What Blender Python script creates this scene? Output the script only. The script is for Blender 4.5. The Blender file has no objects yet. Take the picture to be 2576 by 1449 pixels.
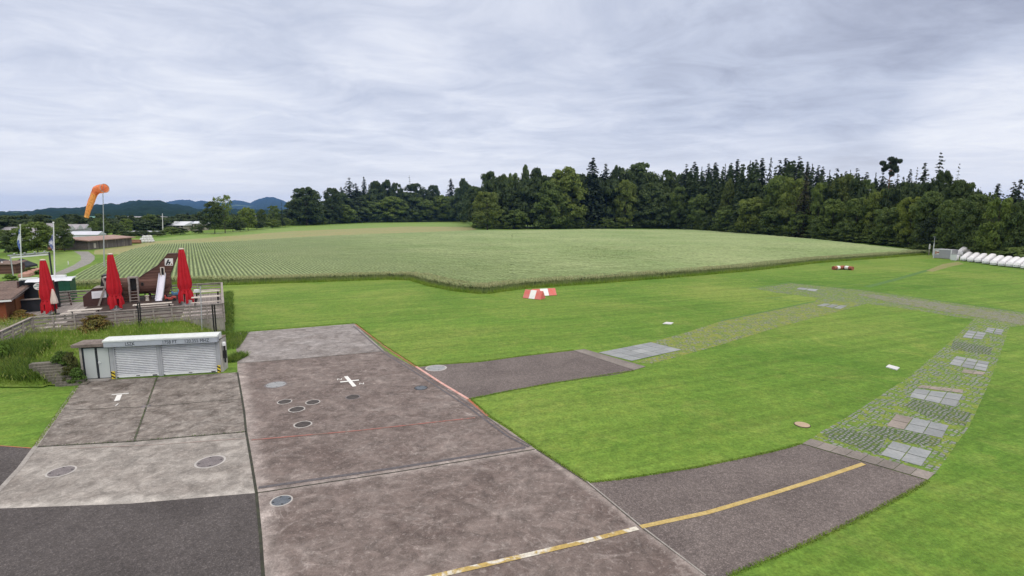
import bpy, bmesh, math, random
import numpy as np
from mathutils import Vector, Matrix
R = math.radians
rng = random.Random(7)
nr = np.random.default_rng(11)
sc = bpy.context.scene
col = sc.collection

# ------------------------------------------------------------------ camera
F, CX, CY, CAMH = 1300.0, 1288.0, 724.5, 9.0
TH = math.atan((CY - 535.0) / F)
cam = bpy.data.cameras.new('Camera')
cam.sensor_width = 36.0
cam.lens = 36.0 * F / 2576.0
cam.clip_start = 0.1
cam.clip_end = 30000
camo = bpy.data.objects.new('Camera', cam)
col.objects.link(camo)
camo.location = (0, 0, CAMH)
camo.rotation_euler = (math.pi / 2 - TH, 0, 0)
sc.camera = camo

# ------------------------------------------------------------------ light
SUN_EL, SUN_AZ, SUN_STR = 42.0, 150.0, 1.3      # azimuth: compass-like, 0 = +Y, clockwise
SKY_STR, NISH = 1.0, 0.08
sun = bpy.data.lights.new('Sun', 'SUN')
sun.energy = SUN_STR
sun.angle = R(35)
sun.color = (1.0, 0.93, 0.82)
suno = bpy.data.objects.new('Sun', sun)
col.objects.link(suno)
sd = Vector((math.sin(R(SUN_AZ)) * math.cos(R(SUN_EL)), math.cos(R(SUN_AZ)) * math.cos(R(SUN_EL)), math.sin(R(SUN_EL))))
suno.rotation_euler = sd.to_track_quat('Z', 'Y').to_euler()
sc.view_settings.view_transform = 'Standard'
sc.view_settings.look = 'None'
sc.view_settings.exposure = 0.0
sc.view_settings.gamma = 1.0
sc.cycles.max_bounces = 6
sc.cycles.diffuse_bounces = 3
sc.cycles.transparent_max_bounces = 8
sc.cycles.volume_bounces = 0


class NT:
    """tiny node helper"""
    def __init__(self, tree):
        self.t = tree
    def n(self, typ, **kw):
        nd = self.t.nodes.new(typ)
        for k, v in kw.items():
            setattr(nd, k, v)
        return nd
    def link(self, a, b):
        self.t.links.new(a, b)
    def setin(self, sock, v):
        if hasattr(v, 'is_output'):
            self.link(v, sock)
        else:
            sock.default_value = v
    def math(self, op, a, b=0.0, c=0.0, clamp=False):
        nd = self.n('ShaderNodeMath', operation=op, use_clamp=clamp)
        self.setin(nd.inputs[0], a); self.setin(nd.inputs[1], b); self.setin(nd.inputs[2], c)
        return nd.outputs[0]
    def vmath(self, op, a, b):
        nd = self.n('ShaderNodeVectorMath', operation=op)
        self.setin(nd.inputs[0], a); self.setin(nd.inputs[1], b)
        return nd.outputs['Value'] if op in ('DOT_PRODUCT', 'LENGTH', 'DISTANCE') else nd.outputs[0]
    def noise(self, vec, scale, detail=4, rough=0.55, dist=0.0, typ='FBM'):
        nd = self.n('ShaderNodeTexNoise')
        nd.noise_type = typ
        self.link(vec, nd.inputs['Vector'])
        nd.inputs['Scale'].default_value = scale
        nd.inputs['Detail'].default_value = detail
        nd.inputs['Roughness'].default_value = rough
        nd.inputs['Distortion'].default_value = dist
        return nd.outputs[0]
    def ramp(self, fac, stops, interp='LINEAR'):
        nd = self.n('ShaderNodeValToRGB')
        cr = nd.color_ramp
        cr.interpolation = interp
        while len(cr.elements) < len(stops):
            cr.elements.new(0.5)
        for e, (p, c) in zip(cr.elements, stops):
            e.position = p
            e.color = (c[0], c[1], c[2], 1) if not isinstance(c, (int, float)) else (c, c, c, 1)
        self.setin(nd.inputs[0], fac)
        return nd.outputs[0]
    def mix(self, fac, a, b, mode='MIX'):
        nd = self.n('ShaderNodeMix', data_type='RGBA', blend_type=mode)
        self.setin(nd.inputs[0], fac)
        for s, v in ((nd.inputs[6], a), (nd.inputs[7], b)):
            if isinstance(v, (tuple, list)):
                v = (v[0], v[1], v[2], 1)
            self.setin(s, v)
        return nd.outputs[2]
    def smooth(self, v, lo, hi):
        nd = self.n('ShaderNodeMapRange', interpolation_type='SMOOTHSTEP')
        self.setin(nd.inputs[0], v)
        nd.inputs[1].default_value = lo; nd.inputs[2].default_value = hi
        nd.inputs[3].default_value = 0; nd.inputs[4].default_value = 1
        return nd.outputs[0]


def fwd(px, py):
    dx, dz = (px - CX) / F, -(py - CY) / F
    return Vector((dx, math.cos(TH) + dz * math.sin(TH), -math.sin(TH) + dz * math.cos(TH)))

world = bpy.data.worlds.new('World')
sc.world = world
world.use_nodes = True
wt = NT(world.node_tree)
world.node_tree.nodes.clear()
tc = wt.n('ShaderNodeTexCoord').outputs['Generated']
sp = wt.n('ShaderNodeSeparateXYZ'); wt.link(tc, sp.inputs[0])
zc = wt.math('ADD', wt.math('MAXIMUM', sp.outputs[2], 0.0), 0.09)
cb = wt.n('ShaderNodeCombineXYZ')
wt.link(wt.math('MULTIPLY', wt.math('DIVIDE', sp.outputs[0], zc), 0.8), cb.inputs[0])
wt.link(wt.math('DIVIDE', sp.outputs[1], zc), cb.inputs[1])
cv = cb.outputs[0]
n1 = wt.noise(cv, 0.75, 8, 0.54, 0.5)
n2 = wt.noise(cv, 2.1, 11, 0.66, 0.7)
cl = wt.math('ADD', wt.math('MULTIPLY', n1, 0.55), wt.math('MULTIPLY', n2, 0.45))
def spot(px, py, c0, c1):
    d = fwd(px, py).normalized()
    return wt.smooth(wt.vmath('DOT_PRODUCT', tc, (d.x, d.y, d.z)), c0, c1)
cl = wt.math('SUBTRACT', cl, wt.math('MULTIPLY', spot(2440, 130, 0.93, 1.0), 0.13))
cl = wt.math('SUBTRACT', cl, wt.math('MULTIPLY', spot(1500, -60, 0.93, 1.0), 0.06))
cl = wt.math('ADD', cl, wt.math('MULTIPLY', spot(2520, 375, 0.987, 1.0), 0.26))
cl = wt.math('ADD', cl, wt.math('MULTIPLY', spot(250, 430, 0.93, 1.0), 0.08))
cl = wt.math('ADD', cl, wt.math('MULTIPLY', spot(1250, 330, 0.95, 1.0), 0.05))
ccol = wt.ramp(cl, [(0.27, (0.41, 0.445, 0.57)), (0.42, (0.60, 0.65, 0.79)), (0.54, (0.76, 0.80, 0.92)), (0.70, (0.98, 1.00, 1.06))])
hz = wt.smooth(sp.outputs[2], 0.16, 0.0)
ccol = wt.mix(wt.math('MULTIPLY', hz, 0.7), ccol, (1.10, 1.09, 1.10))
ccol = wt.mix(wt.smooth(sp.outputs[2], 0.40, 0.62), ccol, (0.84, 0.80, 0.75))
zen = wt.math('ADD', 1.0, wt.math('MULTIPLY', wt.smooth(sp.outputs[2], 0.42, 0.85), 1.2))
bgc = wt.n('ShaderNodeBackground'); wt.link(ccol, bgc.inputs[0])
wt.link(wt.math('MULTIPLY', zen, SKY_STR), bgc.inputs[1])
skyt = wt.n('ShaderNodeTexSky', sky_type='NISHITA', sun_disc=False)
skyt.sun_elevation = R(SUN_EL); skyt.sun_rotation = R(SUN_AZ)
bgs = wt.n('ShaderNodeBackground'); wt.link(skyt.outputs[0], bgs.inputs[0]); bgs.inputs[1].default_value = NISH
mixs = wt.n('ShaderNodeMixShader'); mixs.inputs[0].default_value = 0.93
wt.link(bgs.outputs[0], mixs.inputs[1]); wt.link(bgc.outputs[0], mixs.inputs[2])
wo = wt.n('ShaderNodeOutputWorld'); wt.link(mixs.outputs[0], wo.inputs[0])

# ------------------------------------------------------------------ projection helpers (2576 x 1449 picture units)
def ray(px, py):
    return fwd(px, py)
def G(px, py, z=0.0):
    d = ray(px, py)
    t = (z - CAMH) / d.z
    return Vector((d.x * t, d.y * t, z))
def AT(px, py, Y):
    d = ray(px, py)
    t = Y / d.y
    return Vector((d.x * t, Y, CAMH + d.z * t))

# ------------------------------------------------------------------ materials
def principled(name):
    m = bpy.data.materials.new(name)
    m.use_nodes = True
    nt = NT(m.node_tree)
    b = m.node_tree.nodes['Principled BSDF']
    return m, nt, b

def M(name, c1, c2=None, scale=3.0, detail=5, dist=0.0, rough=0.7, fine=None, bump=0.0, bscale=None, coord='Object', metal=0.0, stretch=None, lo=0.35, hi=0.65, island=0.0):
    m, nt, b = principled(name)
    if c2 is None:
        c2 = tuple(x * 0.8 for x in c1)
    if coord == 'World':
        v = nt.n('ShaderNodeNewGeometry').outputs['Position']
    else:
        v = nt.n('ShaderNodeTexCoord').outputs[coord]
    if stretch:
        v = nt.vmath('MULTIPLY', v, stretch)
    n = nt.noise(v, scale, detail, 0.6, dist)
    c = nt.ramp(n, [(lo, c1), (hi, c2)])
    if fine:
        f = nt.noise(v, fine[0], 3, 0.6)
        c = nt.mix(1.0, c, nt.ramp(f, [(0.3, 1 - fine[1]), (0.7, 1 + fine[1])]), 'MULTIPLY')
    if island:
        gi = nt.n('ShaderNodeNewGeometry')
        c = nt.mix(1.0, c, nt.ramp(gi.outputs['Random Per Island'], [(0.0, 1 - island), (1.0, 1 + island)]), 'MULTIPLY')
    nt.link(c, b.inputs['Base Color'])
    b.inputs['Roughness'].default_value = rough
    b.inputs['Metallic'].default_value = metal
    b.inputs['Specular IOR Level'].default_value = 0.3
    if bump:
        bp = nt.n('ShaderNodeBump')
        bp.inputs['Strength'].default_value = bump
        bp.inputs['Distance'].default_value = 0.02
        nt.link(nt.noise(v, bscale or scale * 4, 4), bp.inputs['Height'])
        nt.link(bp.outputs[0], b.inputs['Normal'])
    return m

def foliage(name, c1, c2, var=0.25, trans=0.33, scale=0.5):
    m, nt, b = principled(name)
    oi = nt.n('ShaderNodeObjectInfo')
    v = nt.n('ShaderNodeNewGeometry').outputs['Position']
    n = nt.noise(v, scale, 5, 0.65)
    c = nt.ramp(n, [(0.33, c1), (0.67, c2)])
    n2 = nt.noise(v, 5.0, 2, 0.6)
    c = nt.mix(1.0, c, nt.ramp(n2, [(0.3, 0.72), (0.7, 1.3)]), 'MULTIPLY')
    k = nt.ramp(oi.outputs['Random'], [(0.0, (1 - var, 1 - var, 1 - var * 0.6)), (0.5, (1, 1, 1)), (1.0, (1 + var * 1.2, 1 + var, 1 - var * 0.3))])
    c = nt.mix(1.0, c, k, 'MULTIPLY')
    nt.link(c, b.inputs['Base Color'])
    b.inputs['Roughness'].default_value = 0.65
    b.inputs['Specular IOR Level'].default_value = 0.2
    tr = nt.n('ShaderNodeBsdfTranslucent'); nt.link(c, tr.inputs[0])
    mx = nt.n('ShaderNodeMixShader'); mx.inputs[0].default_value = trans
    out = m.node_tree.nodes['Material Output']
    nt.link(b.outputs[0], mx.inputs[1]); nt.link(tr.outputs[0], mx.inputs[2]); nt.link(mx.outputs[0], out.inputs[0])
    return m

# lawn: broad patches, mowing lines, fine mottling
def lawn_mat():
    m, nt, b = principled('lawn')
    P = nt.n('ShaderNodeNewGeometry').outputs['Position']
    a = nt.noise(P, 0.055, 5, 0.6, 0.6)
    c = nt.ramp(a, [(0.32, (0.084, 0.176, 0.024)), (0.50, (0.124, 0.212, 0.034)), (0.68, (0.182, 0.246, 0.052))])
    y = nt.noise(P, 0.35, 6, 0.7, 0.8)
    c = nt.mix(nt.ramp(y, [(0.50, 0.0), (0.72, 0.42)]), c, (0.225, 0.265, 0.070))
    # mowing swaths along the strip direction
    mp = nt.n('ShaderNodeMapping'); mp.inputs['Rotation'].default_value = (0, 0, R(-22))
    nt.link(P, mp.inputs[0])
    s = nt.vmath('MULTIPLY', mp.outputs[0], (0.05, 1.1, 1.0))
    sw = nt.noise(s, 1.0, 4, 0.6)
    c = nt.mix(1.0, c, nt.ramp(sw, [(0.34, 0.85), (0.66, 1.13)]), 'MULTIPLY')
    s2 = nt.vmath('MULTIPLY', mp.outputs[0], (0.9, 6.0, 1.0))
    sw2 = nt.noise(s2, 1.0, 5, 0.7)
    c = nt.mix(1.0, c, nt.ramp(sw2, [(0.30, 0.88), (0.70, 1.11)]), 'MULTIPLY')
    cl_ = nt.noise(P, 1.4, 5, 0.7, 0.4)
    c = nt.mix(1.0, c, nt.ramp(cl_, [(0.32, (0.80, 0.86, 0.85)), (0.52, (1, 1, 1)), (0.70, (1.16, 1.06, 1.05))]), 'MULTIPLY')
    md_ = nt.noise(P, 3.2, 4, 0.7)
    c = nt.mix(1.0, c, nt.ramp(md_, [(0.32, 0.80), (0.68, 1.20)]), 'MULTIPLY')
    f = nt.noise(P, 9.0, 7, 0.8)
    c = nt.mix(1.0, c, nt.ramp(f, [(0.28, 0.55), (0.72, 1.42)]), 'MULTIPLY')
    nt.link(c, b.inputs['Base Color'])
    b.inputs['Roughness'].default_value = 0.85
    b.inputs['Specular IOR Level'].default_value = 0.1
    bp = nt.n('ShaderNodeBump'); bp.inputs['Strength'].default_value = 0.5; bp.inputs['Distance'].default_value = 0.03
    nt.link(f, bp.inputs['Height']); nt.link(bp.outputs[0], b.inputs['Normal'])
    return m

def concrete_mat(name, dark, mid, pale, amount=0.5, edges=(), vein=1.0, blot=0.5):
    """weathered slab: blotches, whitish swirls, fine grain, whitened bands along given joints"""
    m, nt, b = principled(name)
    P = nt.n('ShaderNodeNewGeometry').outputs['Position']
    a = nt.noise(P, blot, 7, 0.65, 0.8)
    c = nt.ramp(a, [(0.34, dark), (0.64, mid)])
    w = nt.noise(nt.vmath('MULTIPLY', P, (0.75, 1.25, 1.0)), 0.85, 10, 0.72, 0.9)
    patch = nt.noise(P, 0.22, 4, 0.55, 0.5)
    fac = nt.math('MULTIPLY', nt.ramp(w, [(0.50, 0.0), (0.72, 1.0)]), nt.ramp(patch, [(0.36, 0.15), (0.64, 1.0)]))
    # swirling scrape lines
    v = nt.noise(P, 0.8, 4, 0.5, 1.3)
    vl = nt.math('ABSOLUTE', nt.math('SUBTRACT', v, 0.5))
    line = nt.math('MULTIPLY', nt.smooth(vl, 0.028, 0.0), nt.ramp(nt.noise(P, 0.6, 3), [(0.47, 0.0), (0.66, 0.32 * vein)]))
    fac = nt.math('ADD', nt.math('MULTIPLY', fac, amount), line, clamp=True)
    for (p, q, wd, st) in edges:
        a0, b0 = G(*p), G(*q)
        d = (b0 - a0).normalized(); nrm = Vector((-d.y, d.x, 0))
        dd = nt.math('ABSOLUTE', nt.math('SUBTRACT', nt.vmath('DOT_PRODUCT', P, (nrm.x, nrm.y, 0)), a0.dot(nrm)))
        dd = nt.math('ADD', dd, nt.math('MULTIPLY', nt.math('SUBTRACT', nt.noise(P, 1.6, 5, 0.65), 0.5), wd * 1.5))
        fac = nt.math('ADD', fac, nt.math('MULTIPLY', nt.smooth(dd, wd, 0.0), st), clamp=True)
    c = nt.mix(fac, c, pale)
    sp2 = nt.noise(P, 1.9, 10, 0.76, 0.6)
    c = nt.mix(1.0, c, nt.ramp(sp2, [(0.34, 0.60), (0.50, 0.98), (0.66, 1.42)]), 'MULTIPLY')
    lich = nt.noise(P, 6.5, 7, 0.75, 0.4)
    c = nt.mix(nt.ramp(lich, [(0.54, 0.0), (0.63, 0.6 * amount)]), c, pale)
    drk = nt.noise(P, 0.55, 7, 0.68, 0.3)
    c = nt.mix(nt.ramp(drk, [(0.60, 0.0), (0.70, 0.5)]), c, tuple(x * 0.75 for x in dark))
    g = nt.noise(P, 22.0, 3, 0.7)
    c = nt.mix(1.0, c, nt.ramp(g, [(0.3, 0.78), (0.7, 1.22)]), 'MULTIPLY')
    nt.link(c, b.inputs['Base Color'])
    b.inputs['Roughness'].default_value = 0.8
    b.inputs['Specular IOR Level'].default_value = 0.25
    bp = nt.n('ShaderNodeBump'); bp.inputs['Strength'].default_value = 0.25; bp.inputs['Distance'].default_value = 0.01
    nt.link(g, bp.inputs['Height']); nt.link(bp.outputs[0], b.inputs['Normal'])
    return m

def asphalt_mat(name, c1, c2):
    m, nt, b = principled(name)
    P = nt.n('ShaderNodeNewGeometry').outputs['Position']
    a = nt.noise(P, 0.35, 6, 0.6, 0.6)
    c = nt.ramp(a, [(0.35, c1), (0.65, c2)])
    v = nt.n('ShaderNodeTexVoronoi'); v.inputs['Scale'].default_value = 38; nt.link(P, v.inputs['Vector'])
    sepc = nt.n('ShaderNodeSeparateColor'); nt.link(v.outputs['Color'], sepc.inputs[0])
    c = nt.mix(1.0, c, nt.ramp(sepc.outputs[0], [(0.0, 0.70), (0.75, 1.0), (1.0, 1.6)]), 'MULTIPLY')
    g = nt.noise(P, 6.0, 4, 0.8)
    c = nt.mix(1.0, c, nt.ramp(g, [(0.3, 0.75), (0.7, 1.3)]), 'MULTIPLY')
    nt.link(c, b.inputs['Base Color'])
    b.inputs['Roughness'].default_value = 0.85
    b.inputs['Specular IOR Level'].default_value = 0.2
    bp = nt.n('ShaderNodeBump'); bp.inputs['Strength'].default_value = 0.4; bp.inputs['Distance'].default_value = 0.01
    nt.link(sepc.outputs[0], bp.inputs['Height']); nt.link(bp.outputs[0], b.inputs['Normal'])
    return m

def paver_mat(name, stone, grass, rot, size=(0.25, 0.18), grassy=0.5, mortar=0.16):
    """small grass-jointed pavers, overgrown in patches"""
    m, nt, b = principled(name)
    P = nt.n('ShaderNodeNewGeometry').outputs['Position']
    mp = nt.n('ShaderNodeMapping'); mp.inputs['Rotation'].default_value = (0, 0, rot)
    nt.link(P, mp.inputs[0])
    wv = nt.n('ShaderNodeTexNoise'); wv.inputs['Scale'].default_value = 1.6; nt.link(P, wv.inputs['Vector'])
    wsc = nt.vmath('MULTIPLY', nt.vmath('SUBTRACT', wv.outputs['Color'], (0.5, 0.5, 0.5)), (0.30, 0.30, 0.0))
    br = nt.n('ShaderNodeTexBrick'); nt.link(nt.vmath('ADD', mp.outputs[0], wsc), br.inputs[0])
    br.inputs['Scale'].default_value = 1.0
    br.inputs['Brick Width'].default_value = size[0]; br.inputs['Row Height'].default_value = size[1]
    br.inputs['Mortar Size'].default_value = mortar * size[1]
    br.inputs['Color1'].default_value = (*stone, 1); br.inputs['Color2'].default_value = (*[x * 1.35 for x in stone], 1)
    br.inputs['Mortar'].default_value = (*[x * 0.8 for x in grass], 1)
    ov = nt.noise(P, 0.75, 6, 0.7, 0.8)
    ov2 = nt.noise(P, 5.0, 4, 0.7)
    o = nt.math('ADD', nt.math('MULTIPLY', ov, 0.65), nt.math('MULTIPLY', ov2, 0.35))
    gc = nt.ramp(nt.noise(P, 1.3, 5), [(0.35, grass), (0.65, (grass[0] * 1.7, grass[1] * 1.2, grass[2] * 1.3))])
    t = 0.5 - (grassy - 0.5) * 0.34
    stn = nt.n('ShaderNodeTexVoronoi'); stn.inputs['Scale'].default_value = 4.5; nt.link(P, stn.inputs['Vector'])
    ssp = nt.n('ShaderNodeSeparateColor'); nt.link(stn.outputs['Color'], ssp.inputs[0])
    o = nt.math('ADD', nt.math('MULTIPLY', o, 0.60), nt.math('MULTIPLY', ssp.outputs[0], 0.40))
    c = nt.mix(nt.ramp(o, [(t - 0.035, 0.0), (t + 0.035, 1.0)]), br.outputs[0], gc)
    c = nt.mix(1.0, c, nt.ramp(nt.noise(P, 11, 4, 0.75), [(0.3, 0.6), (0.7, 1.38)]), 'MULTIPLY')
    nt.link(c, b.inputs['Base Color'])
    b.inputs['Roughness'].default_value = 0.85
    b.inputs['Specular IOR Level'].default_value = 0.15
    return m

def planks_mat(name, c1, c2, width=0.14, axis=0, rough=0.75, gap=0.25, gapw=0.09):
    """boards of slightly different tone, running across the given object axis"""
    m, nt, b = principled(name)
    v = nt.n('ShaderNodeTexCoord').outputs['Object']
    s = nt.n('ShaderNodeSeparateXYZ'); nt.link(v, s.inputs[0])
    q = nt.math('DIVIDE', s.outputs[axis], width)
    cellv = nt.n('ShaderNodeTexWhiteNoise', noise_dimensions='1D'); nt.link(nt.math('FLOOR', q), cellv.inputs['W'])
    n = nt.noise(v, 3.0, 6, 0.7, 0.5)
    c = nt.ramp(nt.math('ADD', nt.math('MULTIPLY', cellv.outputs[0], 0.5), nt.math('MULTIPLY', n, 0.5)), [(0.2, c1), (0.8, c2)])
    fr = nt.math('FRACT', q)
    c = nt.mix(nt.math('LESS_THAN', fr, gapw), c, tuple(x * gap for x in c1))
    nt.link(c, b.inputs['Base Color'])
    b.inputs['Roughness'].default_value = rough
    b.inputs['Specular IOR Level'].default_value = 0.25
    return m

MAT = {}
MAT['lawn'] = lawn_mat()
MAT['slab_main'] = concrete_mat('slab_main', (0.112, 0.086, 0.080), (0.170, 0.138, 0.129), (0.39, 0.345, 0.33), 0.60,
    edges=[((597, 935), (662, 1449), 0.75, 0.55), ((650, 1241), (1345, 1131), 0.5, 0.45), ((1345, 1128), (1780, 1449), 0.30, 0.35)])
MAT['slab_far'] = concrete_mat('slab_far', (0.165, 0.145, 0.140), (0.265, 0.245, 0.245), (0.37, 0.355, 0.355), 0.6, vein=0.3)
MAT['slab_shed'] = concrete_mat('slab_shed', (0.090, 0.074, 0.066), (0.225, 0.200, 0.185), (0.41, 0.385, 0.365), 0.8, vein=0.3, blot=1.3)
MAT['slab_pale'] = concrete_mat('slab_pale', (0.190, 0.170, 0.158), (0.30, 0.278, 0.262), (0.45, 0.425, 0.405), 0.65, vein=0.4, blot=0.8,
    edges=[((0, 1279), (646, 1240), 0.4, 0.5)])
MAT['asphalt_dark'] = asphalt_mat('asphalt_dark', (0.066, 0.059, 0.060), (0.098, 0.088, 0.089))
MAT['asphalt'] = asphalt_mat('asphalt', (0.112, 0.094, 0.092), (0.158, 0.134, 0.130))
MAT['joint'] = M('joint', (0.02, 0.018, 0.016), (0.045, 0.05, 0.03), 4)
MAT['joint_grey'] = M('joint_grey', (0.055, 0.050, 0.045), (0.09, 0.085, 0.07), 4)
MAT['drain'] = M('drain', (0.075, 0.068, 0.075), (0.12, 0.11, 0.12), 9)
MAT['edge_concrete'] = M('edge_concrete', (0.24, 0.22, 0.21), (0.33, 0.31, 0.295), 2, coord='World', fine=(15, 0.15))
MAT['red_line'] = M('red_line', (0.33, 0.125, 0.105), (0.20, 0.13, 0.11), 3, coord='World', detail=8, lo=0.45, hi=0.62)
MAT['red_faint'] = M('red_faint', (0.33, 0.235, 0.22), (0.30, 0.27, 0.25), 3, coord='World', detail=8)
MAT['red_edge'] = M('red_edge', (0.42, 0.115, 0.06), (0.27, 0.16, 0.11), 2, coord='World', detail=8)
MAT['pink_edge'] = M('pink_edge', (0.62, 0.40, 0.37), (0.50, 0.24, 0.20), 3, coord='World', detail=8)
MAT['yellow_line'] = M('yellow_line', (0.40, 0.29, 0.10), (0.46, 0.355, 0.15), 3, coord='World', fine=(14, 0.2))
MAT['yellow_worn'] = M('yellow_worn', (0.40, 0.29, 0.10), (0.56, 0.53, 0.47), 1.2, coord='World', detail=9, dist=0.8, lo=0.47, hi=0.53, fine=(9, 0.25))
MAT['white_paint'] = M('white_paint', (0.74, 0.74, 0.74), (0.62, 0.62, 0.62), 5, coord='World', detail=7)
MAT['tile_blue'] = M('tile_blue', (0.215, 0.232, 0.245), (0.275, 0.288, 0.30), 0.9, coord='World', fine=(9, 0.12), island=0.16)
MAT['tile_brown'] = M('tile_brown', (0.205, 0.175, 0.155), (0.26, 0.225, 0.205), 0.9, coord='World', fine=(9, 0.15), island=0.16)
MAT['tile_pink'] = M('tile_pink', (0.27, 0.215, 0.205), (0.20, 0.20, 0.15), 2.5, coord='World', fine=(9, 0.3), island=0.16)
MAT['curb_slab'] = M('curb_slab', (0.165, 0.145, 0.135), (0.22, 0.195, 0.18), 0.8, coord='World', fine=(14, 0.18), island=0.16)
MAT['pavers'] = paver_mat('pavers', (0.172, 0.176, 0.176), (0.108, 0.190, 0.034), R(-38), (0.24, 0.2), 0.56)
MAT['pavers_far'] = paver_mat('pavers_far', (0.170, 0.172, 0.160), (0.105, 0.185, 0.034), R(-20), (0.3, 0.25), 0.50)
MAT['pavers_dry'] = paver_mat('pavers_dry', (0.170, 0.172, 0.150), (0.128, 0.195, 0.042), R(-20), (0.3, 0.25), 0.66)
MAT['cobbles'] = paver_mat('cobbles', (0.160, 0.164, 0.170), (0.085, 0.135, 0.042), R(-38), (0.22, 0.16), 0.10, 0.22)
MAT['gravel'] = paver_mat('gravel', (0.19, 0.18, 0.165), (0.11, 0.165, 0.045), R(-20), (0.15, 0.12), 0.22, 0.1)
MAT['path_far'] = M('path_far', (0.19, 0.185, 0.175), (0.25, 0.24, 0.225), 0.5, coord='World', fine=(4, 0.3))
MAT['dry_grass'] = M('dry_grass', (0.265, 0.240, 0.100), (0.215, 0.240, 0.085), 0.06, coord='World', fine=(1.2, 0.25), detail=7)
MAT['meadow'] = M('meadow', (0.13, 0.225, 0.035), (0.175, 0.255, 0.05), 0.05, coord='World', fine=(0.8, 0.22), detail=7)
MAT['green_dark'] = M('green_dark', (0.055, 0.135, 0.018), (0.075, 0.16, 0.022), 0.9, coord='World', fine=(6, 0.3))
MAT['bare_earth'] = M('bare_earth', (0.23, 0.19, 0.085), (0.15, 0.20, 0.04), 0.8, coord='World', fine=(5, 0.3))
MAT['soil'] = M('soil', (0.032, 0.020, 0.018), (0.06, 0.04, 0.034), 2, coord='World', fine=(18, 0.4))
MAT['crop_gap'] = M('crop_gap', (0.085, 0.125, 0.045), (0.125, 0.165, 0.06), 0.4, coord='World', fine=(2, 0.3))
MAT['crop'] = M('crop', (0.190, 0.262, 0.105), (0.262, 0.315, 0.150), 0.035, coord='World', fine=(1.6, 0.28), detail=8, rough=0.9)
MAT['stalk'] = M('stalk', (0.175, 0.240, 0.085), (0.260, 0.305, 0.125), 0.3, coord='World', fine=(3, 0.3), rough=0.9)
MAT['ear'] = M('ear', (0.37, 0.365, 0.20), (0.32, 0.355, 0.18), 0.15, coord='World', fine=(3, 0.25), rough=0.9)
MAT['tall_grass'] = foliage('tall_grass', (0.135, 0.245, 0.034), (0.235, 0.305, 0.062), 0.1, 0.35, 0.35)
MAT['fringe'] = foliage('fringe', (0.165, 0.285, 0.040), (0.250, 0.330, 0.065), 0.1, 0.4, 0.35)
MAT['seed_grass'] = M('seed_grass', (0.30, 0.29, 0.10), (0.20, 0.25, 0.06), 0.5, coord='World')
MAT['weed'] = foliage('weed', (0.060, 0.120, 0.024), (0.110, 0.185, 0.036), 0.2, 0.25, 0.8)

MAT['leaf'] = foliage('leaf', (0.074, 0.118, 0.036), (0.150, 0.205, 0.058), 0.32)
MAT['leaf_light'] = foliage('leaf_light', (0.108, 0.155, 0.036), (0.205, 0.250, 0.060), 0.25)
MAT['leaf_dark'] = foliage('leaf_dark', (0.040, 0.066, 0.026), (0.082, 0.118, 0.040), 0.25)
MAT['needle'] = foliage('needle', (0.015, 0.027, 0.016), (0.032, 0.050, 0.026), 0.25, 0.1)
MAT['needle_brown'] = foliage('needle_brown', (0.026, 0.026, 0.012), (0.052, 0.050, 0.022), 0.2, 0.1)
MAT['needle_pale'] = foliage('needle_pale', (0.055, 0.075, 0.07), (0.10, 0.125, 0.115), 0.2, 0.1)
MAT['leaf_red'] = foliage('leaf_red', (0.085, 0.115, 0.022), (0.24, 0.125, 0.045), 0.1, 0.2, 1.4)
MAT['leaf_gold'] = foliage('leaf_gold', (0.14, 0.15, 0.03), (0.30, 0.155, 0.05), 0.1, 0.2, 2.0)
MAT['bark'] = M('bark', (0.055, 0.042, 0.032), (0.10, 0.08, 0.062), 4, stretch=(1, 1, 0.25), fine=(20, 0.3))
MAT['bark_red'] = M('bark_red', (0.16, 0.085, 0.05), (0.22, 0.13, 0.085), 3, fine=(20, 0.3))
MAT['canopy_hill'] = None

MAT['white_metal'] = M('white_metal', (0.72, 0.74, 0.76), (0.66, 0.68, 0.71), 2, rough=0.4)
MAT['shutter'] = M('shutter', (0.70, 0.72, 0.75), (0.60, 0.62, 0.655), 1.2, rough=0.45, fine=(6, 0.06))
MAT['grey_metal'] = M('grey_metal', (0.37, 0.39, 0.42), (0.33, 0.345, 0.375), 2, rough=0.45)
MAT['gutter_face'] = M('gutter_face', (0.36, 0.40, 0.46), (0.32, 0.355, 0.41), 2, rough=0.45)
MAT['cap_metal'] = M('cap_metal', (0.60, 0.64, 0.65), (0.54, 0.575, 0.585), 1.5, rough=0.5, fine=(8, 0.08))
MAT['door_panel'] = M('door_panel', (0.44, 0.485, 0.495), (0.48, 0.515, 0.525), 0.8, rough=0.35)
MAT['dark_frame'] = M('dark_frame', (0.022, 0.026, 0.034), (0.03, 0.034, 0.042), 3, rough=0.5)
MAT['black'] = M('black', (0.012, 0.012, 0.013), (0.02, 0.02, 0.022), 4, rough=0.5)
MAT['black_ink'] = M('black_ink', (0.015, 0.018, 0.025), (0.02, 0.022, 0.03), 4, rough=0.6)
MAT['hazard_yellow'] = M('hazard_yellow', (0.68, 0.55, 0.05), (0.60, 0.46, 0.06), 6, rough=0.5)
MAT['old_roof'] = M('old_roof', (0.13, 0.105, 0.095), (0.21, 0.18, 0.165), 2.2, fine=(14, 0.3), rough=0.9)
MAT['block_wall'] = M('block_wall', (0.44, 0.43, 0.40), (0.33, 0.32, 0.295), 3, fine=(12, 0.15))
MAT['wall_concrete'] = M('wall_concrete', (0.30, 0.285, 0.255), (0.20, 0.195, 0.165), 1.3, stretch=(1.5, 1.5, 0.4), fine=(9, 0.15))
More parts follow.
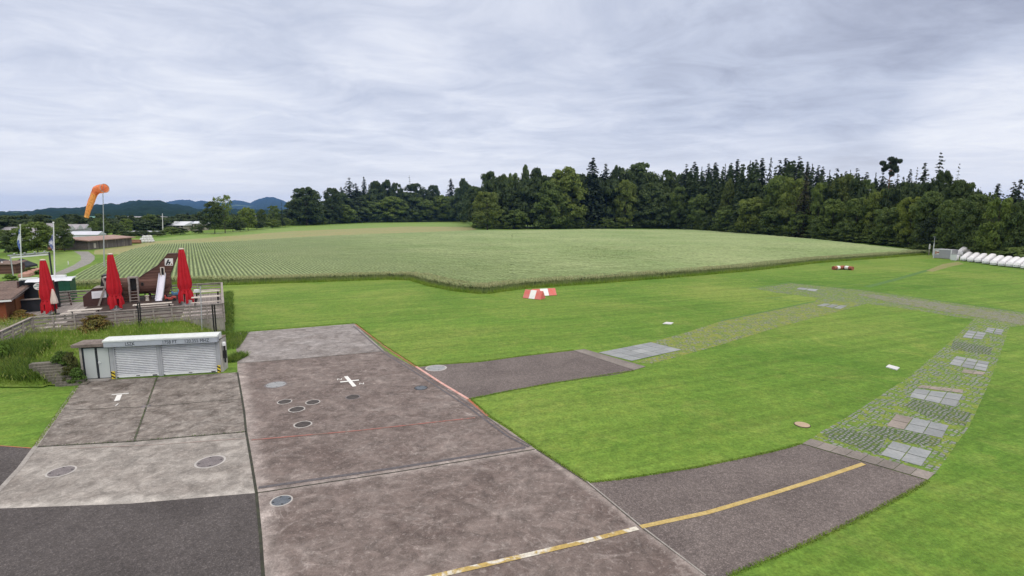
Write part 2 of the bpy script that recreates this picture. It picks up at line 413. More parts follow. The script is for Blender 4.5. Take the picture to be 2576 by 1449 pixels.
MAT['grey_wood'] = M('grey_wood', (0.20, 0.175, 0.165), (0.33, 0.295, 0.28), 2.0, stretch=(1, 1, 2.5), detail=7, fine=(14, 0.25))
MAT['pale_wood'] = M('pale_wood', (0.46, 0.42, 0.38), (0.56, 0.52, 0.48), 2.5, detail=7, fine=(14, 0.15))
MAT['deck_board'] = planks_mat('deck_board', (0.25, 0.22, 0.215), (0.37, 0.335, 0.325), 0.14, 0)
MAT['brown_board'] = planks_mat('brown_board', (0.078, 0.038, 0.030), (0.150, 0.080, 0.066), 0.13, 2)
MAT['brown_panel'] = M('brown_panel', (0.052, 0.026, 0.025), (0.072, 0.036, 0.033), 1.2, fine=(9, 0.15))
MAT['hut_front'] = planks_mat('hut_front', (0.185, 0.052, 0.022), (0.245, 0.075, 0.032), 0.35, 0, gapw=0.05, gap=0.5)
MAT['hut_side'] = planks_mat('hut_side', (0.165, 0.068, 0.026), (0.215, 0.095, 0.038), 0.3, 1, gapw=0.05, gap=0.5)
MAT['barn_board'] = planks_mat('barn_board', (0.105, 0.088, 0.085), (0.20, 0.175, 0.17), 0.9, 0, gapw=0.06, gap=0.6)
MAT['barn_roof'] = M('barn_roof', (0.34, 0.235, 0.205), (0.28, 0.175, 0.15), 0.5, fine=(4, 0.2))
MAT['corrugated'] = M('corrugated', (0.105, 0.068, 0.055), (0.195, 0.135, 0.115), 1.6, detail=8, fine=(10, 0.25))
MAT['red_cloth'] = M('red_cloth', (0.46, 0.010, 0.020), (0.38, 0.008, 0.016), 2.0, rough=0.75, fine=(9, 0.08))
MAT['beige_cloth'] = M('beige_cloth', (0.56, 0.47, 0.42), (0.62, 0.52, 0.47), 2.0, rough=0.8)
MAT['white_cloth'] = M('white_cloth', (0.70, 0.71, 0.72), (0.60, 0.61, 0.64), 1.5, rough=0.8)
MAT['black_cloth'] = M('black_cloth', (0.022, 0.026, 0.035), (0.035, 0.038, 0.05), 1.5, rough=0.8)
MAT['orange_cloth'] = foliage('orange_cloth', (0.92, 0.30, 0.13), (0.95, 0.40, 0.22), 0.02, 0.45, 0.8)
MAT['faded_cloth'] = foliage('faded_cloth', (0.97, 0.48, 0.14), (0.98, 0.58, 0.22), 0.02, 0.45, 0.8)
MAT['flag_blue'] = M('flag_blue', (0.10, 0.16, 0.42), (0.62, 0.65, 0.74), 1.6, lo=0.48, hi=0.54)
MAT['flag_white'] = M('flag_white', (0.55, 0.58, 0.66), (0.10, 0.13, 0.28), 2.2, lo=0.44, hi=0.5)
MAT['glass'] = M('glass', (0.02, 0.03, 0.035), (0.05, 0.06, 0.06), 2.5, rough=0.08)
MAT['green_box'] = M('green_box', (0.010, 0.060, 0.040), (0.014, 0.075, 0.05), 2, rough=0.5)
MAT['container'] = M('container', (0.36, 0.36, 0.40), (0.40, 0.40, 0.44), 0.5, rough=0.55)
MAT['trailer_white'] = M('trailer_white', (0.78, 0.78, 0.81), (0.72, 0.72, 0.76), 1.2, rough=0.35)
MAT['marker_red'] = M('marker_red', (0.62, 0.13, 0.11), (0.56, 0.20, 0.18), 2.5, rough=0.6)
MAT['marker_white'] = M('marker_white', (0.80, 0.80, 0.80), (0.72, 0.72, 0.72), 2.5, rough=0.6)
MAT['rust_red'] = M('rust_red', (0.30, 0.085, 0.05), (0.24, 0.10, 0.07), 2.5, rough=0.7)
MAT['lid_light'] = M('lid_light', (0.23, 0.24, 0.26), (0.29, 0.30, 0.32), 3, fine=(20, 0.2))
MAT['lid_dark'] = M('lid_dark', (0.040, 0.034, 0.033), (0.07, 0.060, 0.058), 4, fine=(24, 0.3))
MAT['lid_violet'] = M('lid_violet', (0.135, 0.12, 0.128), (0.185, 0.165, 0.172), 3, fine=(24, 0.3))
MAT['lid_blue'] = M('lid_blue', (0.085, 0.10, 0.125), (0.12, 0.135, 0.16), 3, fine=(24, 0.25))
MAT['ring_pale'] = M('ring_pale', (0.36, 0.345, 0.34), (0.44, 0.42, 0.41), 3)
MAT['plate_tan'] = M('plate_tan', (0.36, 0.27, 0.19), (0.42, 0.32, 0.23), 3)
MAT['stone'] = M('stone', (0.095, 0.088, 0.074), (0.165, 0.152, 0.130), 3, fine=(12, 0.25))
MAT['terracotta'] = M('terracotta', (0.36, 0.19, 0.15), (0.42, 0.25, 0.20), 2)
MAT['factory'] = M('factory', (0.56, 0.58, 0.66), (0.50, 0.52, 0.60), 0.3)
MAT['factory_roof'] = M('factory_roof', (0.25, 0.24, 0.27), (0.32, 0.31, 0.34), 0.3)
MAT['sky_light'] = M('sky_light', (0.62, 0.64, 0.70), (0.56, 0.58, 0.64), 0.3, rough=0.3)
MAT['pale_house'] = M('pale_house', (0.60, 0.60, 0.62), (0.52, 0.53, 0.56), 0.4)
MAT['tan_house'] = M('tan_house', (0.30, 0.27, 0.245), (0.36, 0.33, 0.30), 0.4)
MAT['bale_wrap'] = M('bale_wrap', (0.66, 0.67, 0.67), (0.55, 0.57, 0.56), 1.0, rough=0.4)
MAT['log'] = M('log', (0.24, 0.12, 0.075), (0.17, 0.085, 0.055), 1.5, fine=(8, 0.2))
MAT['orange_sheet'] = M('orange_sheet', (0.60, 0.30, 0.05), (0.52, 0.25, 0.05), 2)
MAT['sign_white'] = M('sign_white', (0.70, 0.71, 0.77), (0.66, 0.67, 0.73), 2)
MAT['sign_grey'] = M('sign_grey', (0.50, 0.52, 0.56), (0.46, 0.48, 0.52), 2)
MAT['sign_teal'] = M('sign_teal', (0.12, 0.26, 0.22), (0.16, 0.31, 0.27), 4)
MAT['toy_blue'] = M('toy_blue', (0.06, 0.16, 0.30), (0.08, 0.20, 0.36), 4)
MAT['toy_red'] = M('toy_red', (0.40, 0.07, 0.06), (0.34, 0.06, 0.05), 4)
MAT['slide_steel'] = M('slide_steel', (0.66, 0.66, 0.76), (0.60, 0.60, 0.70), 1.5, rough=0.3)
MAT['hedge_leaf'] = foliage('hedge_leaf', (0.055, 0.075, 0.022), (0.10, 0.11, 0.035), 0.2)

# ------------------------------------------------------------------ mesh helpers
def mesh_np(name, V, Fc, mats, midx=None, smooth=False):
    me = bpy.data.meshes.new(name)
    V = np.asarray(V, dtype=np.float32); Fc = np.asarray(Fc, dtype=np.int32)
    k = Fc.shape[1]
    me.vertices.add(len(V)); me.vertices.foreach_set('co', V.ravel())
    me.loops.add(Fc.size); me.loops.foreach_set('vertex_index', Fc.ravel())
    me.polygons.add(len(Fc))
    me.polygons.foreach_set('loop_start', np.arange(0, Fc.size, k, dtype=np.int32))
    if midx is not None:
        me.polygons.foreach_set('material_index', np.asarray(midx, dtype=np.int32))
    me.polygons.foreach_set('use_smooth', np.full(len(Fc), smooth, dtype=bool))
    for m in (mats if isinstance(mats, (list, tuple)) else [mats]):
        me.materials.append(m)
    me.update(calc_edges=True)
    return me

def obj(name, me, parent=None, loc=None, rotz=None):
    o = bpy.data.objects.new(name, me)
    col.objects.link(o)
    if parent is not None:
        o.parent = parent
    if loc is not None:
        o.location = loc
    if rotz is not None:
        o.rotation_euler = (0, 0, rotz)
    return o

def tag(o, label, cat, group=None):
    o['label'] = label; o['category'] = cat
    if group:
        o['group'] = group
    return o

def thing(name, label, cat, loc=(0, 0, 0), rotz=0.0, group=None):
    o = bpy.data.objects.new(name, None)
    col.objects.link(o)
    o.empty_display_size = 0.2
    o.location = loc; o.rotation_euler = (0, 0, rotz)
    return tag(o, label, cat, group)

class MB:
    def __init__(self):
        self.v = []; self.f = []; self.mi = []; self.cur = 0
    def add(self, vs, fs):
        b = len(self.v)
        self.v += [tuple(x) for x in vs]
        self.f += [tuple(b + i for i in f) for f in fs]
        self.mi += [self.cur] * len(fs)
        return self
    def box(self, x0, x1, y0, y1, z0, z1):
        vs = [(x, y, z) for z in (z0, z1) for y in (y0, y1) for x in (x0, x1)]
        return self.add(vs, [(0, 2, 3, 1), (4, 5, 7, 6), (0, 1, 5, 4), (2, 6, 7, 3), (0, 4, 6, 2), (1, 3, 7, 5)])
    def beam(self, p, q, w, h=None, up=(0, 0, 1)):
        """rectangular bar from p to q"""
        h = h or w
        p, q = Vector(p), Vector(q); d = (q - p).normalized()
        s = d.cross(Vector(up))
        if s.length < 1e-4:
            s = d.cross(Vector((1, 0, 0)))
        s.normalize(); u = s.cross(d)
        vs = []
        for c in (p, q):
            for a, b in ((-1, -1), (1, -1), (1, 1), (-1, 1)):
                vs.append(c + s * (a * w / 2) + u * (b * h / 2))
        return self.add(vs, [(3, 2, 1, 0), (4, 5, 6, 7), (0, 1, 5, 4), (1, 2, 6, 5), (2, 3, 7, 6), (3, 0, 4, 7)])
    def tube(self, pts, rads, n=8, cap=True):
        pts = [Vector(p) for p in pts]
        if isinstance(rads, (int, float)):
            rads = [rads] * len(pts)
        vs = []; fs = []
        for i, p in enumerate(pts):
            d = (pts[min(i + 1, len(pts) - 1)] - pts[max(i - 1, 0)]).normalized()
            s = d.cross(Vector((0, 0, 1)))
            if s.length < 1e-3:
                s = d.cross(Vector((0, 1, 0)))
            s.normalize(); u = s.cross(d)
            for k in range(n):
                a = 2 * math.pi * k / n
                vs.append(p + (s * math.cos(a) + u * math.sin(a)) * rads[i])
        for i in range(len(pts) - 1):
            for k in range(n):
                a, b = i * n + k, i * n + (k + 1) % n
                fs.append((a, b, b + n, a + n))
        if cap:
            fs.append(tuple(range(n - 1, -1, -1))); fs.append(tuple((len(pts) - 1) * n + k for k in range(n)))
        return self.add(vs, fs)
    def lathe(self, prof, n=24, c=(0, 0), fn=None):
        """profile [(r, z)] about z; fn(angle, i) scales the radius"""
        vs = []; fs = []
        for i, (r, z) in enumerate(prof):
            for k in range(n):
                a = 2 * math.pi * k / n
                rr = r * (fn(a, i) if fn else 1)
                vs.append((c[0] + rr * math.cos(a), c[1] + rr * math.sin(a), z))
        for i in range(len(prof) - 1):
            for k in range(n):
                a, b = i * n + k, i * n + (k + 1) % n
                fs.append((a, b, b + n, a + n))
        fs.append(tuple(range(n - 1, -1, -1))); fs.append(tuple((len(prof) - 1) * n + k for k in range(n)))
        return self.add(vs, fs)
    def prism(self, poly, a, b, f):
        """poly in 2-D, f(u, v, t) -> 3-D, extruded from t=a to t=b"""
        n = len(poly)
        vs = [f(u, v, a) for u, v in poly] + [f(u, v, b) for u, v in poly]
        fs = [tuple(range(n - 1, -1, -1)), tuple(range(n, 2 * n))]
        fs += [(i, (i + 1) % n, n + (i + 1) % n, n + i) for i in range(n)]
        return self.add(vs, fs)
    def quad(self, a, b, c, d):
        return self.add([a, b, c, d], [(0, 1, 2, 3)])
    def build(self, name, mat, parent=None, smooth=False, bevel=0.0, loc=None, rotz=None):
        me = bpy.data.meshes.new(name)
        me.from_pydata(self.v, [], self.f)
        for m in (mat if isinstance(mat, (list, tuple)) else [mat]):
            me.materials.append(m)
        me.polygons.foreach_set('material_index', self.mi)
        bm = bmesh.new(); bm.from_mesh(me)
        bmesh.ops.recalc_face_normals(bm, faces=bm.faces)
        bm.to_mesh(me); bm.free()
        if smooth:
            me.polygons.foreach_set('use_smooth', [True] * len(me.polygons))
        me.update()
        o = obj(name, me, parent, loc, rotz)
        if bevel:
            md = o.modifiers.new('bevel', 'BEVEL'); md.width = bevel; md.segments = 2; md.limit_method = 'ANGLE'
        return o

def copy_tree(o, parent=None):
    c = o.copy(); col.objects.link(c)
    if parent is not None:
        c.parent = parent
    for ch in list(o.children):
        copy_tree(ch, c)
    return c

def sheet(name, pts, z, mat, px=True, kind='structure', label=None):
    P = [G(*p, z) for p in pts] if px else [Vector((p[0], p[1], z)) for p in pts]
    me = bpy.data.meshes.new(name)
    me.from_pydata([tuple(p) for p in P], [], [tuple(range(len(P)))])
    me.materials.append(mat)
    if me.polygons[0].normal.z < 0:
        me.flip_normals()
    me.update()
    o = obj(name, me)
    if kind:
        o['kind'] = kind
    return o

def strips(name, segs, z, mat, kind='structure'):
    """flat painted / joint lines: list of (pixel polyline, width in m)"""
    mb = MB()
    for pts, w in segs:
        P = [G(*p, z) for p in pts]
        L = []; Rr = []
        for i, p in enumerate(P):
            d = (P[min(i + 1, len(P) - 1)] - P[max(i - 1, 0)]).normalized()
            n = Vector((-d.y, d.x, 0)) * (w / 2)
            L.append(p + n); Rr.append(p - n)
        for i in range(len(P) - 1):
            mb.quad(Rr[i], Rr[i + 1], L[i + 1], L[i])
    o = mb.build(name, mat)
    for p in o.data.polygons:
        pass
    bm = bmesh.new(); bm.from_mesh(o.data)
    for f in bm.faces:
        if f.normal.z < 0:
            f.normal_flip()
    bm.to_mesh(o.data); bm.free()
    if kind:
        o['kind'] = kind
    return o

def inside(poly, X, Y):
    c = np.zeros(X.shape, dtype=bool)
    n = len(poly)
    for i in range(n):
        x1, y1 = poly[i][0], poly[i][1]; x2, y2 = poly[(i + 1) % n][0], poly[(i + 1) % n][1]
        cond = ((y1 > Y) != (y2 > Y)) & (X < (x2 - x1) * (Y - y1) / (y2 - y1 + 1e-12) + x1)
        c ^= cond
    return c

def blades(P, h, w, lean=0.35):
    """one tapered blade (triangle) per point"""
    n = len(P)
    az = nr.uniform(0, 2 * np.pi, n); la = nr.uniform(0, 2 * np.pi, n)
    hh = h if np.ndim(h) else nr.uniform(h * 0.6, h * 1.2, n)
    d = np.stack([np.cos(az), np.sin(az), np.zeros(n)], 1) * (w / 2)
    tip = P + np.stack([np.cos(la) * lean * hh, np.sin(la) * lean * hh, hh], 1)
    V = np.stack([P - d, P + d, tip], 1).reshape(-1, 3)
    return V, np.arange(3 * n).reshape(-1, 3)

def text_mesh(txt, size, mat, name, parent, M4):
    cu = bpy.data.curves.new(name, 'FONT')
    cu.body = txt; cu.size = size; cu.extrude = 0.004; cu.offset = 0.0; cu.align_x = 'LEFT'
    to = bpy.data.objects.new(name, cu); col.objects.link(to)
    dg = bpy.context.evaluated_depsgraph_get()
    me = bpy.data.meshes.new_from_object(to.evaluated_get(dg))
    bpy.data.objects.remove(to); bpy.data.curves.remove(cu)
    me.transform(M4)
    me.materials.clear(); me.materials.append(mat)
    return obj(name, me, parent)

# ================================================================== GROUND, SLABS, PATHS
gv = [(-8000, -3000, 0), (8000, -3000, 0), (8000, 7600, 0), (-8000, 7600, 0)]
ground = obj('ground', mesh_np('ground', gv, [(0, 1, 2, 3)], MAT['lawn'])); ground['kind'] = 'structure'

S = lambda n, pts, lv, m: sheet(n, pts, 0.004 * lv, MAT[m])
# left half of the apron
S('shed_slab', [(195, 973), (213, 958), (395, 949), (597.5, 936.5), (606, 985), (614, 1034), (619, 1086), (337, 1110), (87, 1124)], 1, 'slab_shed')
S('pale_slab', [(87, 1124), (337, 1110), (619, 1086), (632, 1160), (644, 1240), (325, 1267), (0, 1279), (-90, 1281), (-60, 1262), (0, 1236)], 1, 'slab_pale')
S('dark_asphalt', [(-90, 1281), (0, 1279), (325, 1267), (645, 1240), (655, 1345), (662, 1449), (668, 1560), (-300, 1560), (-400, 1400)], 1, 'asphalt_dark')
S('left_asphalt', [(0, 1122), (78, 1128), (87, 1126), (0, 1238), (-60, 1262), (-90, 1281), (-420, 1400), (-420, 1120)], 2, 'asphalt_dark')
# right half
S('far_slab', [(592, 837.5), (740, 826), (892, 814), (930, 850), (968, 883), (790, 899), (597, 914)], 1, 'slab_far')
S('main_slab', [(597, 914), (790, 899), (968, 883), (1047, 925), (1110, 966), (1177, 1005), (1227, 1048), (1275, 1078), (1345, 1128), (1000, 1186), (645, 1240), (632, 1160), (619, 1086), (614, 1034), (606, 985), (597.5, 936.5)], 1, 'slab_main')
S('front_slab', [(645, 1240), (1000, 1186), (1345, 1128), (1480, 1215), (1612, 1325), (1700, 1389), (1780, 1449), (1920, 1560), (668, 1560), (662, 1449), (655, 1345)], 1, 'slab_main')
S('taxi_asphalt', [(1047, 924), (1100, 918), (1207, 911), (1320, 895.6), (1442, 882), (1520, 905), (1594.5, 932), (1550, 942), (1400, 962), (1280, 983), (1177, 1004), (1110, 965)], 2, 'asphalt')
S('lower_asphalt', [(1480, 1215), (1560, 1207), (1760, 1176), (1945, 1137), (2017.6, 1117), (2160, 1158), (2334, 1208.6), (2278, 1243), (2201, 1284), (2140, 1314), (2081, 1342), (1960, 1396), (1830, 1449), (1802, 1464), (1780, 1449), (1700, 1389), (1612, 1325)], 2, 'asphalt')
# joints, drains, painted lines
strips('slab_joint', [([(597.5, 936.5), (606, 985), (614, 1034), (619, 1086), (632, 1160), (645, 1240), (655, 1345), (662, 1449), (668, 1560)], 0.085),
                      ([(87, 1124), (337, 1110), (619, 1086)], 0.07), ([(645, 1240), (1000, 1186.5), (1345, 1130)], 0.05)], 0.012, MAT['joint'])
strips('fine_joint', [([(395, 949), (337, 1110)], 0.075), ([(162, 1031.5), (364.6, 1023), (610, 1003)], 0.05), ([(597, 914), (790, 899), (968, 883)], 0.06),
                      ([(1350, 1131), (1480, 1215), (1612, 1325), (1780, 1449), (1920, 1560)], 0.06)], 0.012, MAT['joint_grey'])
strips('slab_edge', [([(192, 975), (90, 1122), (50, 1176), (-30, 1262)], 0.16), ([(1475, 1209), (1612, 1322), (1776, 1447)], 0.05)], 0.014, MAT['edge_concrete'])
strips('drain_channel', [([(889, 820), (968, 889), (1047, 938), (1177, 1023), (1275, 1096), (1330, 1124)], 0.10),
                         ([(899, 820), (978, 888), (1056, 936), (1186, 1020), (1284, 1093), (1337, 1122)], 0.05),
                         ([(650, 1226.5), (1000, 1176), (1322, 1125)], 0.16)], 0.013, MAT['drain'])
strips('red_line', [([(632, 1106.5), (900, 1083), (1195, 1050.5)], 0.08)], 0.016, MAT['red_line'])
strips('faded_red_line', [([(170, 1128), (400, 1118), (620, 1102)], 0.05)], 0.016, MAT['red_faint'])
strips('red_edge_line', [([(894, 815), (968, 871), (1047, 922)], 0.15), ([(1177, 1003), (1227, 1046)], 0.14), ([(0, 1121), (78, 1127)], 0.05)], 0.017, MAT['red_edge'])
strips('pink_edge_line', [([(1047, 922), (1110, 963), (1177, 1003)], 0.15)], 0.017, MAT['pink_edge'])
strips('yellow_line', [([(1612, 1325), (1780, 1289), (1945, 1240.6), (2070, 1201), (2173, 1166)], 0.17)], 0.016, MAT['yellow_line'])
strips('worn_yellow_line', [([(1604, 1328), (1470, 1362), (1330, 1395), (1095, 1449), (860, 1500)], 0.17)], 0.017, MAT['yellow_worn'])
# the cross with its two letters, the T with its digit
def glyph(px, txt, size, rot, name='runway_letter'):
    c = G(*px)
    o = text_mesh(txt, size, MAT['white_paint'], name, None, Matrix.Translation((c.x, c.y, 0.016)) @ Matrix.Rotation(rot, 4, 'Z'))
    o['kind'] = 'structure'
strips('cross_mark', [([(870, 946.5), (892, 972)], 0.20), ([(856, 961), (903, 956)], 0.17)], 0.016, MAT['white_paint'])
# lift one stroke so the crossing strokes never share a plane
strips('tee_mark', [([(281, 992.5), (324, 989)], 0.12), ([(300.5, 993), (294, 1008)], 0.22)], 0.016, MAT['white_paint'])
for nme in ('cross_mark', 'tee_mark'):
    o = bpy.data.objects[nme]
    for i, v in enumerate(o.data.vertices):
        v.co.z += 0.002 if i >= 4 else 0
glyph((847, 957), 'N', 0.36, R(16)); glyph((903, 968), 'N', 0.36, R(16)); glyph((284, 1022), '1', 0.42, R(16))

# right hand paving
S('grass_pavers', [(2449, 804), (2490, 800), (2540, 822), (2520, 880), (2490, 960), (2440, 1070), (2390, 1140), (2352, 1192), (2040, 1104.5), (2066, 1085), (2130, 1050), (2200, 1005), (2290, 945), (2390, 860)], 1, 'pavers')
S('far_pavers', [(1900, 726), (1989, 712), (2123, 726), (2167, 730), (2310, 750), (2576, 787), (2700, 806), (2700, 850), (2576, 819), (2540, 822), (2490, 800), (2449.5, 804), (2300, 780), (2179, 764), (2120, 780), (2049, 760), (2057, 749), (1960, 737)], 1, 'pavers_far')
S('dry_pavers', [(1635, 861), (1720, 838), (1811, 809), (1940, 782), (2049, 760), (2100, 757), (2167, 763), (2108, 784), (1960, 822), (1811, 868), (1720, 893), (1640, 915), (1590, 912), (1713, 880)], 2, 'pavers_dry')
S('grey_path', [(2150, 739), (2200, 741), (2370, 764), (2576, 793), (2700, 812), (2700, 846), (2576, 818), (2400, 788), (2240, 760)], 3, 'gravel')
S('cobble_patch', [(2104, 1075), (2231, 1100), (2209, 1143), (2067, 1095)], 2, 'cobbles')
S('cobble_strip', [(2190, 1070), (2226, 1074), (2370, 1105), (2352, 1124), (2240, 1108), (2231, 1100), (2180, 1086)], 2, 'cobbles')
S('cobble_band', [(2300, 1004), (2400, 1028), (2445, 1039), (2429, 1070), (2330, 1046), (2270, 1020)], 2, 'cobbles')
S('cobble_field', [(2398, 858), (2450, 866), (2496, 874), (2492, 893), (2440, 886), (2392, 877)], 2, 'cobbles')

def tiles(name, q, nu, nv, lv, mats, gap=0.05):
    """a pad of nu x nv flat slabs inside the pixel quad q (a, b, c, d)"""
    a, b, c, d = [G(*p) for p in q]
    z = 0.004 * lv
    mb = MB()
    for i in range(nu):
        for j in range(nv):
            g = gap / 2
            u0, u1, v0, v1 = i / nu, (i + 1) / nu, j / nv, (j + 1) / nv
            def P(u, v):
                p = a * (1 - u) * (1 - v) + b * u * (1 - v) + c * u * v + d * (1 - u) * v
                return Vector((p.x, p.y, z))
            cs = [P(u0, v0), P(u1, v0), P(u1, v1), P(u0, v1)]
            m = sum(cs, Vector()) / 4
            cs = [p + (m - p).normalized() * g for p in cs]
            mb.cur = 0 if len(mats) == 1 else (1 if i < nu / 3 - 0.01 else 0)
            top = [p + Vector((0, 0, rng.uniform(0.006, 0.012))) for p in cs]
            mb.add(cs + top, [(4, 5, 6, 7), (0, 1, 5, 4), (1, 2, 6, 5), (2, 3, 7, 6), (3, 0, 4, 7)])
    o = mb.build(name, [MAT[m] for m in mats])
    o['kind'] = 'structure'
    return o
tiles('slab_pad', [(1505, 887.5), (1638, 861.5), (1714, 880.5), (1589, 908.5)], 5, 3, 4, ['tile_blue'], 0.04)
tiles('slab_pad', [(2434.7, 831), (2482, 838), (2472, 855), (2420, 849)], 2, 3, 3, ['tile_blue'], 0.14)
tiles('slab_pad', [(2484, 823.6), (2527, 829.6), (2520, 843.5), (2476, 835)], 2, 3, 3, ['tile_blue'], 0.14)
tiles('slab_pad', [(2405, 896), (2489.6, 911), (2481, 935), (2386, 917)], 3, 3, 3, ['tile_blue'], 0.09)
tiles('slab_pad', [(2302, 978), (2423, 993), (2404, 1025), (2287, 999)], 3, 2, 3, ['tile_blue'], 0.07)
tiles('slab_pad', [(2254, 1042), (2388, 1071), (2370, 1103), (2229, 1072)], 3, 2, 3, ['tile_blue', 'tile_brown'], 0.06)
tiles('slab_pad', [(2245, 1110), (2345, 1136.5), (2318, 1174), (2214, 1145)], 2, 2, 3, ['tile_blue'], 0.06)
tiles('slab_pad', [(2072, 763.5), (2133, 770), (2117, 778), (2052, 769)], 3, 3, 4, ['tile_blue'], 0.22)
tiles('slab_pad', [(2010, 723.5), (2060, 728.5), (2050, 733.5), (2002, 727.5)], 2, 1, 4, ['tile_blue'], 0.2)
tiles('pink_slab_row', [(2318, 969), (2424, 981), (2422, 990), (2306, 975)], 4, 1, 3, ['tile_pink'], 0.04)
tiles('pink_slab_row', [(2424, 929), (2480, 937), (2474, 944), (2418, 938)], 2, 1, 3, ['tile_pink'], 0.04)
tiles('kerb_slab_row', [(2040, 1104.5), (2352, 1192), (2334, 1208.6), (2017.6, 1117)], 8, 1, 4, ['curb_slab'], 0.03)
tiles('kerb_slab_row', [(1442, 882), (1470, 879), (1625, 923), (1594.5, 932)], 6, 1, 4, ['curb_slab'], 0.03)
# darker grown-in edges and tracks on the lawn
strips('lawn_edge', [([(1885, 725), (1989, 710.5), (2123, 724), (2167, 728.5), (2400, 761), (2600, 789)], 0.35), ([(2110, 713), (2180, 717)], 0.25), ([(2180, 722), (2250, 704), (2330, 681), (2372, 671)], 0.8),
                     ([(1811, 807.5), (2049, 758)], 0.25), ([(1926, 750), (1968, 747)], 0.35), ([(1940, 752), (2010, 759)], 0.3)], 0.006, MAT['green_dark'])
S('bare_track', [(2330, 681), (2372, 664), (2410, 658), (2425, 664), (2390, 671), (2345, 684)], 2, 'bare_earth')
# fields beyond
S('yellow_strip', [(388, 607), (470, 602), (732, 581.6), (880, 575.5), (1033, 569.6), (1185, 571), (1200, 577.5), (1040, 590), (780, 602), (560, 612), (392, 616), (300, 640), (236, 640), (238, 629), (330, 617)], 1, 'dry_grass')
S('green_strip', [(388, 601), (470, 592), (560, 584), (666, 575), (860, 564), (1033, 559.5), (1172, 558), (1185, 571), (1033, 569.6), (880, 575.5), (732, 581.6), (470, 602), (388, 607)], 1, 'meadow')
S('meadow', [(-60, 655), (40, 646), (118, 640), (186, 632), (206, 640), (205, 654), (185, 667), (150, 682), (120, 695), (-60, 700)], 1, 'meadow')
S('right_dry_edge', [(1700, 577), (1800, 580), (2070, 603), (2340, 635), (2300, 637), (2060, 606), (1790, 584)], 1, 'dry_grass')
S('farm_road', [(186, 632), (222, 632.5), (238, 644), (238, 653), (226, 663), (200, 674), (175, 685), (140, 697), (90, 712), (75, 706), (120, 695), (150, 682), (185, 667), (204, 654), (203, 643)], 2, 'path_far')

# ------------------------------------------------------------------ the grain field
ROWA = math.atan((480 - CX) / F)                 # row direction, measured from +Y
rd = np.array([math.sin(ROWA), math.cos(ROWA)]); cd = np.array([math.cos(ROWA), -math.sin(ROWA)])
front = [(165, 728), (300, 722), (480, 714), (570, 716), (985, 702), (1040, 704), (1085, 718), (1150, 731), (1218, 738), (1320, 724), (1500, 712), (1690, 697), (1880, 681), (2050, 661), (2200, 650), (2335, 639)]
back = [(2338, 633), (2070, 603), (1900, 589), (1740, 577.5), (1500, 576.5), (1200, 579), (1033, 585), (776, 595), (634, 604), (392, 613)]
left = [(327, 626), (287, 645), (225, 671), (160, 708)]
cropP = [G(*p) for p in front] + [G(*p, 0.8) for p in back] + [G(*p, 0.8) for p in left]
cropP = [(p.x, p.y) for p in cropP]
def vnoise(X, Y, s, seed):
    r = np.random.default_rng(seed)
    T = r.uniform(-1, 1, (257, 257))
    x, y = X * s % 256, Y * s % 256
    i, j = np.floor(x).astype(int), np.floor(y).astype(int)
    fx, fy = x - i, y - j
    fx = fx * fx * (3 - 2 * fx); fy = fy * fy * (3 - 2 * fy)
    return T[i, j] * (1 - fx) * (1 - fy) + T[i + 1, j] * fx * (1 - fy) + T[i, j + 1] * (1 - fx) * fy + T[i + 1, j + 1] * fx * fy
ca = np.array(cropP) @ np.stack([rd, cd], 1)     # along, across
SP = 0.52
cs = np.arange(ca[:, 1].min(), ca[:, 1].max(), SP / 4)
al = ca[:, 0].min() + np.cumsum(np.concatenate([[0], np.full(int((ca[:, 0].max() - ca[:, 0].min()) / 1.1), 1.1)]))
A, Cc = np.meshgrid(al, cs, indexing='ij')
X = A * rd[0] + Cc * cd[0]; Y = A * rd[1] + Cc * cd[1]
ph = (np.arange(len(cs)) % 4)[None, :]
prof = np.where(ph == 0, -0.34, np.where(ph == 2, 0.05, 0.0))
tram = (np.arange(len(cs)) // 4 % 17 == 5)[None, :] * -0.25
Zc = 0.76 + prof * (1 + 0.3 * vnoise(X, Y, 0.11, 3)) + 0.05 * vnoise(X, Y, 0.5, 4) + 0.04 * vnoise(X, Y, 1.3, 5) + 0.10 * vnoise(X, Y, 0.05, 6)
ok = inside(cropP, X, Y)
q = ok[:-1, :-1] & ok[1:, :-1] & ok[:-1, 1:] & ok[1:, 1:]
idx = np.arange(A.size).reshape(A.shape)
I, J = np.nonzero(q)
Fq = np.stack([idx[I, J], idx[I + 1, J], idx[I + 1, J + 1], idx[I, J + 1]], 1)
V = np.stack([X, Y, Zc], -1).reshape(-1, 3)
used = np.unique(Fq); rem = np.zeros(len(V), dtype=int); rem[used] = np.arange(len(used))
Vs, Fs, Ms = [V[used]], [rem[Fq]], [np.isin(J % 4, (0, 3)).astype(int)]
crop = obj('grain_crop', mesh_np('grain_crop', Vs[0], Fs[0], [MAT['crop'], MAT['crop_gap']], Ms[0], smooth=True))
tag(crop, 'wide field of pale green ripening grain sown in rows below the wood', 'crop'); crop['kind'] = 'stuff'
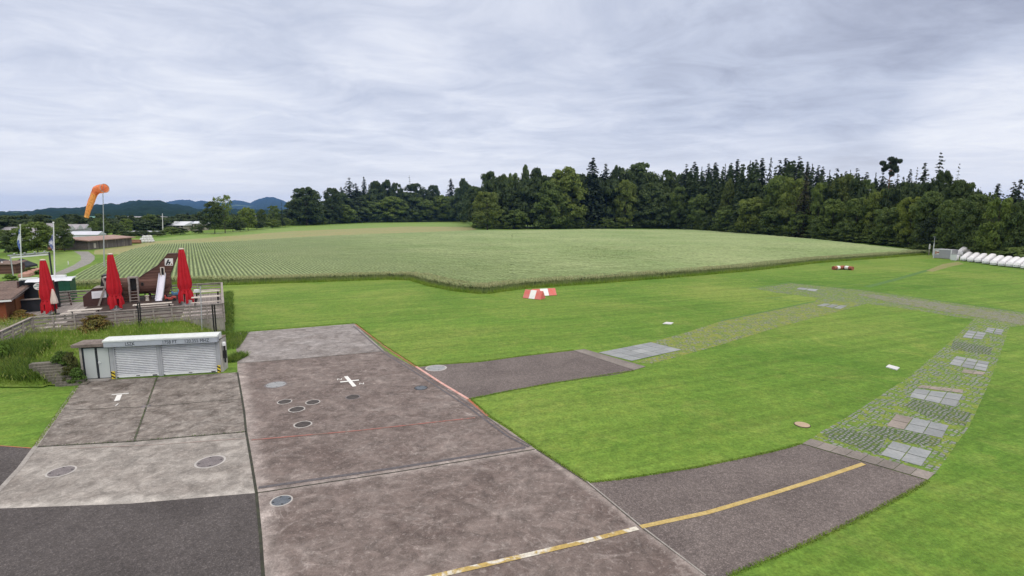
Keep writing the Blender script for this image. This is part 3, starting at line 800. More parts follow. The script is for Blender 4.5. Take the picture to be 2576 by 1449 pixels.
# stalks and ears along the near edges and over the nearer half
def poly_scatter(line, n, depth, jit=0.3):
    P = [np.array((p.x, p.y)) for p in [G(*q) for q in line]]
    L = np.array([np.linalg.norm(P[i + 1] - P[i]) for i in range(len(P) - 1)])
    k = nr.choice(len(L), n, p=L / L.sum()); t = nr.uniform(0, 1, n)
    P = np.array(P)
    base = P[k] * (1 - t[:, None]) + P[k + 1] * t[:, None]
    d = (P[k + 1] - P[k]) / L[k][:, None]
    nrm = np.stack([-d[:, 1], d[:, 0]], 1)
    return base + nrm * (nr.uniform(-jit, depth, n))[:, None]
pe = poly_scatter(front, 52000, 2.2, 0.25)
n2 = 190000
bx = np.array(cropP)
cand = np.stack([nr.uniform(-75, 110, n2 * 3), 52 + 78 * nr.uniform(0, 1, n2 * 3) ** 1.5], 1)
cand = cand[inside(cropP, cand[:, 0], cand[:, 1])]
cross = cand @ cd
frac = np.mod((cross - cs[0]) / SP, 1)
cand = cand[np.abs(frac - 0.5) < 0.30][:n2]
Vb, Fb = blades(np.column_stack([pe, np.zeros(len(pe))]), nr.uniform(0.55, 0.95, len(pe)), 0.05, 0.12)
Ve, Fe = blades(np.column_stack([pe + nr.normal(0, 0.03, pe.shape), nr.uniform(0.58, 0.82, len(pe))]), nr.uniform(0.10, 0.22, len(pe)), 0.07, 0.5)
Vt, Ft = blades(np.column_stack([cand, np.full(len(cand), 0.62)]), nr.uniform(0.12, 0.26, len(cand)), 0.06, 0.3)
Va = np.concatenate([Vb, Ve, Vt]); Fa = np.concatenate([Fb, Fe + len(Vb), Ft + len(Vb) + len(Ve)])
mi = np.concatenate([np.zeros(len(Fb)), np.ones(len(Fe)), np.full(len(Ft), 2)])
fe_ = poly_scatter(front, 26000, 0.1, 0.7)
Vq, Fq2 = blades(np.column_stack([fe_, np.zeros(len(fe_))]), nr.uniform(0.15, 0.55, len(fe_)), 0.05, 0.6)
o = obj('field_margin', mesh_np('field_margin', Vq, Fq2, MAT['fringe']))
tag(o, 'uncut grass margin between the mown lawn and the standing grain', 'grass'); o['kind'] = 'stuff'
st = obj('grain_stalks', mesh_np('grain_stalks', Va, Fa, [MAT['stalk'], MAT['ear'], MAT['crop']], mi))
tag(st, 'standing grain stalks and pale ears along the near edge of the field', 'crop'); st['kind'] = 'stuff'

# grass fringe along the slabs and asphalt
def fringe(lines, per_m, h, depth, w=0.02, both=True):
    out = []
    for line in lines:
        P = [G(*p) for p in line]
        L = sum((P[i + 1] - P[i]).length for i in range(len(P) - 1))
        out.append(poly_scatter(line, int(L * per_m), depth, depth if both else 0.0))
    p = np.concatenate(out)
    return blades(np.column_stack([p, np.zeros(len(p))]), nr.uniform(h * 0.5, h * 1.4, len(p)), w, 0.7)
Vf, Ff = fringe([[(592, 836), (740, 824.5), (892, 812.5)], [(895, 814), (968, 870), (1047, 921), (1100, 917), (1207, 910), (1320, 895), (1442, 881)],
                 [(1594, 933), (1400, 963), (1280, 984), (1183, 1004), (1230, 1046), (1278, 1077), (1350, 1128), (1482, 1214), (1560, 1206), (1760, 1175), (1945, 1136), (2017, 1116)],
                 [(2336, 1210), (2278, 1244), (2201, 1285), (2140, 1315), (2081, 1343), (1960, 1397), (1830, 1450)], [(193, 975), (88, 1123)]], 170, 0.06, 0.07, 0.03)
fr_ = obj('grass_fringe', mesh_np('grass_fringe', Vf, Ff, MAT['fringe']))
tag(fr_, 'ragged green grass fringe along the edges of the slabs and asphalt', 'grass'); fr_['kind'] = 'stuff'
Vw, Fw = fringe([[(619, 1086), (337, 1110), (87, 1124)], [(395, 949), (337, 1110)]], 26, 0.05, 0.03, 0.03)
wj = obj('joint_weeds', mesh_np('joint_weeds', Vw, Fw, MAT['weed']))
tag(wj, 'small green weeds growing in the joints of the concrete by the shed', 'weeds'); wj['kind'] = 'stuff'

# ------------------------------------------------------------------ hills and valley
def hill_mat(name, forest, field, cov, sc_):
    m, nt, b = principled(name)
    P = nt.n('ShaderNodeNewGeometry').outputs['Position']
    n = nt.noise(P, sc_, 4, 0.5, 0.4)
    crown = nt.noise(P, 0.09, 4, 0.7)
    f = nt.mix(1.0, nt.ramp(nt.noise(P, 0.012, 5, 0.6), [(0.3, forest), (0.7, tuple(x * 1.6 for x in forest))]), nt.ramp(crown, [(0.3, 0.5), (0.7, 1.5)]), 'MULTIPLY')
    c = nt.mix(nt.ramp(n, [(cov, 0.0), (cov + 0.015, 1.0)]), f, field)
    nt.link(c, b.inputs['Base Color'])
    b.inputs['Roughness'].default_value = 0.9; b.inputs['Specular IOR Level'].default_value = 0.0
    return m
def hills(name, prof, Y0, Y1, mat, bump, base_px=None, nx=420, ny=46):
    xs = np.array([p[0] for p in prof], float); ys = np.array([p[1] for p in prof], float)
    px = np.linspace(xs[0], xs[-1], nx)
    top = np.interp(px, xs, ys)
    V = np.zeros((nx, ny + 6, 3))
    t = np.linspace(0, 1, ny)
    for i in range(nx):
        rp = AT(px[i], top[i], Y1)
        for j in range(ny + 6):
            if j < ny:
                Yv = Y0 + (Y1 - Y0) * t[j]
                z = rp.z * (t[j] ** 1.25)
                z = max(z, 0.3 + 0.0 * t[j])
            else:
                Yv = Y1 + (j - ny + 1) * (Y1 - Y0) * 0.05
                z = rp.z * (1 - (j - ny + 1) / 6 * 0.5)
            x = (px[i] - CX) / F * Yv * 1.0
            V[i, j] = (x, Yv, z)
    Xv, Yv = V[..., 0], V[..., 1]
    V[..., 2] += bump * (0.55 * vnoise(Xv, Yv, 1 / 28.0, 21) + 0.45 * vnoise(Xv, Yv, 1 / 11.0, 22) + 1.6 * vnoise(Xv, Yv, 1 / 260.0, 23) * (np.clip((Yv - Y0) / (Y1 - Y0), 0, 1)) * 0.5)
    V[:, 0, 2] = -1
    idx = np.arange(nx * (ny + 6)).reshape(nx, ny + 6)
    Fq = np.stack([idx[:-1, :-1], idx[1:, :-1], idx[1:, 1:], idx[:-1, 1:]], -1).reshape(-1, 4)
    o = obj(name, mesh_np(name, V.reshape(-1, 3), Fq, mat, smooth=True)); o['kind'] = 'structure'
    return o
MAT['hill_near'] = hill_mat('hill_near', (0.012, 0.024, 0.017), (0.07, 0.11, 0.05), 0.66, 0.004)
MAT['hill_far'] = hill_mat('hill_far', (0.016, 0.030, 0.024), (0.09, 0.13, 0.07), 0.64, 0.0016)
ridge1 = [(-200, 533), (0, 533.5), (55, 533), (94, 533), (106, 529), (120, 527.5), (148, 524.6), (195, 524.6), (219, 523.4), (242, 518.7), (281, 514), (312, 514), (336, 508), (367, 505), (402, 505.5), (415, 505), (437, 512), (475, 518), (507, 528), (560, 531), (640, 528), (720, 531), (900, 534)]
ridge2 = [(360, 530), (400, 514), (437, 507), (462, 502), (487, 502.5), (502, 507), (518, 504.6), (540, 508), (577, 511.6), (590, 506), (601, 503), (618, 506), (638, 510.5), (648, 505), (660, 500.5), (680, 495), (697, 495.6), (715, 502), (728, 508), (760, 514), (820, 520), (900, 528)]
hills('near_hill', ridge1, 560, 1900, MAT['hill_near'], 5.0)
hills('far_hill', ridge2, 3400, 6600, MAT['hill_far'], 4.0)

# ================================================================== THE EQUIPMENT SHED
b0, b1 = G(213.6, 957), G(556, 936.5)
SHA = math.atan2(b1.y - b0.y, b1.x - b0.x)
SHW = (b1 - b0).length
def loc2(o, ang, p):                            # world point -> local x, y
    d = Vector(p) - Vector(o)
    return Vector((d.x * math.cos(ang) + d.y * math.sin(ang), -d.x * math.sin(ang) + d.y * math.cos(ang), d.z))
xm = loc2(b0, SHA, G(287.7, 953)).x             # side door part / roller part
xc = loc2(b0, SHA, G(399.4, 950)).x             # middle post
shed = thing('storage_shed', 'low concrete shed with two white roller doors and a grey double door', 'shed', b0, SHA)
mb = MB(); mb.box(-0.12, 0.0, 0.02, 0.85, 0, 1.86); mb.box(SHW, SHW + 0.1, 0.05, 0.85, 0, 1.9); mb.box(-0.12, SHW + 0.1, 0.851, 0.95, 0, 1.86)
mb.box(0.0, SHW, 0.30, 0.36, 0.0, 1.86)
mb.build('wall', MAT['block_wall'], shed)
MB().box(-0.36, xm - 0.14, -0.22, 1.0, 1.865, 2.03).build('roof_slab', MAT['old_roof'], shed, bevel=0.015)
MB().box(xm - 0.135, SHW + 0.12, -0.06, 0.96, 1.905, 1.96).build('roof', MAT['old_roof'], shed)
# steel frame of the double door
mb = MB()
mb.box(0.0, 0.07, 0.0, 0.10, 0, 1.86); mb.box(xm - 0.16, xm - 0.13, 0.0, 0.10, 0, 1.86); mb.box(0.07, xm - 0.16, 0.0, 0.10, 1.76, 1.86); mb.box(0.07, xm - 0.16, 0.0, 0.10, 0.0, 0.07)
mc = (xm - 0.09) / 2
mb.box(mc - 0.045, mc + 0.045, 0.0, 0.10, 0.07, 1.76)
mb.build('door_frame', MAT['dark_frame'], shed)
for i, (a, b) in enumerate(((0.075, mc - 0.05), (mc + 0.05, xm - 0.165))):
    d = MB().box(a, b, 0.03, 0.07, 0.075, 1.755).build('door', MAT['door_panel'], shed, bevel=0.008)
    if i:
        h = MB(); h.box(a + 0.03, a + 0.06, -0.02, 0.028, 0.86, 1.02); h.box(a + 0.03, a + 0.16, -0.045, -0.02, 0.95, 0.98)
        h.build('handle', MAT['white_metal'], d)
def roller(x0, x1):
    z0, z1, p = 0.14, 1.90, 0.10
    mb = MB(); pts = []
    n = int((z1 - z0) / p)
    pr = []
    for i in range(n):
        a = z0 + i * p
        for t, y in ((0.0, 0.095), (0.06, 0.02), (0.34, 0.0), (0.60, 0.012), (0.64, 0.09), (0.98, 0.098)):
            pr.append((y, a + t * p))
    vs = []; fs = []
    for y, z in pr:
        vs += [(x0, y + 0.005, z), (x1, y + 0.005, z)]
    for i in range(len(pr) - 1):
        fs.append((2 * i, 2 * i + 1, 2 * i + 3, 2 * i + 2))
    mb.add(vs, fs)
    r = mb.build('roller_door', MAT['shutter'], shed)
    MB().box(x0, x1, -0.005, 0.06, 0.03, 0.138).build('bottom_rail', MAT['white_metal'], r, bevel=0.01)
    MB().box((x0 + x1) / 2 - 0.09, (x0 + x1) / 2 + 0.09, -0.03, -0.006, 0.09, 0.12).build('handle', MAT['black'], r)
    MB().box(x0 + 0.01, x0 + 0.08, -0.02, -0.006, 0.05, 0.085).build('latch', MAT['black'], r)
    MB().box(x1 - 0.3, x1 - 0.08, -0.025, -0.006, 0.06, 0.11).build('latch', MAT['black'], r)
roller(xm + 0.14, xc - 0.11); roller(xc + 0.13, SHW - 0.19)
for a, b in ((xm - 0.125, xm + 0.135), (xc - 0.105, xc + 0.125), (SHW - 0.185, SHW + 0.03)):
    m2 = MB(); m2.box(a, b, -0.03, 0.09, 0, 1.9); m2.box(a + (b - a) * 0.35, a + (b - a) * 0.65, -0.055, -0.032, 0, 1.9)
    m2.build('post', MAT['grey_metal'], shed, bevel=0.006)
g = MB(); g.box(xm - 0.16, SHW + 0.06, -0.40, -0.065, 1.86, 2.14)
gut = g.build('shutter_box', MAT['gutter_face'], shed, bevel=0.01)
c = MB(); c.prism([(-0.43, 2.143), (-0.43, 2.22), (0.0, 2.30), (0.30, 2.30), (0.30, 1.962), (-0.06, 1.962), (-0.06, 2.143)], xm - 0.19, SHW + 0.09, lambda u, v, t: (t, u, v))
c.build('cap', MAT['cap_metal'], gut)
def lx(px, py):                                 # along-shed position of a lettering pixel on the shutter box face
    p0, p1 = b0, b1
    best = min(range(0, 2001), key=lambda k: abs(proj_x(p0 + (p1 - p0) * (k / 2000.0) + Vector((0.4 * math.sin(SHA), -0.4 * math.cos(SHA), 2.0))) - px))
    return best / 2000.0 * SHW
def proj_x(p):
    d = Vector(p) - Vector((0, 0, CAMH))
    y = d.y * math.cos(TH) - d.z * math.sin(TH)
    return CX + F * d.x / y
def proj(p):
    d = Vector(p) - Vector((0, 0, CAMH))
    y = d.y * math.cos(TH) - d.z * math.sin(TH)
    z = d.y * math.sin(TH) + d.z * math.cos(TH)
    return CX + F * d.x / y, CY - F * z / y
for txt, pa, pb in (('LSZK', 314, 338), ('1758 FT', 407, 442.5), ('120.355 MHZ', 463, 524)):
    xa, xb = lx(pa, 0), lx(pb, 0)
    cu = text_mesh(txt, 0.26, MAT['black_ink'], 'lettering', gut, Matrix.Identity(4))
    w = max(v.co.x for v in cu.data.vertices) - min(v.co.x for v in cu.data.vertices)
    cu.data.transform(Matrix.Translation((xa, -0.405, 1.91)) @ Matrix.Rotation(math.pi / 2, 4, 'X') @ Matrix.Diagonal(((xb - xa) / w, 1, 1, 1)))
# striped bumper plates
def hazard(x):
    o = MB().box(x - 0.085, x + 0.085, -0.105, -0.065, 0.02, 0.44).build('warning_plate', MAT['hazard_yellow'], shed, bevel=0.006)
    m2 = MB()
    for z in (0.03, 0.23):
        m2.prism([(-0.085, z + 0.12), (0.085, z), (0.085, z + 0.09), (-0.085, z + 0.20)], -0.109, -0.1055, lambda u, v, t: (x + u, t, v))
    m2.build('stripe', MAT['black'], o)
hazard(xm + 0.0); hazard(SHW - 0.06)
MB().box(-0.1, xm - 0.1, -0.35, -0.02, 0.0, 0.06).build('sill', MAT['edge_concrete'], shed)
mb = MB(); mb.tube([(SHW + 0.2, 0.25, 0.5), (SHW + 0.2, 0.25, 1.75)], 0.05, 8); mb.box(SHW + 0.12, SHW + 0.28, 0.2, 0.34, 0.75, 1.2)
mb.build('side_pipe', MAT['black'], shed)
m2 = MB(); m2.lathe([(0.10, 0), (0.11, 0.1), (0.10, 0.18), (0.05, 0.24)], 12, (SHW + 0.2, 0.2)); 
o = m2.build('side_lamp', MAT['white_metal'], shed); o.location = (0, 0, 1.5)

# ================================================================== BANK UP TO THE TERRACE
DZ = 1.25                                        # terrace floor height
Cn = G(562, 762, DZ + 1.0); Cn.z = 0             # near right corner of the terrace
Ln = G(78, 798, DZ + 1.0); Ln.z = 0
Fr = G(563.8, 709.9, DZ + 1.0); Fr.z = 0
DA = math.atan2(Cn.y - Ln.y, Cn.x - Ln.x)        # terrace local frame: x along the front (0 at left corner), y back
DL = (Cn - Ln).length
def D(p):
    return loc2(Ln, DA, p)
def DW(x, y, z):
    return Vector((Ln.x + x * math.cos(DA) - y * math.sin(DA), Ln.y + x * math.sin(DA) + y * math.cos(DA), z))
DD = D(Fr).y
def DP(px, py, z):                               # picture point at world height z -> local terrace x, y
    q = D(G(px, py, z)); return q.x, q.y
def DH(x, y, py):                                # height above a terrace point that shows at picture row py
    lo, hi = -1.0, 12.0
    for _ in range(40):
        m = (lo + hi) / 2
        if proj(DW(x, y, m))[1] > py: lo = m
        else: hi = m
    return lo
footL = [G(-420, 1010), G(-60, 985), G(110, 985), G(192, 972), G(213.6, 957)]
def smooth01(t):
    t = np.clip(t, 0, 1); return t * t * (3 - 2 * t)
def bank_z(X, Y):
    # distance behind the foot line / distance to the terrace front
    x = (X - Ln.x) * math.cos(DA) + (Y - Ln.y) * math.sin(DA)
    y = -(X - Ln.x) * math.sin(DA) + (Y - Ln.y) * math.cos(DA)
    fx = [D(p).x for p in footL] + [D(b1).x, DL + 0.2]
    fy = [D(p).y for p in footL] + [D(b1).y + 0.2, D(b1).y + 0.4]
    o = np.argsort(fx)
    yf = np.interp(x, np.array(fx)[o], np.array(fy)[o])
    t = (y - yf) / np.maximum(0.4 - yf, 0.5)
    z = 1.12 * smooth01(t * 1.05)
    z = z * smooth01((DL - 0.2 - x) / 2.8)
    z = np.where(y > 0.3, z, z)
    return z
gx = np.linspace(-52, -14, 130); gy = np.linspace(22, 46, 90)
GX, GY = np.meshgrid(gx, gy, indexing='ij')
BZ = bank_z(GX, GY)
keepx = (GX - Ln.x) * math.cos(DA) + (GY - Ln.y) * math.sin(DA)
keepy = -(GX - Ln.x) * math.sin(DA) + (GY - Ln.y) * math.cos(DA)
inshed = [(p.x, p.y) for p in (b0 + Vector((0.15 * math.sin(SHA), 0, 0)), b1, b1 + 0.7 * Vector((-math.sin(SHA), math.cos(SHA), 0)), b0 + 0.7 * Vector((-math.sin(SHA), math.cos(SHA), 0)))]
okb = (BZ > 0.01) & ((keepy < 0.6) | (keepx < 0.5)) & (keepy < 7) & ~inside(inshed, GX, GY)
BZ2 = BZ + 0.03 + 0.05 * vnoise(GX, GY, 0.9, 31)
idx = np.arange(GX.size).reshape(GX.shape)
q = okb[:-1, :-1] & okb[1:, :-1] & okb[:-1, 1:] & okb[1:, 1:]
I, J = np.nonzero(q)
Fq = np.stack([idx[I, J], idx[I + 1, J], idx[I + 1, J + 1], idx[I, J + 1]], 1)
bank = obj('bank', mesh_np('bank', np.stack([GX, GY, BZ2], -1).reshape(-1, 3), Fq, MAT['tall_grass'], smooth=True)); bank['kind'] = 'structure'
# unmown grass on the bank
n = 80000
px_ = np.stack([nr.uniform(-50, -16, n), nr.uniform(23, 44, n)], 1)
kx = (px_[:, 0] - Ln.x) * math.cos(DA) + (px_[:, 1] - Ln.y) * math.sin(DA)
ky = -(px_[:, 0] - Ln.x) * math.sin(DA) + (px_[:, 1] - Ln.y) * math.cos(DA)
bz = bank_z(px_[:, 0], px_[:, 1])
stepsP = [(p.x, p.y) for p in (G(96, 915, 1), G(128, 912, 1), G(198, 968), G(172, 974))]
m_ = (bz > 0.02) & ((ky < -0.15) | (kx < 0.2)) & (ky < 5) & ~inside(inshed, px_[:, 0], px_[:, 1]) & ~inside(stepsP, px_[:, 0], px_[:, 1])
px_, bz = px_[m_], bz[m_]
hgt = nr.uniform(0.22, 0.55, len(px_)) * (0.75 + 0.5 * (vnoise(px_[:, 0], px_[:, 1], 0.5, 33) > 0.0))
Vg, Fg = blades(np.column_stack([px_, bz]), hgt, 0.035, 0.45)
sd_ = px_[nr.uniform(0, 1, len(px_)) < 0.16]
bzs = bank_z(sd_[:, 0], sd_[:, 1])
Vs2, Fs2 = blades(np.column_stack([sd_, bzs + nr.uniform(0.3, 0.55, len(sd_))]), nr.uniform(0.12, 0.25, len(sd_)), 0.035, 0.5)
lw = np.concatenate([poly_scatter([(-30, 955), (60, 962), (180, 962)], 7000, 1.2, 0.2), poly_scatter([(-30, 930), (90, 925)], 6000, 1.6, 0.6)])
lz = bank_z(lw[:, 0], lw[:, 1])
lm = ~inside(stepsP, lw[:, 0], lw[:, 1])
lw, lz = lw[lm], lz[lm]
Vl_, Fl_ = blades(np.column_stack([lw, lz]), nr.uniform(0.35, 0.85, len(lw)), 0.05, 0.5)
o = obj('bank_weeds', mesh_np('bank_weeds', Vl_, Fl_, [MAT['tall_grass'], MAT['weed']], (nr.uniform(0, 1, len(Fl_)) < 0.5).astype(int)))
tag(o, 'dense tall weeds along the foot of the bank left of the steps', 'weeds'); o['kind'] = 'stuff'
tg = obj('tall_grass', mesh_np('tall_grass', np.concatenate([Vg, Vs2]), np.concatenate([Fg, Fs2 + len(Vg)]), [MAT['tall_grass'], MAT['seed_grass']], np.concatenate([np.zeros(len(Fg)), np.ones(len(Fs2))])))
tag(tg, 'unmown tall grass with seed heads on the bank behind the shed', 'grass'); tg['kind'] = 'stuff'
# strip of rough growth to the right of the terrace wall and shed
rg = np.concatenate([poly_scatter([(573, 846), (577, 800), (577, 735)], 3000, 0.6, 0.35), poly_scatter([(560, 912), (593, 912)], 1500, 1.6, 0.0), poly_scatter([(562, 880), (592, 840)], 2500, 0.9, 0.9)])
Vr, Fr_ = blades(np.column_stack([rg, np.zeros(len(rg))]), nr.uniform(0.12, 0.42, len(rg)), 0.04, 0.8)
o = obj('rough_growth', mesh_np('rough_growth', Vr, Fr_, [MAT['tall_grass'], MAT['weed']], (nr.uniform(0, 1, len(Fr_)) < 0.45).astype(int)))
tag(o, 'rough weeds and grass along the concrete wall of the terrace and the shed corner', 'weeds'); o['kind'] = 'stuff'

# stone steps
st_ = thing('garden_steps', 'short flight of rough stone steps climbing the grassy bank beside the shed', 'steps', G(192, 972), 0)
pa, pb = G(188, 968), G(112, 915, 0.95)
for i in range(9):
    t = i / 8
    p = pa.lerp(pb, t)
    s = MB().box(-0.62, 0.62, -0.16, 0.22, -0.25, 0.0)
    o = s.build('step', MAT['stone'], st_, bevel=0.02)
    o.location = (p.x - st_.location.x, p.y - st_.location.y, 0.10 + 0.92 * t)
    o.rotation_euler = (R(rng.uniform(-2, 2)), R(rng.uniform(-2, 2)), R(18 + rng.uniform(-4, 4)))

# ================================================================== TERRACE
dk = thing('terrace_deck', 'raised grey board terrace on a concrete wall behind the shed', 'terrace', Ln, DA)
mb = MB(); mb.box(-3.0, DL, 0.0, DD, DZ - 0.10, DZ)
mb.build('deck_floor', MAT['deck_board'], dk)
mb = MB(); mb.box(-3.0, DL - 0.02, 0.03, 0.25, 0, DZ - 0.10); mb.box(DL - 0.22, DL - 0.02, 0.25, DD - 0.02, 0, DZ - 0.10); mb.box(-3, DL - 0.22, DD - 0.22, DD - 0.02, 0, DZ - 0.10)
mb.build('wall', MAT['wall_concrete'], dk)
x0, y0 = DP(205, 776, DZ); x1, y1 = DP(440, 766, DZ)
mb = MB(); mb.box(x0 + 0.3, x1 + 0.8, 1.3, y0 + 5.5, DZ + 0.004, DZ + 0.03)
mb.build('play_mat', MAT['soil'], dk)

def fence(name, label, pts, zs, post_step, boards, hgt, top=True, post=0.09, group=None, skip_first=False):
    """pts: local terrace points; a post every post_step; boards: (low, high) heights above floor"""
    f = thing(name, label, 'fence', DW(*pts[0], 0), DA, group)
    o0 = Vector((*pts[0], 0))
    for a, b, za, zb in zip(pts[:-1], pts[1:], zs[:-1], zs[1:]):
        a, b = Vector((*a, za)) - o0, Vector((*b, zb)) - o0
        L = (b - a).length; nn = max(1, round(L / post_step))
        d = (b - a).normalized(); nrm = Vector((-d.y, d.x, 0)).normalized()
        for k in range(nn + 1):
            p = a.lerp(b, k / nn)
            mb = MB().box(-post / 2, post / 2, -post / 2, post / 2, -0.45, hgt - 0.05)
            mb.build('post', MAT['grey_wood'], f, loc=p - nrm * 0.07)
        for (l, h) in boards:
            mb = MB().beam(a + Vector((0, 0, (l + h) / 2)), b + Vector((0, 0, (l + h) / 2)), 0.03, h - l)
            mb.build('board', MAT['grey_wood'], f)
        if top:
            mb = MB().beam(a + Vector((0, 0, hgt)) - nrm * 0.03, b + Vector((0, 0, hgt)) - nrm * 0.03, 0.17, 0.04)
            mb.build('hand_rail', MAT['grey_wood'], f)
    return f
BR = [(0.02, 0.20), (0.30, 0.46), (0.56, 0.72), (0.79, 0.93)]
lend = DP(-30, 842, DZ + 0.65)
fence('terrace_fence', 'weathered grey board fence along the front of the terrace above the shed', [(0, 0), (DL, 0)], [DZ, DZ], 1.05, BR, 1.0)
fence('sloping_fence', 'weathered grey board fence stepping down the bank by the brown hut', [(lend[0], lend[1]), (0, 0)], [DZ - 0.45, DZ], 0.95, BR, 1.0)
fence('terrace_fence', 'grey plank fence closing the right end of the terrace beside the lawn', [(DL, DD), (DL, 0.1)], [DZ, DZ], 1.9, [(0.02, 0.2), (0.26, 0.46), (0.52, 0.7), (0.76, 0.94)], 1.0)
xb = DP(214, 739, DZ + 1.0)
fence('back_fence', 'open rail fence along the back of the terrace in front of the grain field', [(-1.5, DD), (DL, DD)], [DZ, DZ], 2.0, [(0.10, 0.20), (0.36, 0.46), (0.60, 0.70), (0.82, 0.94)], 1.0)

# ---- closed red parasols
def parasol(px, top, base, label, seed):
    x, y = DP(px, base, DZ)
    w = DW(x, y, DZ)
    H = DH(x, y, top) - DZ
    t = thing('closed_parasol', label, 'parasol', w, DA + seed, 'closed red parasols on the terrace')
    rs = random.Random(seed)
    ph = [rs.uniform(0, 6) for _ in range(4)]
    def fold(a, i):
        k = 0.17 + 0.16 * (1 - i / 15)
        return 0.95 + k * (2 * abs(math.sin(4 * a + ph[0] + 0.10 * i + 0.25 * math.sin(i * 0.7 + ph[1]))) - 1.1) + 0.06 * math.sin(3 * a + ph[1] + 0.2 * i) + 0.05 * math.sin(17 * a + ph[2])
    pr = [(0.43, 0.06), (0.44, 0.12), (0.42, 0.20), (0.36, 0.245), (0.335, 0.27), (0.40, 0.31), (0.425, 0.36), (0.41, 0.43), (0.385, 0.50), (0.35, 0.58), (0.32, 0.66), (0.28, 0.74), (0.25, 0.82), (0.215, 0.90), (0.18, 0.955), (0.155, 0.975)]
    sc_ = 0.98 * H / 4.4
    mb = MB(); n = 40
    vs = []; fs = []
    for i, (r, z) in enumerate(pr):
        for k in range(n):
            a = 2 * math.pi * k / n
            rr = r * sc_ * fold(a, i)
            zz = z * H + (0.16 * math.sin(4 * a + ph[3]) * H / 4.4 if i == 0 else 0)
            vs.append((rr * math.cos(a), rr * math.sin(a), zz))
    for i in range(len(pr) - 1):
        for k in range(n):
            # leave the slits at the bottom open
            if i < 2 and k % 10 in (4, 5):
                continue
            a, b = i * n + k, i * n + (k + 1) % n
            fs.append((a, b, b + n, a + n))
    fs.append(tuple((len(pr) - 1) * n + k for k in range(n)))
    mb.add(vs, fs)
    cn = mb.build('canopy', MAT['red_cloth'], t, smooth=True)
    mb = MB().lathe([(0.345 * sc_, 0.252 * H), (0.36 * sc_, 0.257 * H), (0.36 * sc_, 0.272 * H), (0.345 * sc_, 0.277 * H)], 20); mb.build('strap', MAT['red_cloth'], cn, smooth=True)
    MB().lathe([(0.17 * sc_, 0.976 * H), (0.19 * sc_, 0.982 * H), (0.19 * sc_, 0.992 * H), (0.06, 1.0 * H)], 16).build('cap', MAT['beige_cloth'], t)
    MB().lathe([(0.055, 0.02), (0.055, 0.95 * H)], 12).build('pole', MAT['white_metal'], t)
    mb = MB().lathe([(0.36, 0.0), (0.36, 0.06), (0.10, 0.09), (0.09, 0.22)], 16); mb.build('base', MAT['grey_metal'], t)
    for k in range(4):
        a = k * math.pi / 2 + 0.4
        mb = MB().beam((0.30 * math.cos(a) * sc_, 0.30 * math.sin(a) * sc_, 0.05), (0.09 * math.cos(a), 0.09 * math.sin(a), 0.62 * H), 0.035)
        mb.build('rib', MAT['pale_wood'], t)
    return t
parasol(125, 652, 791, 'closed red parasol by the brown hut, leftmost of the three', 0.4)
parasol(293, 637, 779, 'closed red parasol standing in front of the wooden aeroplane', 1.3)
parasol(469, 624, 766, 'closed red parasol beside the slide and the picnic tables', 2.2)

# ---- small beige parasol
x, y = DP(140, 791, DZ)
t = thing('closed_parasol', 'small closed beige parasol on a round foot beside the red one', 'parasol', DW(x, y, DZ), DA)
H = DH(x, y, 726) - DZ
MB().lathe([(0.20, 0.42 * H), (0.22, 0.45 * H), (0.19, 0.6 * H), (0.12, 0.8 * H), (0.05, 0.97 * H), (0.02, 0.99 * H)], 24, fn=lambda a, i: 1 + 0.18 * math.sin(7 * a)).build('canopy', MAT['beige_cloth'], t, smooth=True)
MB().lathe([(0.025, 0.03), (0.025, H)], 10).build('pole', MAT['dark_frame'], t)
MB().lathe([(0.42, 0), (0.42, 0.04), (0.06, 0.08), (0.05, 0.4)], 20).build('base', MAT['black'], t)

# ---- benches and picnic tables
def bench(x, y, L, w, h, label, name='bench', mat='pale_wood', ang=0.0, cat='bench', group=None, legw=0.05):
    t = thing(name, label, cat, DW(x, y, DZ), DA + ang, group)
    mb = MB(); nb = max(2, round(w / 0.14))
    for k in range(nb):
        a = -w / 2 + k * w / nb
        mb.box(-L / 2, L / 2, a + 0.006, a + w / nb - 0.006, h - 0.045, h + rng.uniform(0, 0.004))
    mb.build('tabletop' if cat == 'table' else 'seat', MAT[mat], t)
    for s in (-1, 1):
        m2 = MB(); xx = s * (L / 2 - 0.22)
        m2.beam((xx, -w / 2 + 0.04, 0), (xx, w / 2 - 0.06, h - 0.06), legw); m2.beam((xx + 0.052, w / 2 - 0.04, 0), (xx + 0.052, -w / 2 + 0.06, h - 0.06), legw)
        m2.box(xx - 0.03, xx + 0.08, -w / 2 + 0.02, w / 2 - 0.02, h - 0.10, h - 0.05)
        m2.build('leg', MAT['black'], t)
    return t
def at_px(px0, px1, py0, py1, z):
    a, b = DP(px0, py0, z), DP(px1, py1, z)
    return (a[0] + b[0]) / 2, (a[1] + b[1]) / 2, math.hypot(b[0] - a[0], b[1] - a[1])
GT = 'picnic tables at the right end of the terrace'; GB = 'picnic benches at the right end of the terrace'
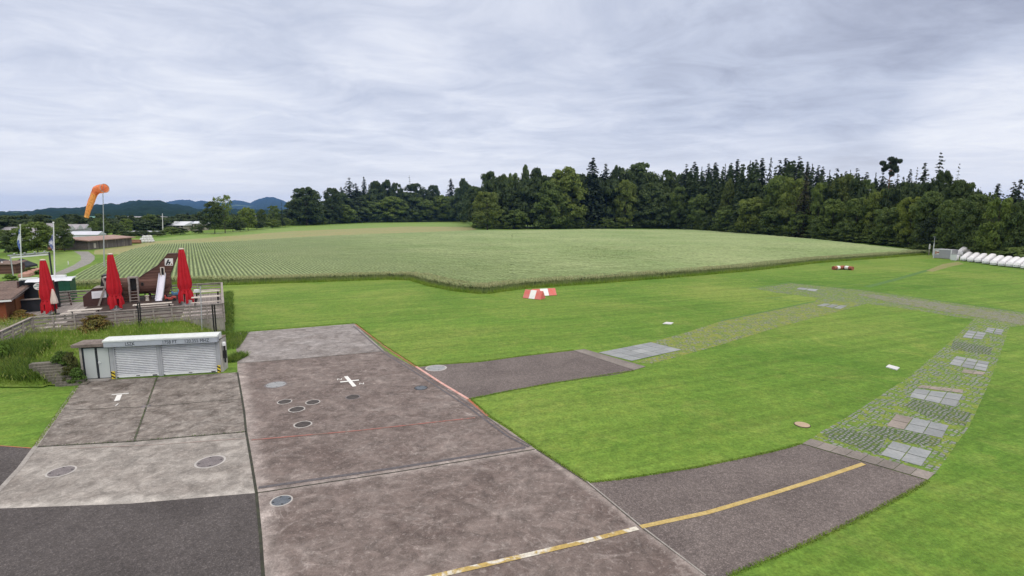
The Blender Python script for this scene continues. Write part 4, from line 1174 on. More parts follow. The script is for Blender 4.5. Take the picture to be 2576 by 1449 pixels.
for (a, b, ya, yb, z, w, lab, nm, ct) in (
    (507, 558, 731, 725, 0.46, 0.26, 'grey bench farthest back, under the rear rail of the terrace', 'picnic_bench', 'bench'),
    (502, 558, 735.5, 729.5, 0.74, 0.6, 'long grey plank table in the rear of the two rows at the terrace end', 'picnic_table', 'table'),
    (500, 556, 741.5, 736.5, 0.46, 0.28, 'grey bench between the two plank tables on the terrace', 'picnic_bench', 'bench'),
    (502, 554, 748, 743, 0.74, 0.6, 'long grey plank table in the front row at the terrace end', 'picnic_table', 'table'),
    (496, 554, 758, 753, 0.46, 0.28, 'grey bench nearest the front fence at the terrace end', 'picnic_bench', 'bench'),
    (334, 432, 768, 759, 0.74, 0.5, 'long pale plank table inside the fence below the slide', 'picnic_table', 'table'),
    (345, 436, 773, 765, 0.46, 0.28, 'pale bench close behind the fence in front of the long plank table', 'picnic_bench', 'bench'),
    (170, 256, 782, 775.5, 0.74, 0.55, 'long grey plank table in front of the brown aeroplane wing', 'picnic_table', 'table'),
    (152, 240, 789, 783, 0.46, 0.28, 'pale bench behind the fence left of the middle red parasol', 'picnic_bench', 'bench')):
    x, y, L = at_px(a, b, ya, yb, DZ + z)
    y = min(max(y, 0.45), DD - 0.4)
    if a >= 490 and b > 550:
        y = {'grey bench farthest': 12.6, 'long grey plank table in the r': 9.4, 'grey bench between': 8.3, 'long grey plank table in the f': 6.0, 'grey bench nearest': 4.9}[next(k for k in ('grey bench farthest', 'long grey plank table in the r', 'grey bench between', 'long grey plank table in the f', 'grey bench nearest') if lab.startswith(k))]
        L = 2.1; x = min(x, DL - 1.25)
    bench(x, y, L, w, z, lab, nm, 'pale_wood', 0, ct, GT if (ct == 'table' and 'terrace end' in lab) else (GB if ('end' in lab or 'two plank' in lab or 'rear rail' in lab) else None))

# ================================================================== WOODEN PLAY AEROPLANE
px0, py0 = DP(210.5, 772, DZ)
pl = thing('play_aeroplane', 'brown wooden play aeroplane with tail fin, propeller and steel slide on the terrace', 'playground', DW(px0, py0, DZ), DA)
yF = py0 + 2.2                                   # fuselage axis, local terrace y
def LX(px, py, yy):                              # terrace x and height of a pixel in the vertical plane y = yy
    d = ray(px, py)
    # intersect camera ray with plane y_local = yy
    n_ = Vector((-math.sin(DA), math.cos(DA), 0))
    p0_ = DW(0, yy, 0)
    o_ = Vector((0, 0, CAMH))
    tt = (p0_ - o_).dot(n_) / d.dot(n_)
    w = o_ + d * tt
    q_ = D(w)
    return q_.x - px0, w.z - DZ
def LP(px, py, yy):
    x, z = LX(px, py, yy)
    return Vector((x, yy - py0, z))
# wing: deep plank wedge in front of the nose
wp = [LX(*p, py0) for p in ((208, 746), (234, 726), (274, 722.5), (300, 721), (304, 778), (211, 774))]
wp = [(a, max(b, 0.0)) for a, b in wp]
wp[-1] = (wp[-1][0], 0.0); wp[-2] = (wp[-2][0], 0.0)
wg = MB().prism(wp, 0.0, 1.7, lambda u, v, t: (u, t, v)).build('wing', MAT['brown_panel'], pl)
tr = MB()
for a, b in zip(wp[:3], wp[1:4]):
    tr.beam((a[0], 0.85, a[1] + 0.02), (b[0], 0.85, b[1] + 0.02), 1.74, 0.04)
tr.build('edging', MAT['grey_wood'], wg)
sq = [LX(*p, py0 - 0.03) for p in ((230, 733.5), (266.5, 730.5), (268, 748), (231.5, 751.5))]
sg = MB().prism(sq, -0.05, -0.02, lambda u, v, t: (u, t, v)).build('notice_board', MAT['sign_white'], pl)
m2 = MB()
for k in (0.35, 0.5, 0.64, 0.8):
    a = [sq[0][i] * (1 - k) + sq[3][i] * k for i in (0, 1)]; b = [sq[1][i] * (1 - k) + sq[2][i] * k for i in (0, 1)]
    m2.beam((a[0] + 0.14, -0.053, a[1]), (a[0] + (b[0] - a[0]) * (0.55 + 0.35 * (k > 0.4)), -0.053, a[1] + (b[1] - a[1]) * 0.7), 0.004, 0.022)
m2.build('lettering', MAT['sign_grey'], sg)
# barrel fuselage
xa, za = LX(276, 702, yF); xb_, zb_ = LX(430, 700, yF)
x_r = LX(352, 697, yF)[0]
ztop, zbot = LX(352, 699, yF - 0.35)[1] + 0.05, LX(352, 741, yF - 0.35)[1]
rad = (ztop - zbot) / 2; zc_ = (ztop + zbot) / 2
mb = MB(); n = 20
rings = [(xa, 0.88), (xa + 0.6, 0.97), (x_r, 1.0), (x_r + 1.2, 0.99), (xb_ - 0.3, 0.80), (xb_, 0.62)]
vs = []; fs = []
for i, (xx, s) in enumerate(rings):
    for k in range(n):
        a = 2 * math.pi * k / n
        vs.append((xx, yF - py0 + rad * s * math.cos(a), zc_ + rad * s * math.sin(a) + (1 - s) * rad * 0.6))
for i in range(len(rings) - 1):
    for k in range(n):
        fs.append((i * n + k, i * n + (k + 1) % n, (i + 1) * n + (k + 1) % n, (i + 1) * n + k))
fs += [tuple(range(n)), tuple((len(rings) - 1) * n + k for k in range(n))]
mb.add(vs, fs)
MB_f = mb.build('fuselage', MAT['brown_board'], pl, smooth=False)
# tail fin and its tower
yT = yF - 0.45
tp = [LX(*p, yT) for p in ((350, 699), (374, 683), (397, 668.5), (421, 639.5), (448.5, 638.5), (428, 691), (429.5, 722), (424, 741), (394, 742), (352, 730))]
fin = MB().prism(tp, yT - py0, yT - py0 + 0.95, lambda u, v, t: (u, t, v)).build('tail_fin', MAT['brown_board'], pl)
m2 = MB()
for i in range(5):
    a, b = tp[i], tp[i + 1]
    m2.beam((a[0], yT - py0 + 0.47, a[1] + 0.012), (b[0], yT - py0 + 0.47, b[1] + 0.012), 1.02, 0.05)
m2.build('edging', MAT['brown_panel'], fin)
lq = [LX(*p, yT - 0.04) for p in ((414.5, 650.2), (435.2, 650.2), (435.2, 668), (414.5, 668))]
lg = MB().prism(lq, yT - py0 - 0.05, yT - py0 - 0.02, lambda u, v, t: (u, t, v)).build('emblem_plate', MAT['white_paint'], fin)
def LQ(u, v):
    a = [lq[3][i] * (1 - u) + lq[2][i] * u for i in (0, 1)]; b = [lq[0][i] * (1 - u) + lq[1][i] * u for i in (0, 1)]
    return (a[0] * (1 - v) + b[0] * v, a[1] * (1 - v) + b[1] * v)
yE = yT - py0 - 0.053
m2 = MB()
for poly in ([(0.08, 0.1), (0.30, 0.1), (0.56, 0.86), (0.36, 0.86)], [(0.30, 0.38), (0.36, 0.55), (0.66, 0.55), (0.60, 0.38)], [(0.40, 0.1), (0.56, 0.1), (0.74, 0.55), (0.58, 0.55)]):
    m2.prism([LQ(*p) for p in poly], yE - 0.006 - 0.003 * len(m2.f) / 6, yE, lambda u, v, t: (u, t, v))
m2.build('emblem', MAT['black_ink'], lg)
MB().prism([LQ(*p) for p in ((0.70, 0.1), (0.96, 0.1), (0.83, 0.34))], yE - 0.006, yE, lambda u, v, t: (u, t, v)).build('emblem', MAT['log'], lg)
def framed(name, pts, yy, fm, im, fw, depth=0.12):
    q = [LX(*p, yy) for p in pts]
    x0_, x1_ = min(p[0] for p in q), max(p[0] for p in q); z0_, z1_ = min(p[1] for p in q), max(p[1] for p in q)
    d = MB().box(x0_ + fw, x1_ - fw, yy - py0 - 0.01, yy - py0 + 0.05, z0_, z1_ - fw).build(name, im, pl)
    m = MB(); m.box(x0_, x0_ + fw, yy - py0 - depth, yy - py0 + 0.04, z0_ - 0.1, z1_); m.box(x1_ - fw, x1_, yy - py0 - depth, yy - py0 + 0.04, z0_ - 0.1, z1_); m.box(x0_ + fw, x1_ - fw, yy - py0 - depth, yy - py0 + 0.04, z1_ - fw, z1_)
    m.build('frame', fm, d)
    return x0_, x1_, z0_, z1_
dx0, dx1, dz0, dz1 = framed('door', [(321.5, 696), (350.5, 728)], yF - rad - 0.12, MAT['grey_wood'], MAT['black'], 0.13, 0.35)
framed('hatch', [(402.5, 672), (415.5, 692)], yT - 0.03, MAT['pale_wood'], MAT['black'], 0.07)
wx, wz = LX(358, 714.7, yF - rad)
m2 = MB(); m2.box(wx - 0.09, wx + 0.09, yF - py0 - rad - 0.02, yF - py0 - rad + 0.2, wz - 0.14, wz + 0.14)
m2.build('porthole', MAT['black'], pl)
m2 = MB()
for s in (dx0 + 0.06, dx1 - 0.06):
    m2.box(s - 0.06, s + 0.06, yF - py0 - rad - 0.62, yF - py0 - rad - 0.48, 0, dz0 + 0.3)
for k in range(4):
    m2.box(dx0 + 0.12, dx1 - 0.12, yF - py0 - rad - 0.75 + 0.12 * k, yF - py0 - rad - 0.6 + 0.12 * k, 0.12 + k * (dz0 - 0.05) / 4, 0.17 + k * (dz0 - 0.05) / 4)
m2.build('ladder', MAT['grey_wood'], pl)
# low log wall under the belly
qa, qb = LX(299, 775, yF - rad)[0], LX(349, 770, yF - rad)[0]
m2 = MB()
for k in range(7):
    m2.tube([(qa - 0.5, yF - py0 - rad + 0.1, 0.08 + k * 0.135), (qb, yF - py0 - rad + 0.1 + rng.uniform(-.02, .02), 0.08 + k * 0.135)], 0.07, 8)
m2.build('log_wall', MAT['brown_board'], pl)
for xx in (xa + 0.5, x_r + 0.6, xb_ - 0.5):
    MB().box(xx - 0.09, xx + 0.09, yF - py0 - 0.15, yF - py0 + 0.15, 0, zc_ - rad * 0.6).build('support', MAT['brown_panel'], pl)
# engine cowling and the crossed propeller
yN = py0 + 0.75
cq = [LX(*p, yN) for p in ((255, 693), (276, 691.5), (292, 691), (292, 724), (252, 724))]
MB().prism(cq, yN - py0, yN - py0 + 1.6, lambda u, v, t: (u, t, v)).build('cowling', MAT['black'], pl)
hp = LP(264, 722, py0 - 0.12)
for (ax_, ay_) in (((257, 697.5), (285, 771)), ((272, 697.5), (249, 773))):
    p_, q_ = LP(*ax_, py0 - 0.14), LP(*ay_, py0 - 0.14)
    q_.z = max(q_.z, 0.02)
    off = Vector((0, 0.0 if ax_[0] < 260 else -0.075, 0))
    MB().beam(p_ + off, q_ + off, 0.13, 0.07, up=(0, 1, 0)).build('propeller_blade', MAT['grey_wood'], pl)
MB().tube([hp + Vector((0, -0.2, 0)), hp + Vector((0, 0.5, 0))], [0.09, 0.12], 10).build('hub', MAT['grey_wood'], pl)
MB().tube([LP(259, 699, py0 - 0.1), LP(268, 697, py0 + 0.3), LP(280, 692, py0 + 0.7)], 0.07, 8).build('spar', MAT['pale_wood'], pl)
# steel slide
s0, s1 = LP(409, 692, yT - 0.05), LP(400, 759, yT - 1.7)
s1.z = max(s1.z, 0.12)
mid = s0.lerp(s1, 0.9); mid.z = s1.z + 0.08
ch = MB(); pts = [s0 + Vector((0, 0.3, 0.02)), s0, s0.lerp(mid, 0.5), mid, s1 + Vector((0, -0.25, -0.02))]
hw = 0.24
for a, b in zip(pts[:-1], pts[1:]):
    ch.beam(a, b, 2 * hw, 0.03)
    for s in (-1, 1):
        ch.beam(a + Vector((s * hw, 0, 0.10)), b + Vector((s * hw, 0, 0.10)), 0.03, 0.22)
ch.build('slide', MAT['slide_steel'], pl)
# toys
x, y = DP(371, 757, DZ)
t = thing('play_stool', 'pale round stump stool under the belly of the aeroplane', 'stool', DW(x, y, DZ))
MB().lathe([(0.16, 0), (0.13, 0.1), (0.12, 0.42)], 14).build('pedestal', MAT['pale_wood'], t); MB().lathe([(0.17, 0.42), (0.18, 0.46), (0.17, 0.50)], 14).build('seat', MAT['pale_wood'], t)
x, y = DP(445, 752, DZ)
t = thing('spring_rider', 'blue children\'s spring rider beside the right red parasol', 'toy', DW(x, y, DZ), DA)
MB().tube([(0.12 * math.cos(a * 0.9), 0.12 * math.sin(a * 0.9), 0.03 + a * 0.016) for a in range(24)], 0.018, 6).build('spring', MAT['black'], t)
m2 = MB(); m2.prism([(-0.34, 0.42), (0.22, 0.40), (0.36, 0.55), (0.30, 0.84), (0.14, 0.86), (0.10, 0.62), (-0.18, 0.60), (-0.30, 0.72), (-0.40, 0.66)], -0.09, 0.09, lambda u, v, t: (u, t, v))
m2.build('body', MAT['toy_blue'], t, bevel=0.03); MB().tube([(0.18, -0.22, 0.74), (0.18, 0.22, 0.74)], 0.018, 6).build('handle', MAT['white_metal'], t)
x, y = DP(430, 757, DZ)
t = thing('toy_tractor', 'small red ride-on toy beside the foot of the slide', 'toy', DW(x, y, DZ), DA)
m2 = MB(); m2.prism([(-0.42, 0.14), (0.42, 0.14), (0.42, 0.36), (0.12, 0.42), (0.0, 0.30), (-0.30, 0.32), (-0.36, 0.56), (-0.44, 0.55)], -0.17, 0.17, lambda u, v, t: (u, t, v)); m2.build('body', MAT['toy_red'], t, bevel=0.03)
for xx in (-0.28, 0.28):
    for s in (-0.21, 0.21):
        o = MB().lathe([(0.13, -0.035), (0.14, 0), (0.13, 0.035)], 14).build('wheel', MAT['black'], t); o.rotation_euler = (math.pi / 2, 0, 0); o.location = (xx, s, 0.14)

# ================================================================== HUT, BAR, SIGNS AT THE LEFT
hz0 = DZ - 0.35
ha, hb_ = G(22, 820, hz0), G(84, 777, hz0)       # gable wall foot: front corner, rear corner
HA = math.atan2(hb_.y - ha.y, hb_.x - ha.x)      # local x runs along the gable wall, y to the left
GW = (hb_ - ha).length
hut = thing('snack_hut', 'brown timber hut with a corrugated lean-to roof at the left edge', 'hut', (ha.x, ha.y, hz0), HA)
def HZ(px, py, base):                            # height of a pixel above a base point
    lo, hi = -2, 8
    for _ in range(40):
        m = (lo + hi) / 2
        if proj(Vector((base.x, base.y, m)))[1] > py: lo = m
        else: hi = m
    return lo
ze, zr = HZ(40, 750, ha) - hz0, HZ(80, 709, hb_) - hz0
HL = 6.0
mb = MB().prism([(0, 0), (GW, 0), (GW, zr - 0.08), (0, ze - 0.08)], 0.0, 0.12, lambda u, v, t: (u, t, v)); mb.build('gable_wall', MAT['hut_side'], hut)
MB().box(-0.12, -0.004, 0.0, HL, 0, ze - 0.02).build('wall', MAT['hut_front'], hut)
MB().box(GW + 0.004, GW + 0.12, 0, HL, 0, zr - 0.05).build('wall', MAT['hut_front'], hut)
# roof sheet with corrugations
mb = MB(); nn = 120; vs = []; fs = []
e0, e1 = (-0.55, ze - 0.05), (GW + 0.30, zr + 0.10)
for k in range(nn + 1):
    yy = -0.45 + (HL + 0.45) * k / nn
    dz_ = 0.028 * math.cos(k * math.pi / 2)
    vs += [(e0[0], yy, e0[1] + dz_), (e1[0], yy, e1[1] + dz_)]
for k in range(nn):
    fs.append((2 * k, 2 * k + 1, 2 * k + 3, 2 * k + 2))
mb.add(vs, fs)
rf = mb.build('roof', MAT['corrugated'], hut)
md = rf.modifiers.new('thick', 'SOLIDIFY'); md.thickness = 0.03
m2 = MB(); m2.beam((e0[0] + 0.02, -0.45, e0[1] - 0.09), (e0[0] + 0.02, HL, e0[1] - 0.09), 0.03, 0.13); m2.build('eaves_board', MAT['white_metal'], rf)
m2 = MB(); m2.beam((e0[0], -0.44, e0[1] - 0.06), (e1[0], -0.44, e1[1] - 0.06), 0.035, 0.10); m2.build('verge_board', MAT['grey_wood'], rf)
w = MB().box(-0.15, -0.122, 0.75, 2.1, 0.95, 1.75).build('window', MAT['glass'], hut)
m2 = MB(); m2.box(-0.19, -0.13, 0.66, 0.745, 0.86, 1.84); m2.box(-0.19, -0.13, 2.105, 2.19, 0.86, 1.84); m2.box(-0.19, -0.13, 0.745, 2.105, 1.755, 1.84); m2.build('frame', MAT['hut_side'], w)
MB().box(-0.22, -0.13, 0.745, 2.105, 0.86, 0.945).build('sill', MAT['white_metal'], w)
sh = MB().box(GW * 0.30, GW * 0.66, -0.05, -0.003, 0.75, 1.62).build('serving_shutter', MAT['hut_side'], hut); MB().beam((GW * 0.29, -0.065, 1.64), (GW * 0.68, -0.065, 1.72), 0.05, 0.05).build('shutter_bar', MAT['grey_wood'], sh)
cs_ = MB().lathe([(0.24, -0.015), (0.25, 0), (0.24, 0.015)], 28).build('round_sign', MAT['sign_teal'], hut); cs_.rotation_euler = (math.pi / 2, 0, 0); cs_.location = (GW * 0.60, -0.03, 2.0)
m2 = MB(); m2.box(-0.20, 0.20, -0.035, 0.035, 0.016, 0.022); m2.box(-0.15, 0.15, 0.10, 0.13, 0.016, 0.022); m2.box(-0.15, 0.15, -0.13, -0.10, 0.016, 0.022); m2.build('band', MAT['white_paint'], cs_)

# bar shack with round sign
bp_ = G(90, 781, DZ)
bs = thing('bar_shack', 'dark board bar shack with a white tarpaulin top between the hut and the red parasol', 'shack', bp_, DA)
H2 = HZ(90, 707, bp_) - DZ
m2 = MB(); m2.box(-0.9, 1.35, 1.0, 1.08, 0, H2); m2.box(-0.9, -0.82, 0.0, 1.0, 0, H2); m2.build('wall', MAT['dark_frame'], bs)
for xx in (-0.84, 1.3):
    MB().box(xx - 0.05, xx + 0.05, -0.02, 0.08, 0, H2 - 0.02).build('post', MAT['brown_panel'], bs)
m2 = MB(); nn = 14; vs = []; fs = []
for i in range(nn + 1):
    for j in range(5):
        vs.append((-0.5 + 2.9 * i / nn, 0.25 + 0.22 * j, H2 - 0.05 + 0.025 * j + 0.02 * math.sin(i * 1.3 + j) - (0.08 if j == 0 else 0)))
for i in range(nn):
    for j in range(4):
        fs.append((i * 5 + j, (i + 1) * 5 + j, (i + 1) * 5 + j + 1, i * 5 + j + 1))
m2.add(vs, fs); m2.build('tarpaulin', MAT['sky_light'], bs, smooth=True)
ctr = MB().box(-0.95, 0.9, -0.55, -0.1, 0, 0.95).build('counter', MAT['dark_frame'], bs)
MB().box(-1.05, 1.0, -0.7, -0.02, 0.953, 1.0).build('countertop', MAT['grey_wood'], ctr)
sp_ = AT(96, 720.6, bp_.y - 0.9)
t = thing('round_sign', 'round white enamel sign with dark bands hanging by the bar shack', 'sign', sp_, DA)
o = MB().lathe([(0.29, -0.03), (0.31, -0.02), (0.31, 0.02), (0.29, 0.03)], 32).build('rim', MAT['black'], t); o.rotation_euler = (math.pi / 2, 0, 0)
o = MB().lathe([(0.275, 0.031), (0.27, 0.036)], 32).build('disc', MAT['white_paint'], t); o.rotation_euler = (math.pi / 2, 0, 0)
m2 = MB(); m2.prism([(-0.24, 0.02), (-0.1, 0.07), (0.1, 0.07), (0.24, 0.02), (0.24, -0.05), (0.1, 0.0), (-0.1, 0.0), (-0.24, -0.05)], -0.042, -0.037, lambda u, v, t_: (u, t_, v))
m2.box(-0.07, 0.07, -0.042, -0.037, 0.12, 0.19); m2.box(-0.05, 0.05, -0.042, -0.037, -0.18, -0.12)
m2.build('emblem', MAT['sign_teal'], t)
os_ = AT(104, 738, bp_.y - 0.15)
MB_o = MB().box(-0.16, 0.16, -0.012, 0.012, -0.38, 0.38).build('poster_board', MAT['orange_sheet'], loc=os_, rotz=DA)
tag(MB_o, 'orange poster board leaning behind the left red parasol', 'poster')
cp = G(103, 775, DZ)
t = thing('garden_chair', 'dark green garden chair in front of the bar shack', 'chair', cp, DA + 0.6)
MB().box(-0.26, 0.26, -0.24, 0.24, 0.42, 0.46).build('seat', MAT['green_box'], t, bevel=0.01); m2 = MB()
for k in range(5): m2.beam((-0.22 + 0.11 * k, 0.24, 0.46), (-0.22 + 0.11 * k, 0.36, 0.92), 0.06, 0.02, up=(0, 1, 0))
m2.build('backrest', MAT['green_box'], t)
for sx in (-0.22, 0.22):
    for sy in (-0.2, 0.2): MB().beam((sx, sy, 0), (sx * 0.95, sy * 0.95, 0.42), 0.035).build('leg', MAT['grey_metal'], t)
# green container with white roof boxes
ga = G(136, 742, 1.0)
gb_ = thing('green_container', 'dark green sheet metal container with a pale roof behind the left parasol', 'container', (ga.x, ga.y, 0.3), DA)
H3 = HZ(140, 706, ga) - 0.3
mb = MB(); vs = []; fs = []
nn = 40
for k in range(nn + 1):
    vs += [(-2.1 + 3.4 * k / nn, 0.02 * (k % 2), 0), (-2.1 + 3.4 * k / nn, 0.02 * (k % 2), H3)]
for k in range(nn): fs.append((2 * k, 2 * k + 2, 2 * k + 3, 2 * k + 1))
mb.add(vs, fs); mb.box(-2.1, 1.3, 0.03, 2.4, 0, H3 - 0.01); mb.build('body', MAT['green_box'], gb_)
MB().box(-2.2, 1.4, -0.12, 2.5, H3 + 0.002, H3 + 0.10).build('roof', MAT['sky_light'], gb_)
mb = MB(); mb.box(-2.3, -1.0, -0.5, 0.0, H3 + 0.12, H3 + 0.40); mb.box(-0.3, 0.9, 0.6, 1.2, H3 + 0.12, H3 + 0.42); mb.build('awning_box', MAT['white_metal'], gb_)
# weathered plank steps next to it
wp_ = G(152, 770, DZ)
t = thing('plank_rack', 'weathered stack of grey planks and trestles beside the green container', 'wood rack', wp_, DA + 0.35)
for k in range(4): MB().box(-0.7, 0.8, -0.1 + 0.18 * k, 0.16 + 0.18 * k, 0.2 + 0.22 * k, 0.26 + 0.22 * k).build('plank', MAT['grey_wood'], t)
for xx in (-0.6, 0.7): MB().beam((xx, -0.1, 0), (xx, 0.6, 1.0), 0.09).build('trestle', MAT['brown_panel'], t)

# ================================================================== POLES
def flagpole(pb, pt, z, label, flag, fmat, seed, fside=-1):
    b = G(*pb, z); top = AT(pb[0] + (pt[0] - pb[0]) * 0.55, pt[1], b.y)
    t = thing('flagpole', label, 'flagpole', b)
    tp_ = top - b
    MB().tube([(0, 0, 0), tuple(tp_ * 0.5), tuple(tp_)], [0.06, 0.05, 0.035], 10).build('pole', MAT['white_metal'], t)
    MB().lathe([(0.0, 0), (0.07, 0.05), (0.07, 0.09), (0.0, 0.14)], 10).build('finial', MAT['white_metal'], t, loc=tp_)
    # hanging flag cloth
    f0, f1 = flag
    nz, nx_ = 22, 8; vs = []; fs = []
    rs = random.Random(seed)
    for i in range(nz + 1):
        z_ = f0 + (f1 - f0) * i / nz
        zz = tp_.z * 0 + (AT(pb[0], z_, b.y).z - b.z)
        k = zz / tp_.z
        wd = 0.24 * math.sin(math.pi * min(1, 0.12 + i / nz * 0.95)) ** 0.7 + 0.05
        for j in range(nx_ + 1):
            s = j / nx_
            vs.append((tp_.x * k + fside * (0.06 + wd * s), 0.12 * math.sin(s * 7 + i * 0.22 + seed) * s, zz - 0.25 * s))
    for i in range(nz):
        for j in range(nx_):
            a = i * (nx_ + 1) + j; fs.append((a, a + 1, a + nx_ + 2, a + nx_ + 1))
    fl = MB().add(vs, fs).build('flag', fmat, t, smooth=True)
    return t
flagpole((55, 712), (47.5, 568), 0.6, 'white flagpole with a limp blue flag at the far left', (575, 628), MAT['flag_blue'], 1)
flagpole((140, 772), (129.8, 562), DZ, 'tall white flagpole with a limp white and blue flag beside the left parasol', (588, 625), MAT['flag_white'], 2)

# windsock
wb = G(262.5, 684, 0.0)
ws = thing('windsock', 'orange windsock drooping from a thin grey mast behind the terrace', 'windsock', wb)
wt_ = AT(259, 487, wb.y) - wb
MB().tube([(0, 0, 0), tuple(wt_ * 0.55), tuple(wt_)], [0.085, 0.07, 0.045], 10).build('mast', MAT['grey_metal'], ws)
Yw = wb.y
def WP(px, py, dy=0.0):
    return AT(px, py, Yw + dy) - wb
pth = [WP(263.5, 473.5, -0.35), WP(257, 474.5, -0.2), WP(249, 476, 0), WP(241.5, 478.5, 0.0), WP(237, 487, 0), WP(233.5, 497, 0), WP(229.5, 508, 0), WP(225.5, 520, 0), WP(221.5, 532, 0), WP(217.5, 547, 0)]
s_ = 1300.0 / Yw * 1.0
rr = [10.8, 10.8, 10.5, 9.2, 7.2, 6.6, 7.0, 6.2, 5.2, 4.9]
rr = [r / s_ for r in rr]
vs = []; fs = []; n = 24
Vt_ = [Vector(p) for p in pth]
for i, p in enumerate(Vt_):
    d = (Vt_[min(i + 1, len(Vt_) - 1)] - Vt_[max(i - 1, 0)]).normalized()
    s = Vector((0, 1, 0)); s = (s - d * s.dot(d)).normalized(); u = d.cross(s)
    for k in range(n):
        a = 2 * math.pi * k / n
        w_ = 1 + (0.13 * math.sin(5 * a + i * 0.8) if i > 2 else 0)
        vs.append(p + (s * math.cos(a) * (0.8 if i > 2 else 1) + u * math.sin(a)) * rr[i] * w_)
for i in range(len(pth) - 1):
    for k in range(n):
        a, b = i * n + k, i * n + (k + 1) % n
        fs.append((a, b, b + n, a + n))
sk = MB(); sk.add(vs, fs)
for fi in range(len(sk.mi)):
    sk.mi[fi] = 1 if fi >= 4 * n and ((fi % n) in range(3, 15) or fi >= 7 * n) else 0
sk.build('sock', [MAT['orange_cloth'], MAT['faded_cloth']], ws, smooth=True)
hoop = MB(); c0 = Vt_[0]; d = (Vt_[1] - Vt_[0]).normalized(); s = Vector((0, 1, 0)); s = (s - d * s.dot(d)).normalized(); u = d.cross(s)
hoop.tube([c0 + (s * math.cos(a * math.pi / 12) + u * math.sin(a * math.pi / 12)) * rr[0] * 1.0 for a in range(25)], 0.035, 6)
hoop.tube([wt_ - Vector((0, 0, 0.05)), c0 - u * rr[0] * 0.9], 0.03, 6)
hoop.build('hoop', MAT['grey_metal'], ws)

# masts behind the shed
def mast(name, label, feet, tops, zb, rad_, mat, extra=None, cat='mast'):
    b = G(*feet[0], zb)
    t = thing(name, label, cat, b)
    for f, tp_ in zip(feet, tops):
        p = G(*f, zb) - b; p.z = -0.3; q = AT(f[0] + (tp_[0] - f[0]) * 0.7, tp_[1], b.y) - b
        MB().tube([tuple(p), tuple(q)], rad_, 10).build('post', mat, t)
    return t
mast('twin_post', 'pair of black steel posts rising behind the middle of the shed roof', [(352, 846), (356.5, 845)], [(343.5, 761), (348.5, 761)], 0.55, 0.042, MAT['black'], cat='posts')
mast('twin_post', 'pair of black steel posts rising behind the right end of the shed roof', [(539, 834), (544, 833)], [(531, 766), (537, 766)], 0.45, 0.05, MAT['black'], cat='posts')
t = mast('camera_mast', 'thin grey mast carrying a white camera box in front of the picnic tables', [(507.5, 830)], [(503, 720)], 0.55, 0.032, MAT['grey_metal'], cat='mast')
bz_ = t.location.copy()
q = AT(495, 732, bz_.y) - bz_
b_ = MB().box(-0.17, 0.17, -0.10, 0.10, -0.11, 0.11).build('camera_box', MAT['white_metal'], t, loc=q, bevel=0.02)
q2 = AT(503, 733, bz_.y) - bz_
MB().tube([tuple(q + Vector((0.1, 0, -0.12))), tuple(q2 + Vector((0, 0, -0.15)))], 0.02, 6).build('bracket', MAT['black'], t)
q3 = AT(503.5, 719, bz_.y) - bz_
MB().tube([tuple(q3 + Vector((-0.13, 0, 0))), tuple(q3 + Vector((0.13, 0, 0)))], 0.02, 6).build('crossbar', MAT['black'], t)

# ================================================================== TREES
def leaf_quads(P, N, s, rs, asp=1.0, sxy=1.0):
    """one leaf-cluster quad per point, roughly facing N"""
    n = len(P)
    N = N + rs.normal(0, 0.55, N.shape); N /= np.linalg.norm(N, axis=1)[:, None] + 1e-9
    r = rs.normal(0, 1, N.shape)
    U = np.cross(N, r); U /= np.linalg.norm(U, axis=1)[:, None] + 1e-9
    W = np.cross(N, U)
    s = s[:, None] if np.ndim(s) else s
    U = U * s * np.array([sxy, sxy, 1.0]); W = W * s * asp * np.array([sxy, sxy, 1.0])
    V = np.stack([P - U - W * 0.6, P + U * 0.7 - W, P + U + W * 0.7, P - U * 0.6 + W], 1).reshape(-1, 3)
    return V, np.arange(4 * n).reshape(-1, 4)

def broadleaf_pts(seed, shape='round', n=6500, clumps=46, low=0.08, cs=1.0):
    """unit tree: height 1, crown radius about 0.5*wide; returns points, normals"""
    rs = np.random.default_rng(seed)
    C = []
    while len(C) < clumps:
        z = rs.uniform(low + 0.05, 0.95)
        t = (z - low) / (1 - low)
        if shape == 'round': r = 0.5 * (math.sin(math.pi * min(1, t * 0.92 + 0.08)) ** 0.55)
        elif shape == 'cone': r = 0.5 * (1 - t) ** 0.75 * min(1, t * 6 + 0.4)
        elif shape == 'oval': r = 0.5 * math.sqrt(max(0, 1 - (2 * t - 0.95) ** 2 / 1.15))
        elif shape == 'skirt': r = 0.5 * (1 - t ** 2.2) ** 0.6
        else: r = 0.5 * math.sqrt(max(0, 1 - t ** 2))
        a = rs.uniform(0, 2 * math.pi)
        k = math.sqrt(rs.uniform(0.12, 1.0)) * rs.uniform(0.75, 1.08)
        C.append((r * k * math.cos(a), r * k * math.sin(a), z, cs * rs.uniform(0.085, 0.165) * (0.7 if t > 0.85 else 1)))
    C = np.array(C)
    k = rs.integers(0, len(C), n)
    d = rs.normal(0, 1, (n, 3)); d /= np.linalg.norm(d, axis=1)[:, None]
    d[:, 2] = np.where(d[:, 2] < -0.35, -d[:, 2], d[:, 2])
    rad = C[k, 3] * rs.uniform(0.35, 1.25, n) ** 0.7
    P = C[k, :3] + d * rad[:, None] * np.array([1.15, 1.15, 0.75])
    P[:, 2] = np.clip(P[:, 2], 0.015, 1.0)
    return P, d + np.array([0, 0, 0.35])

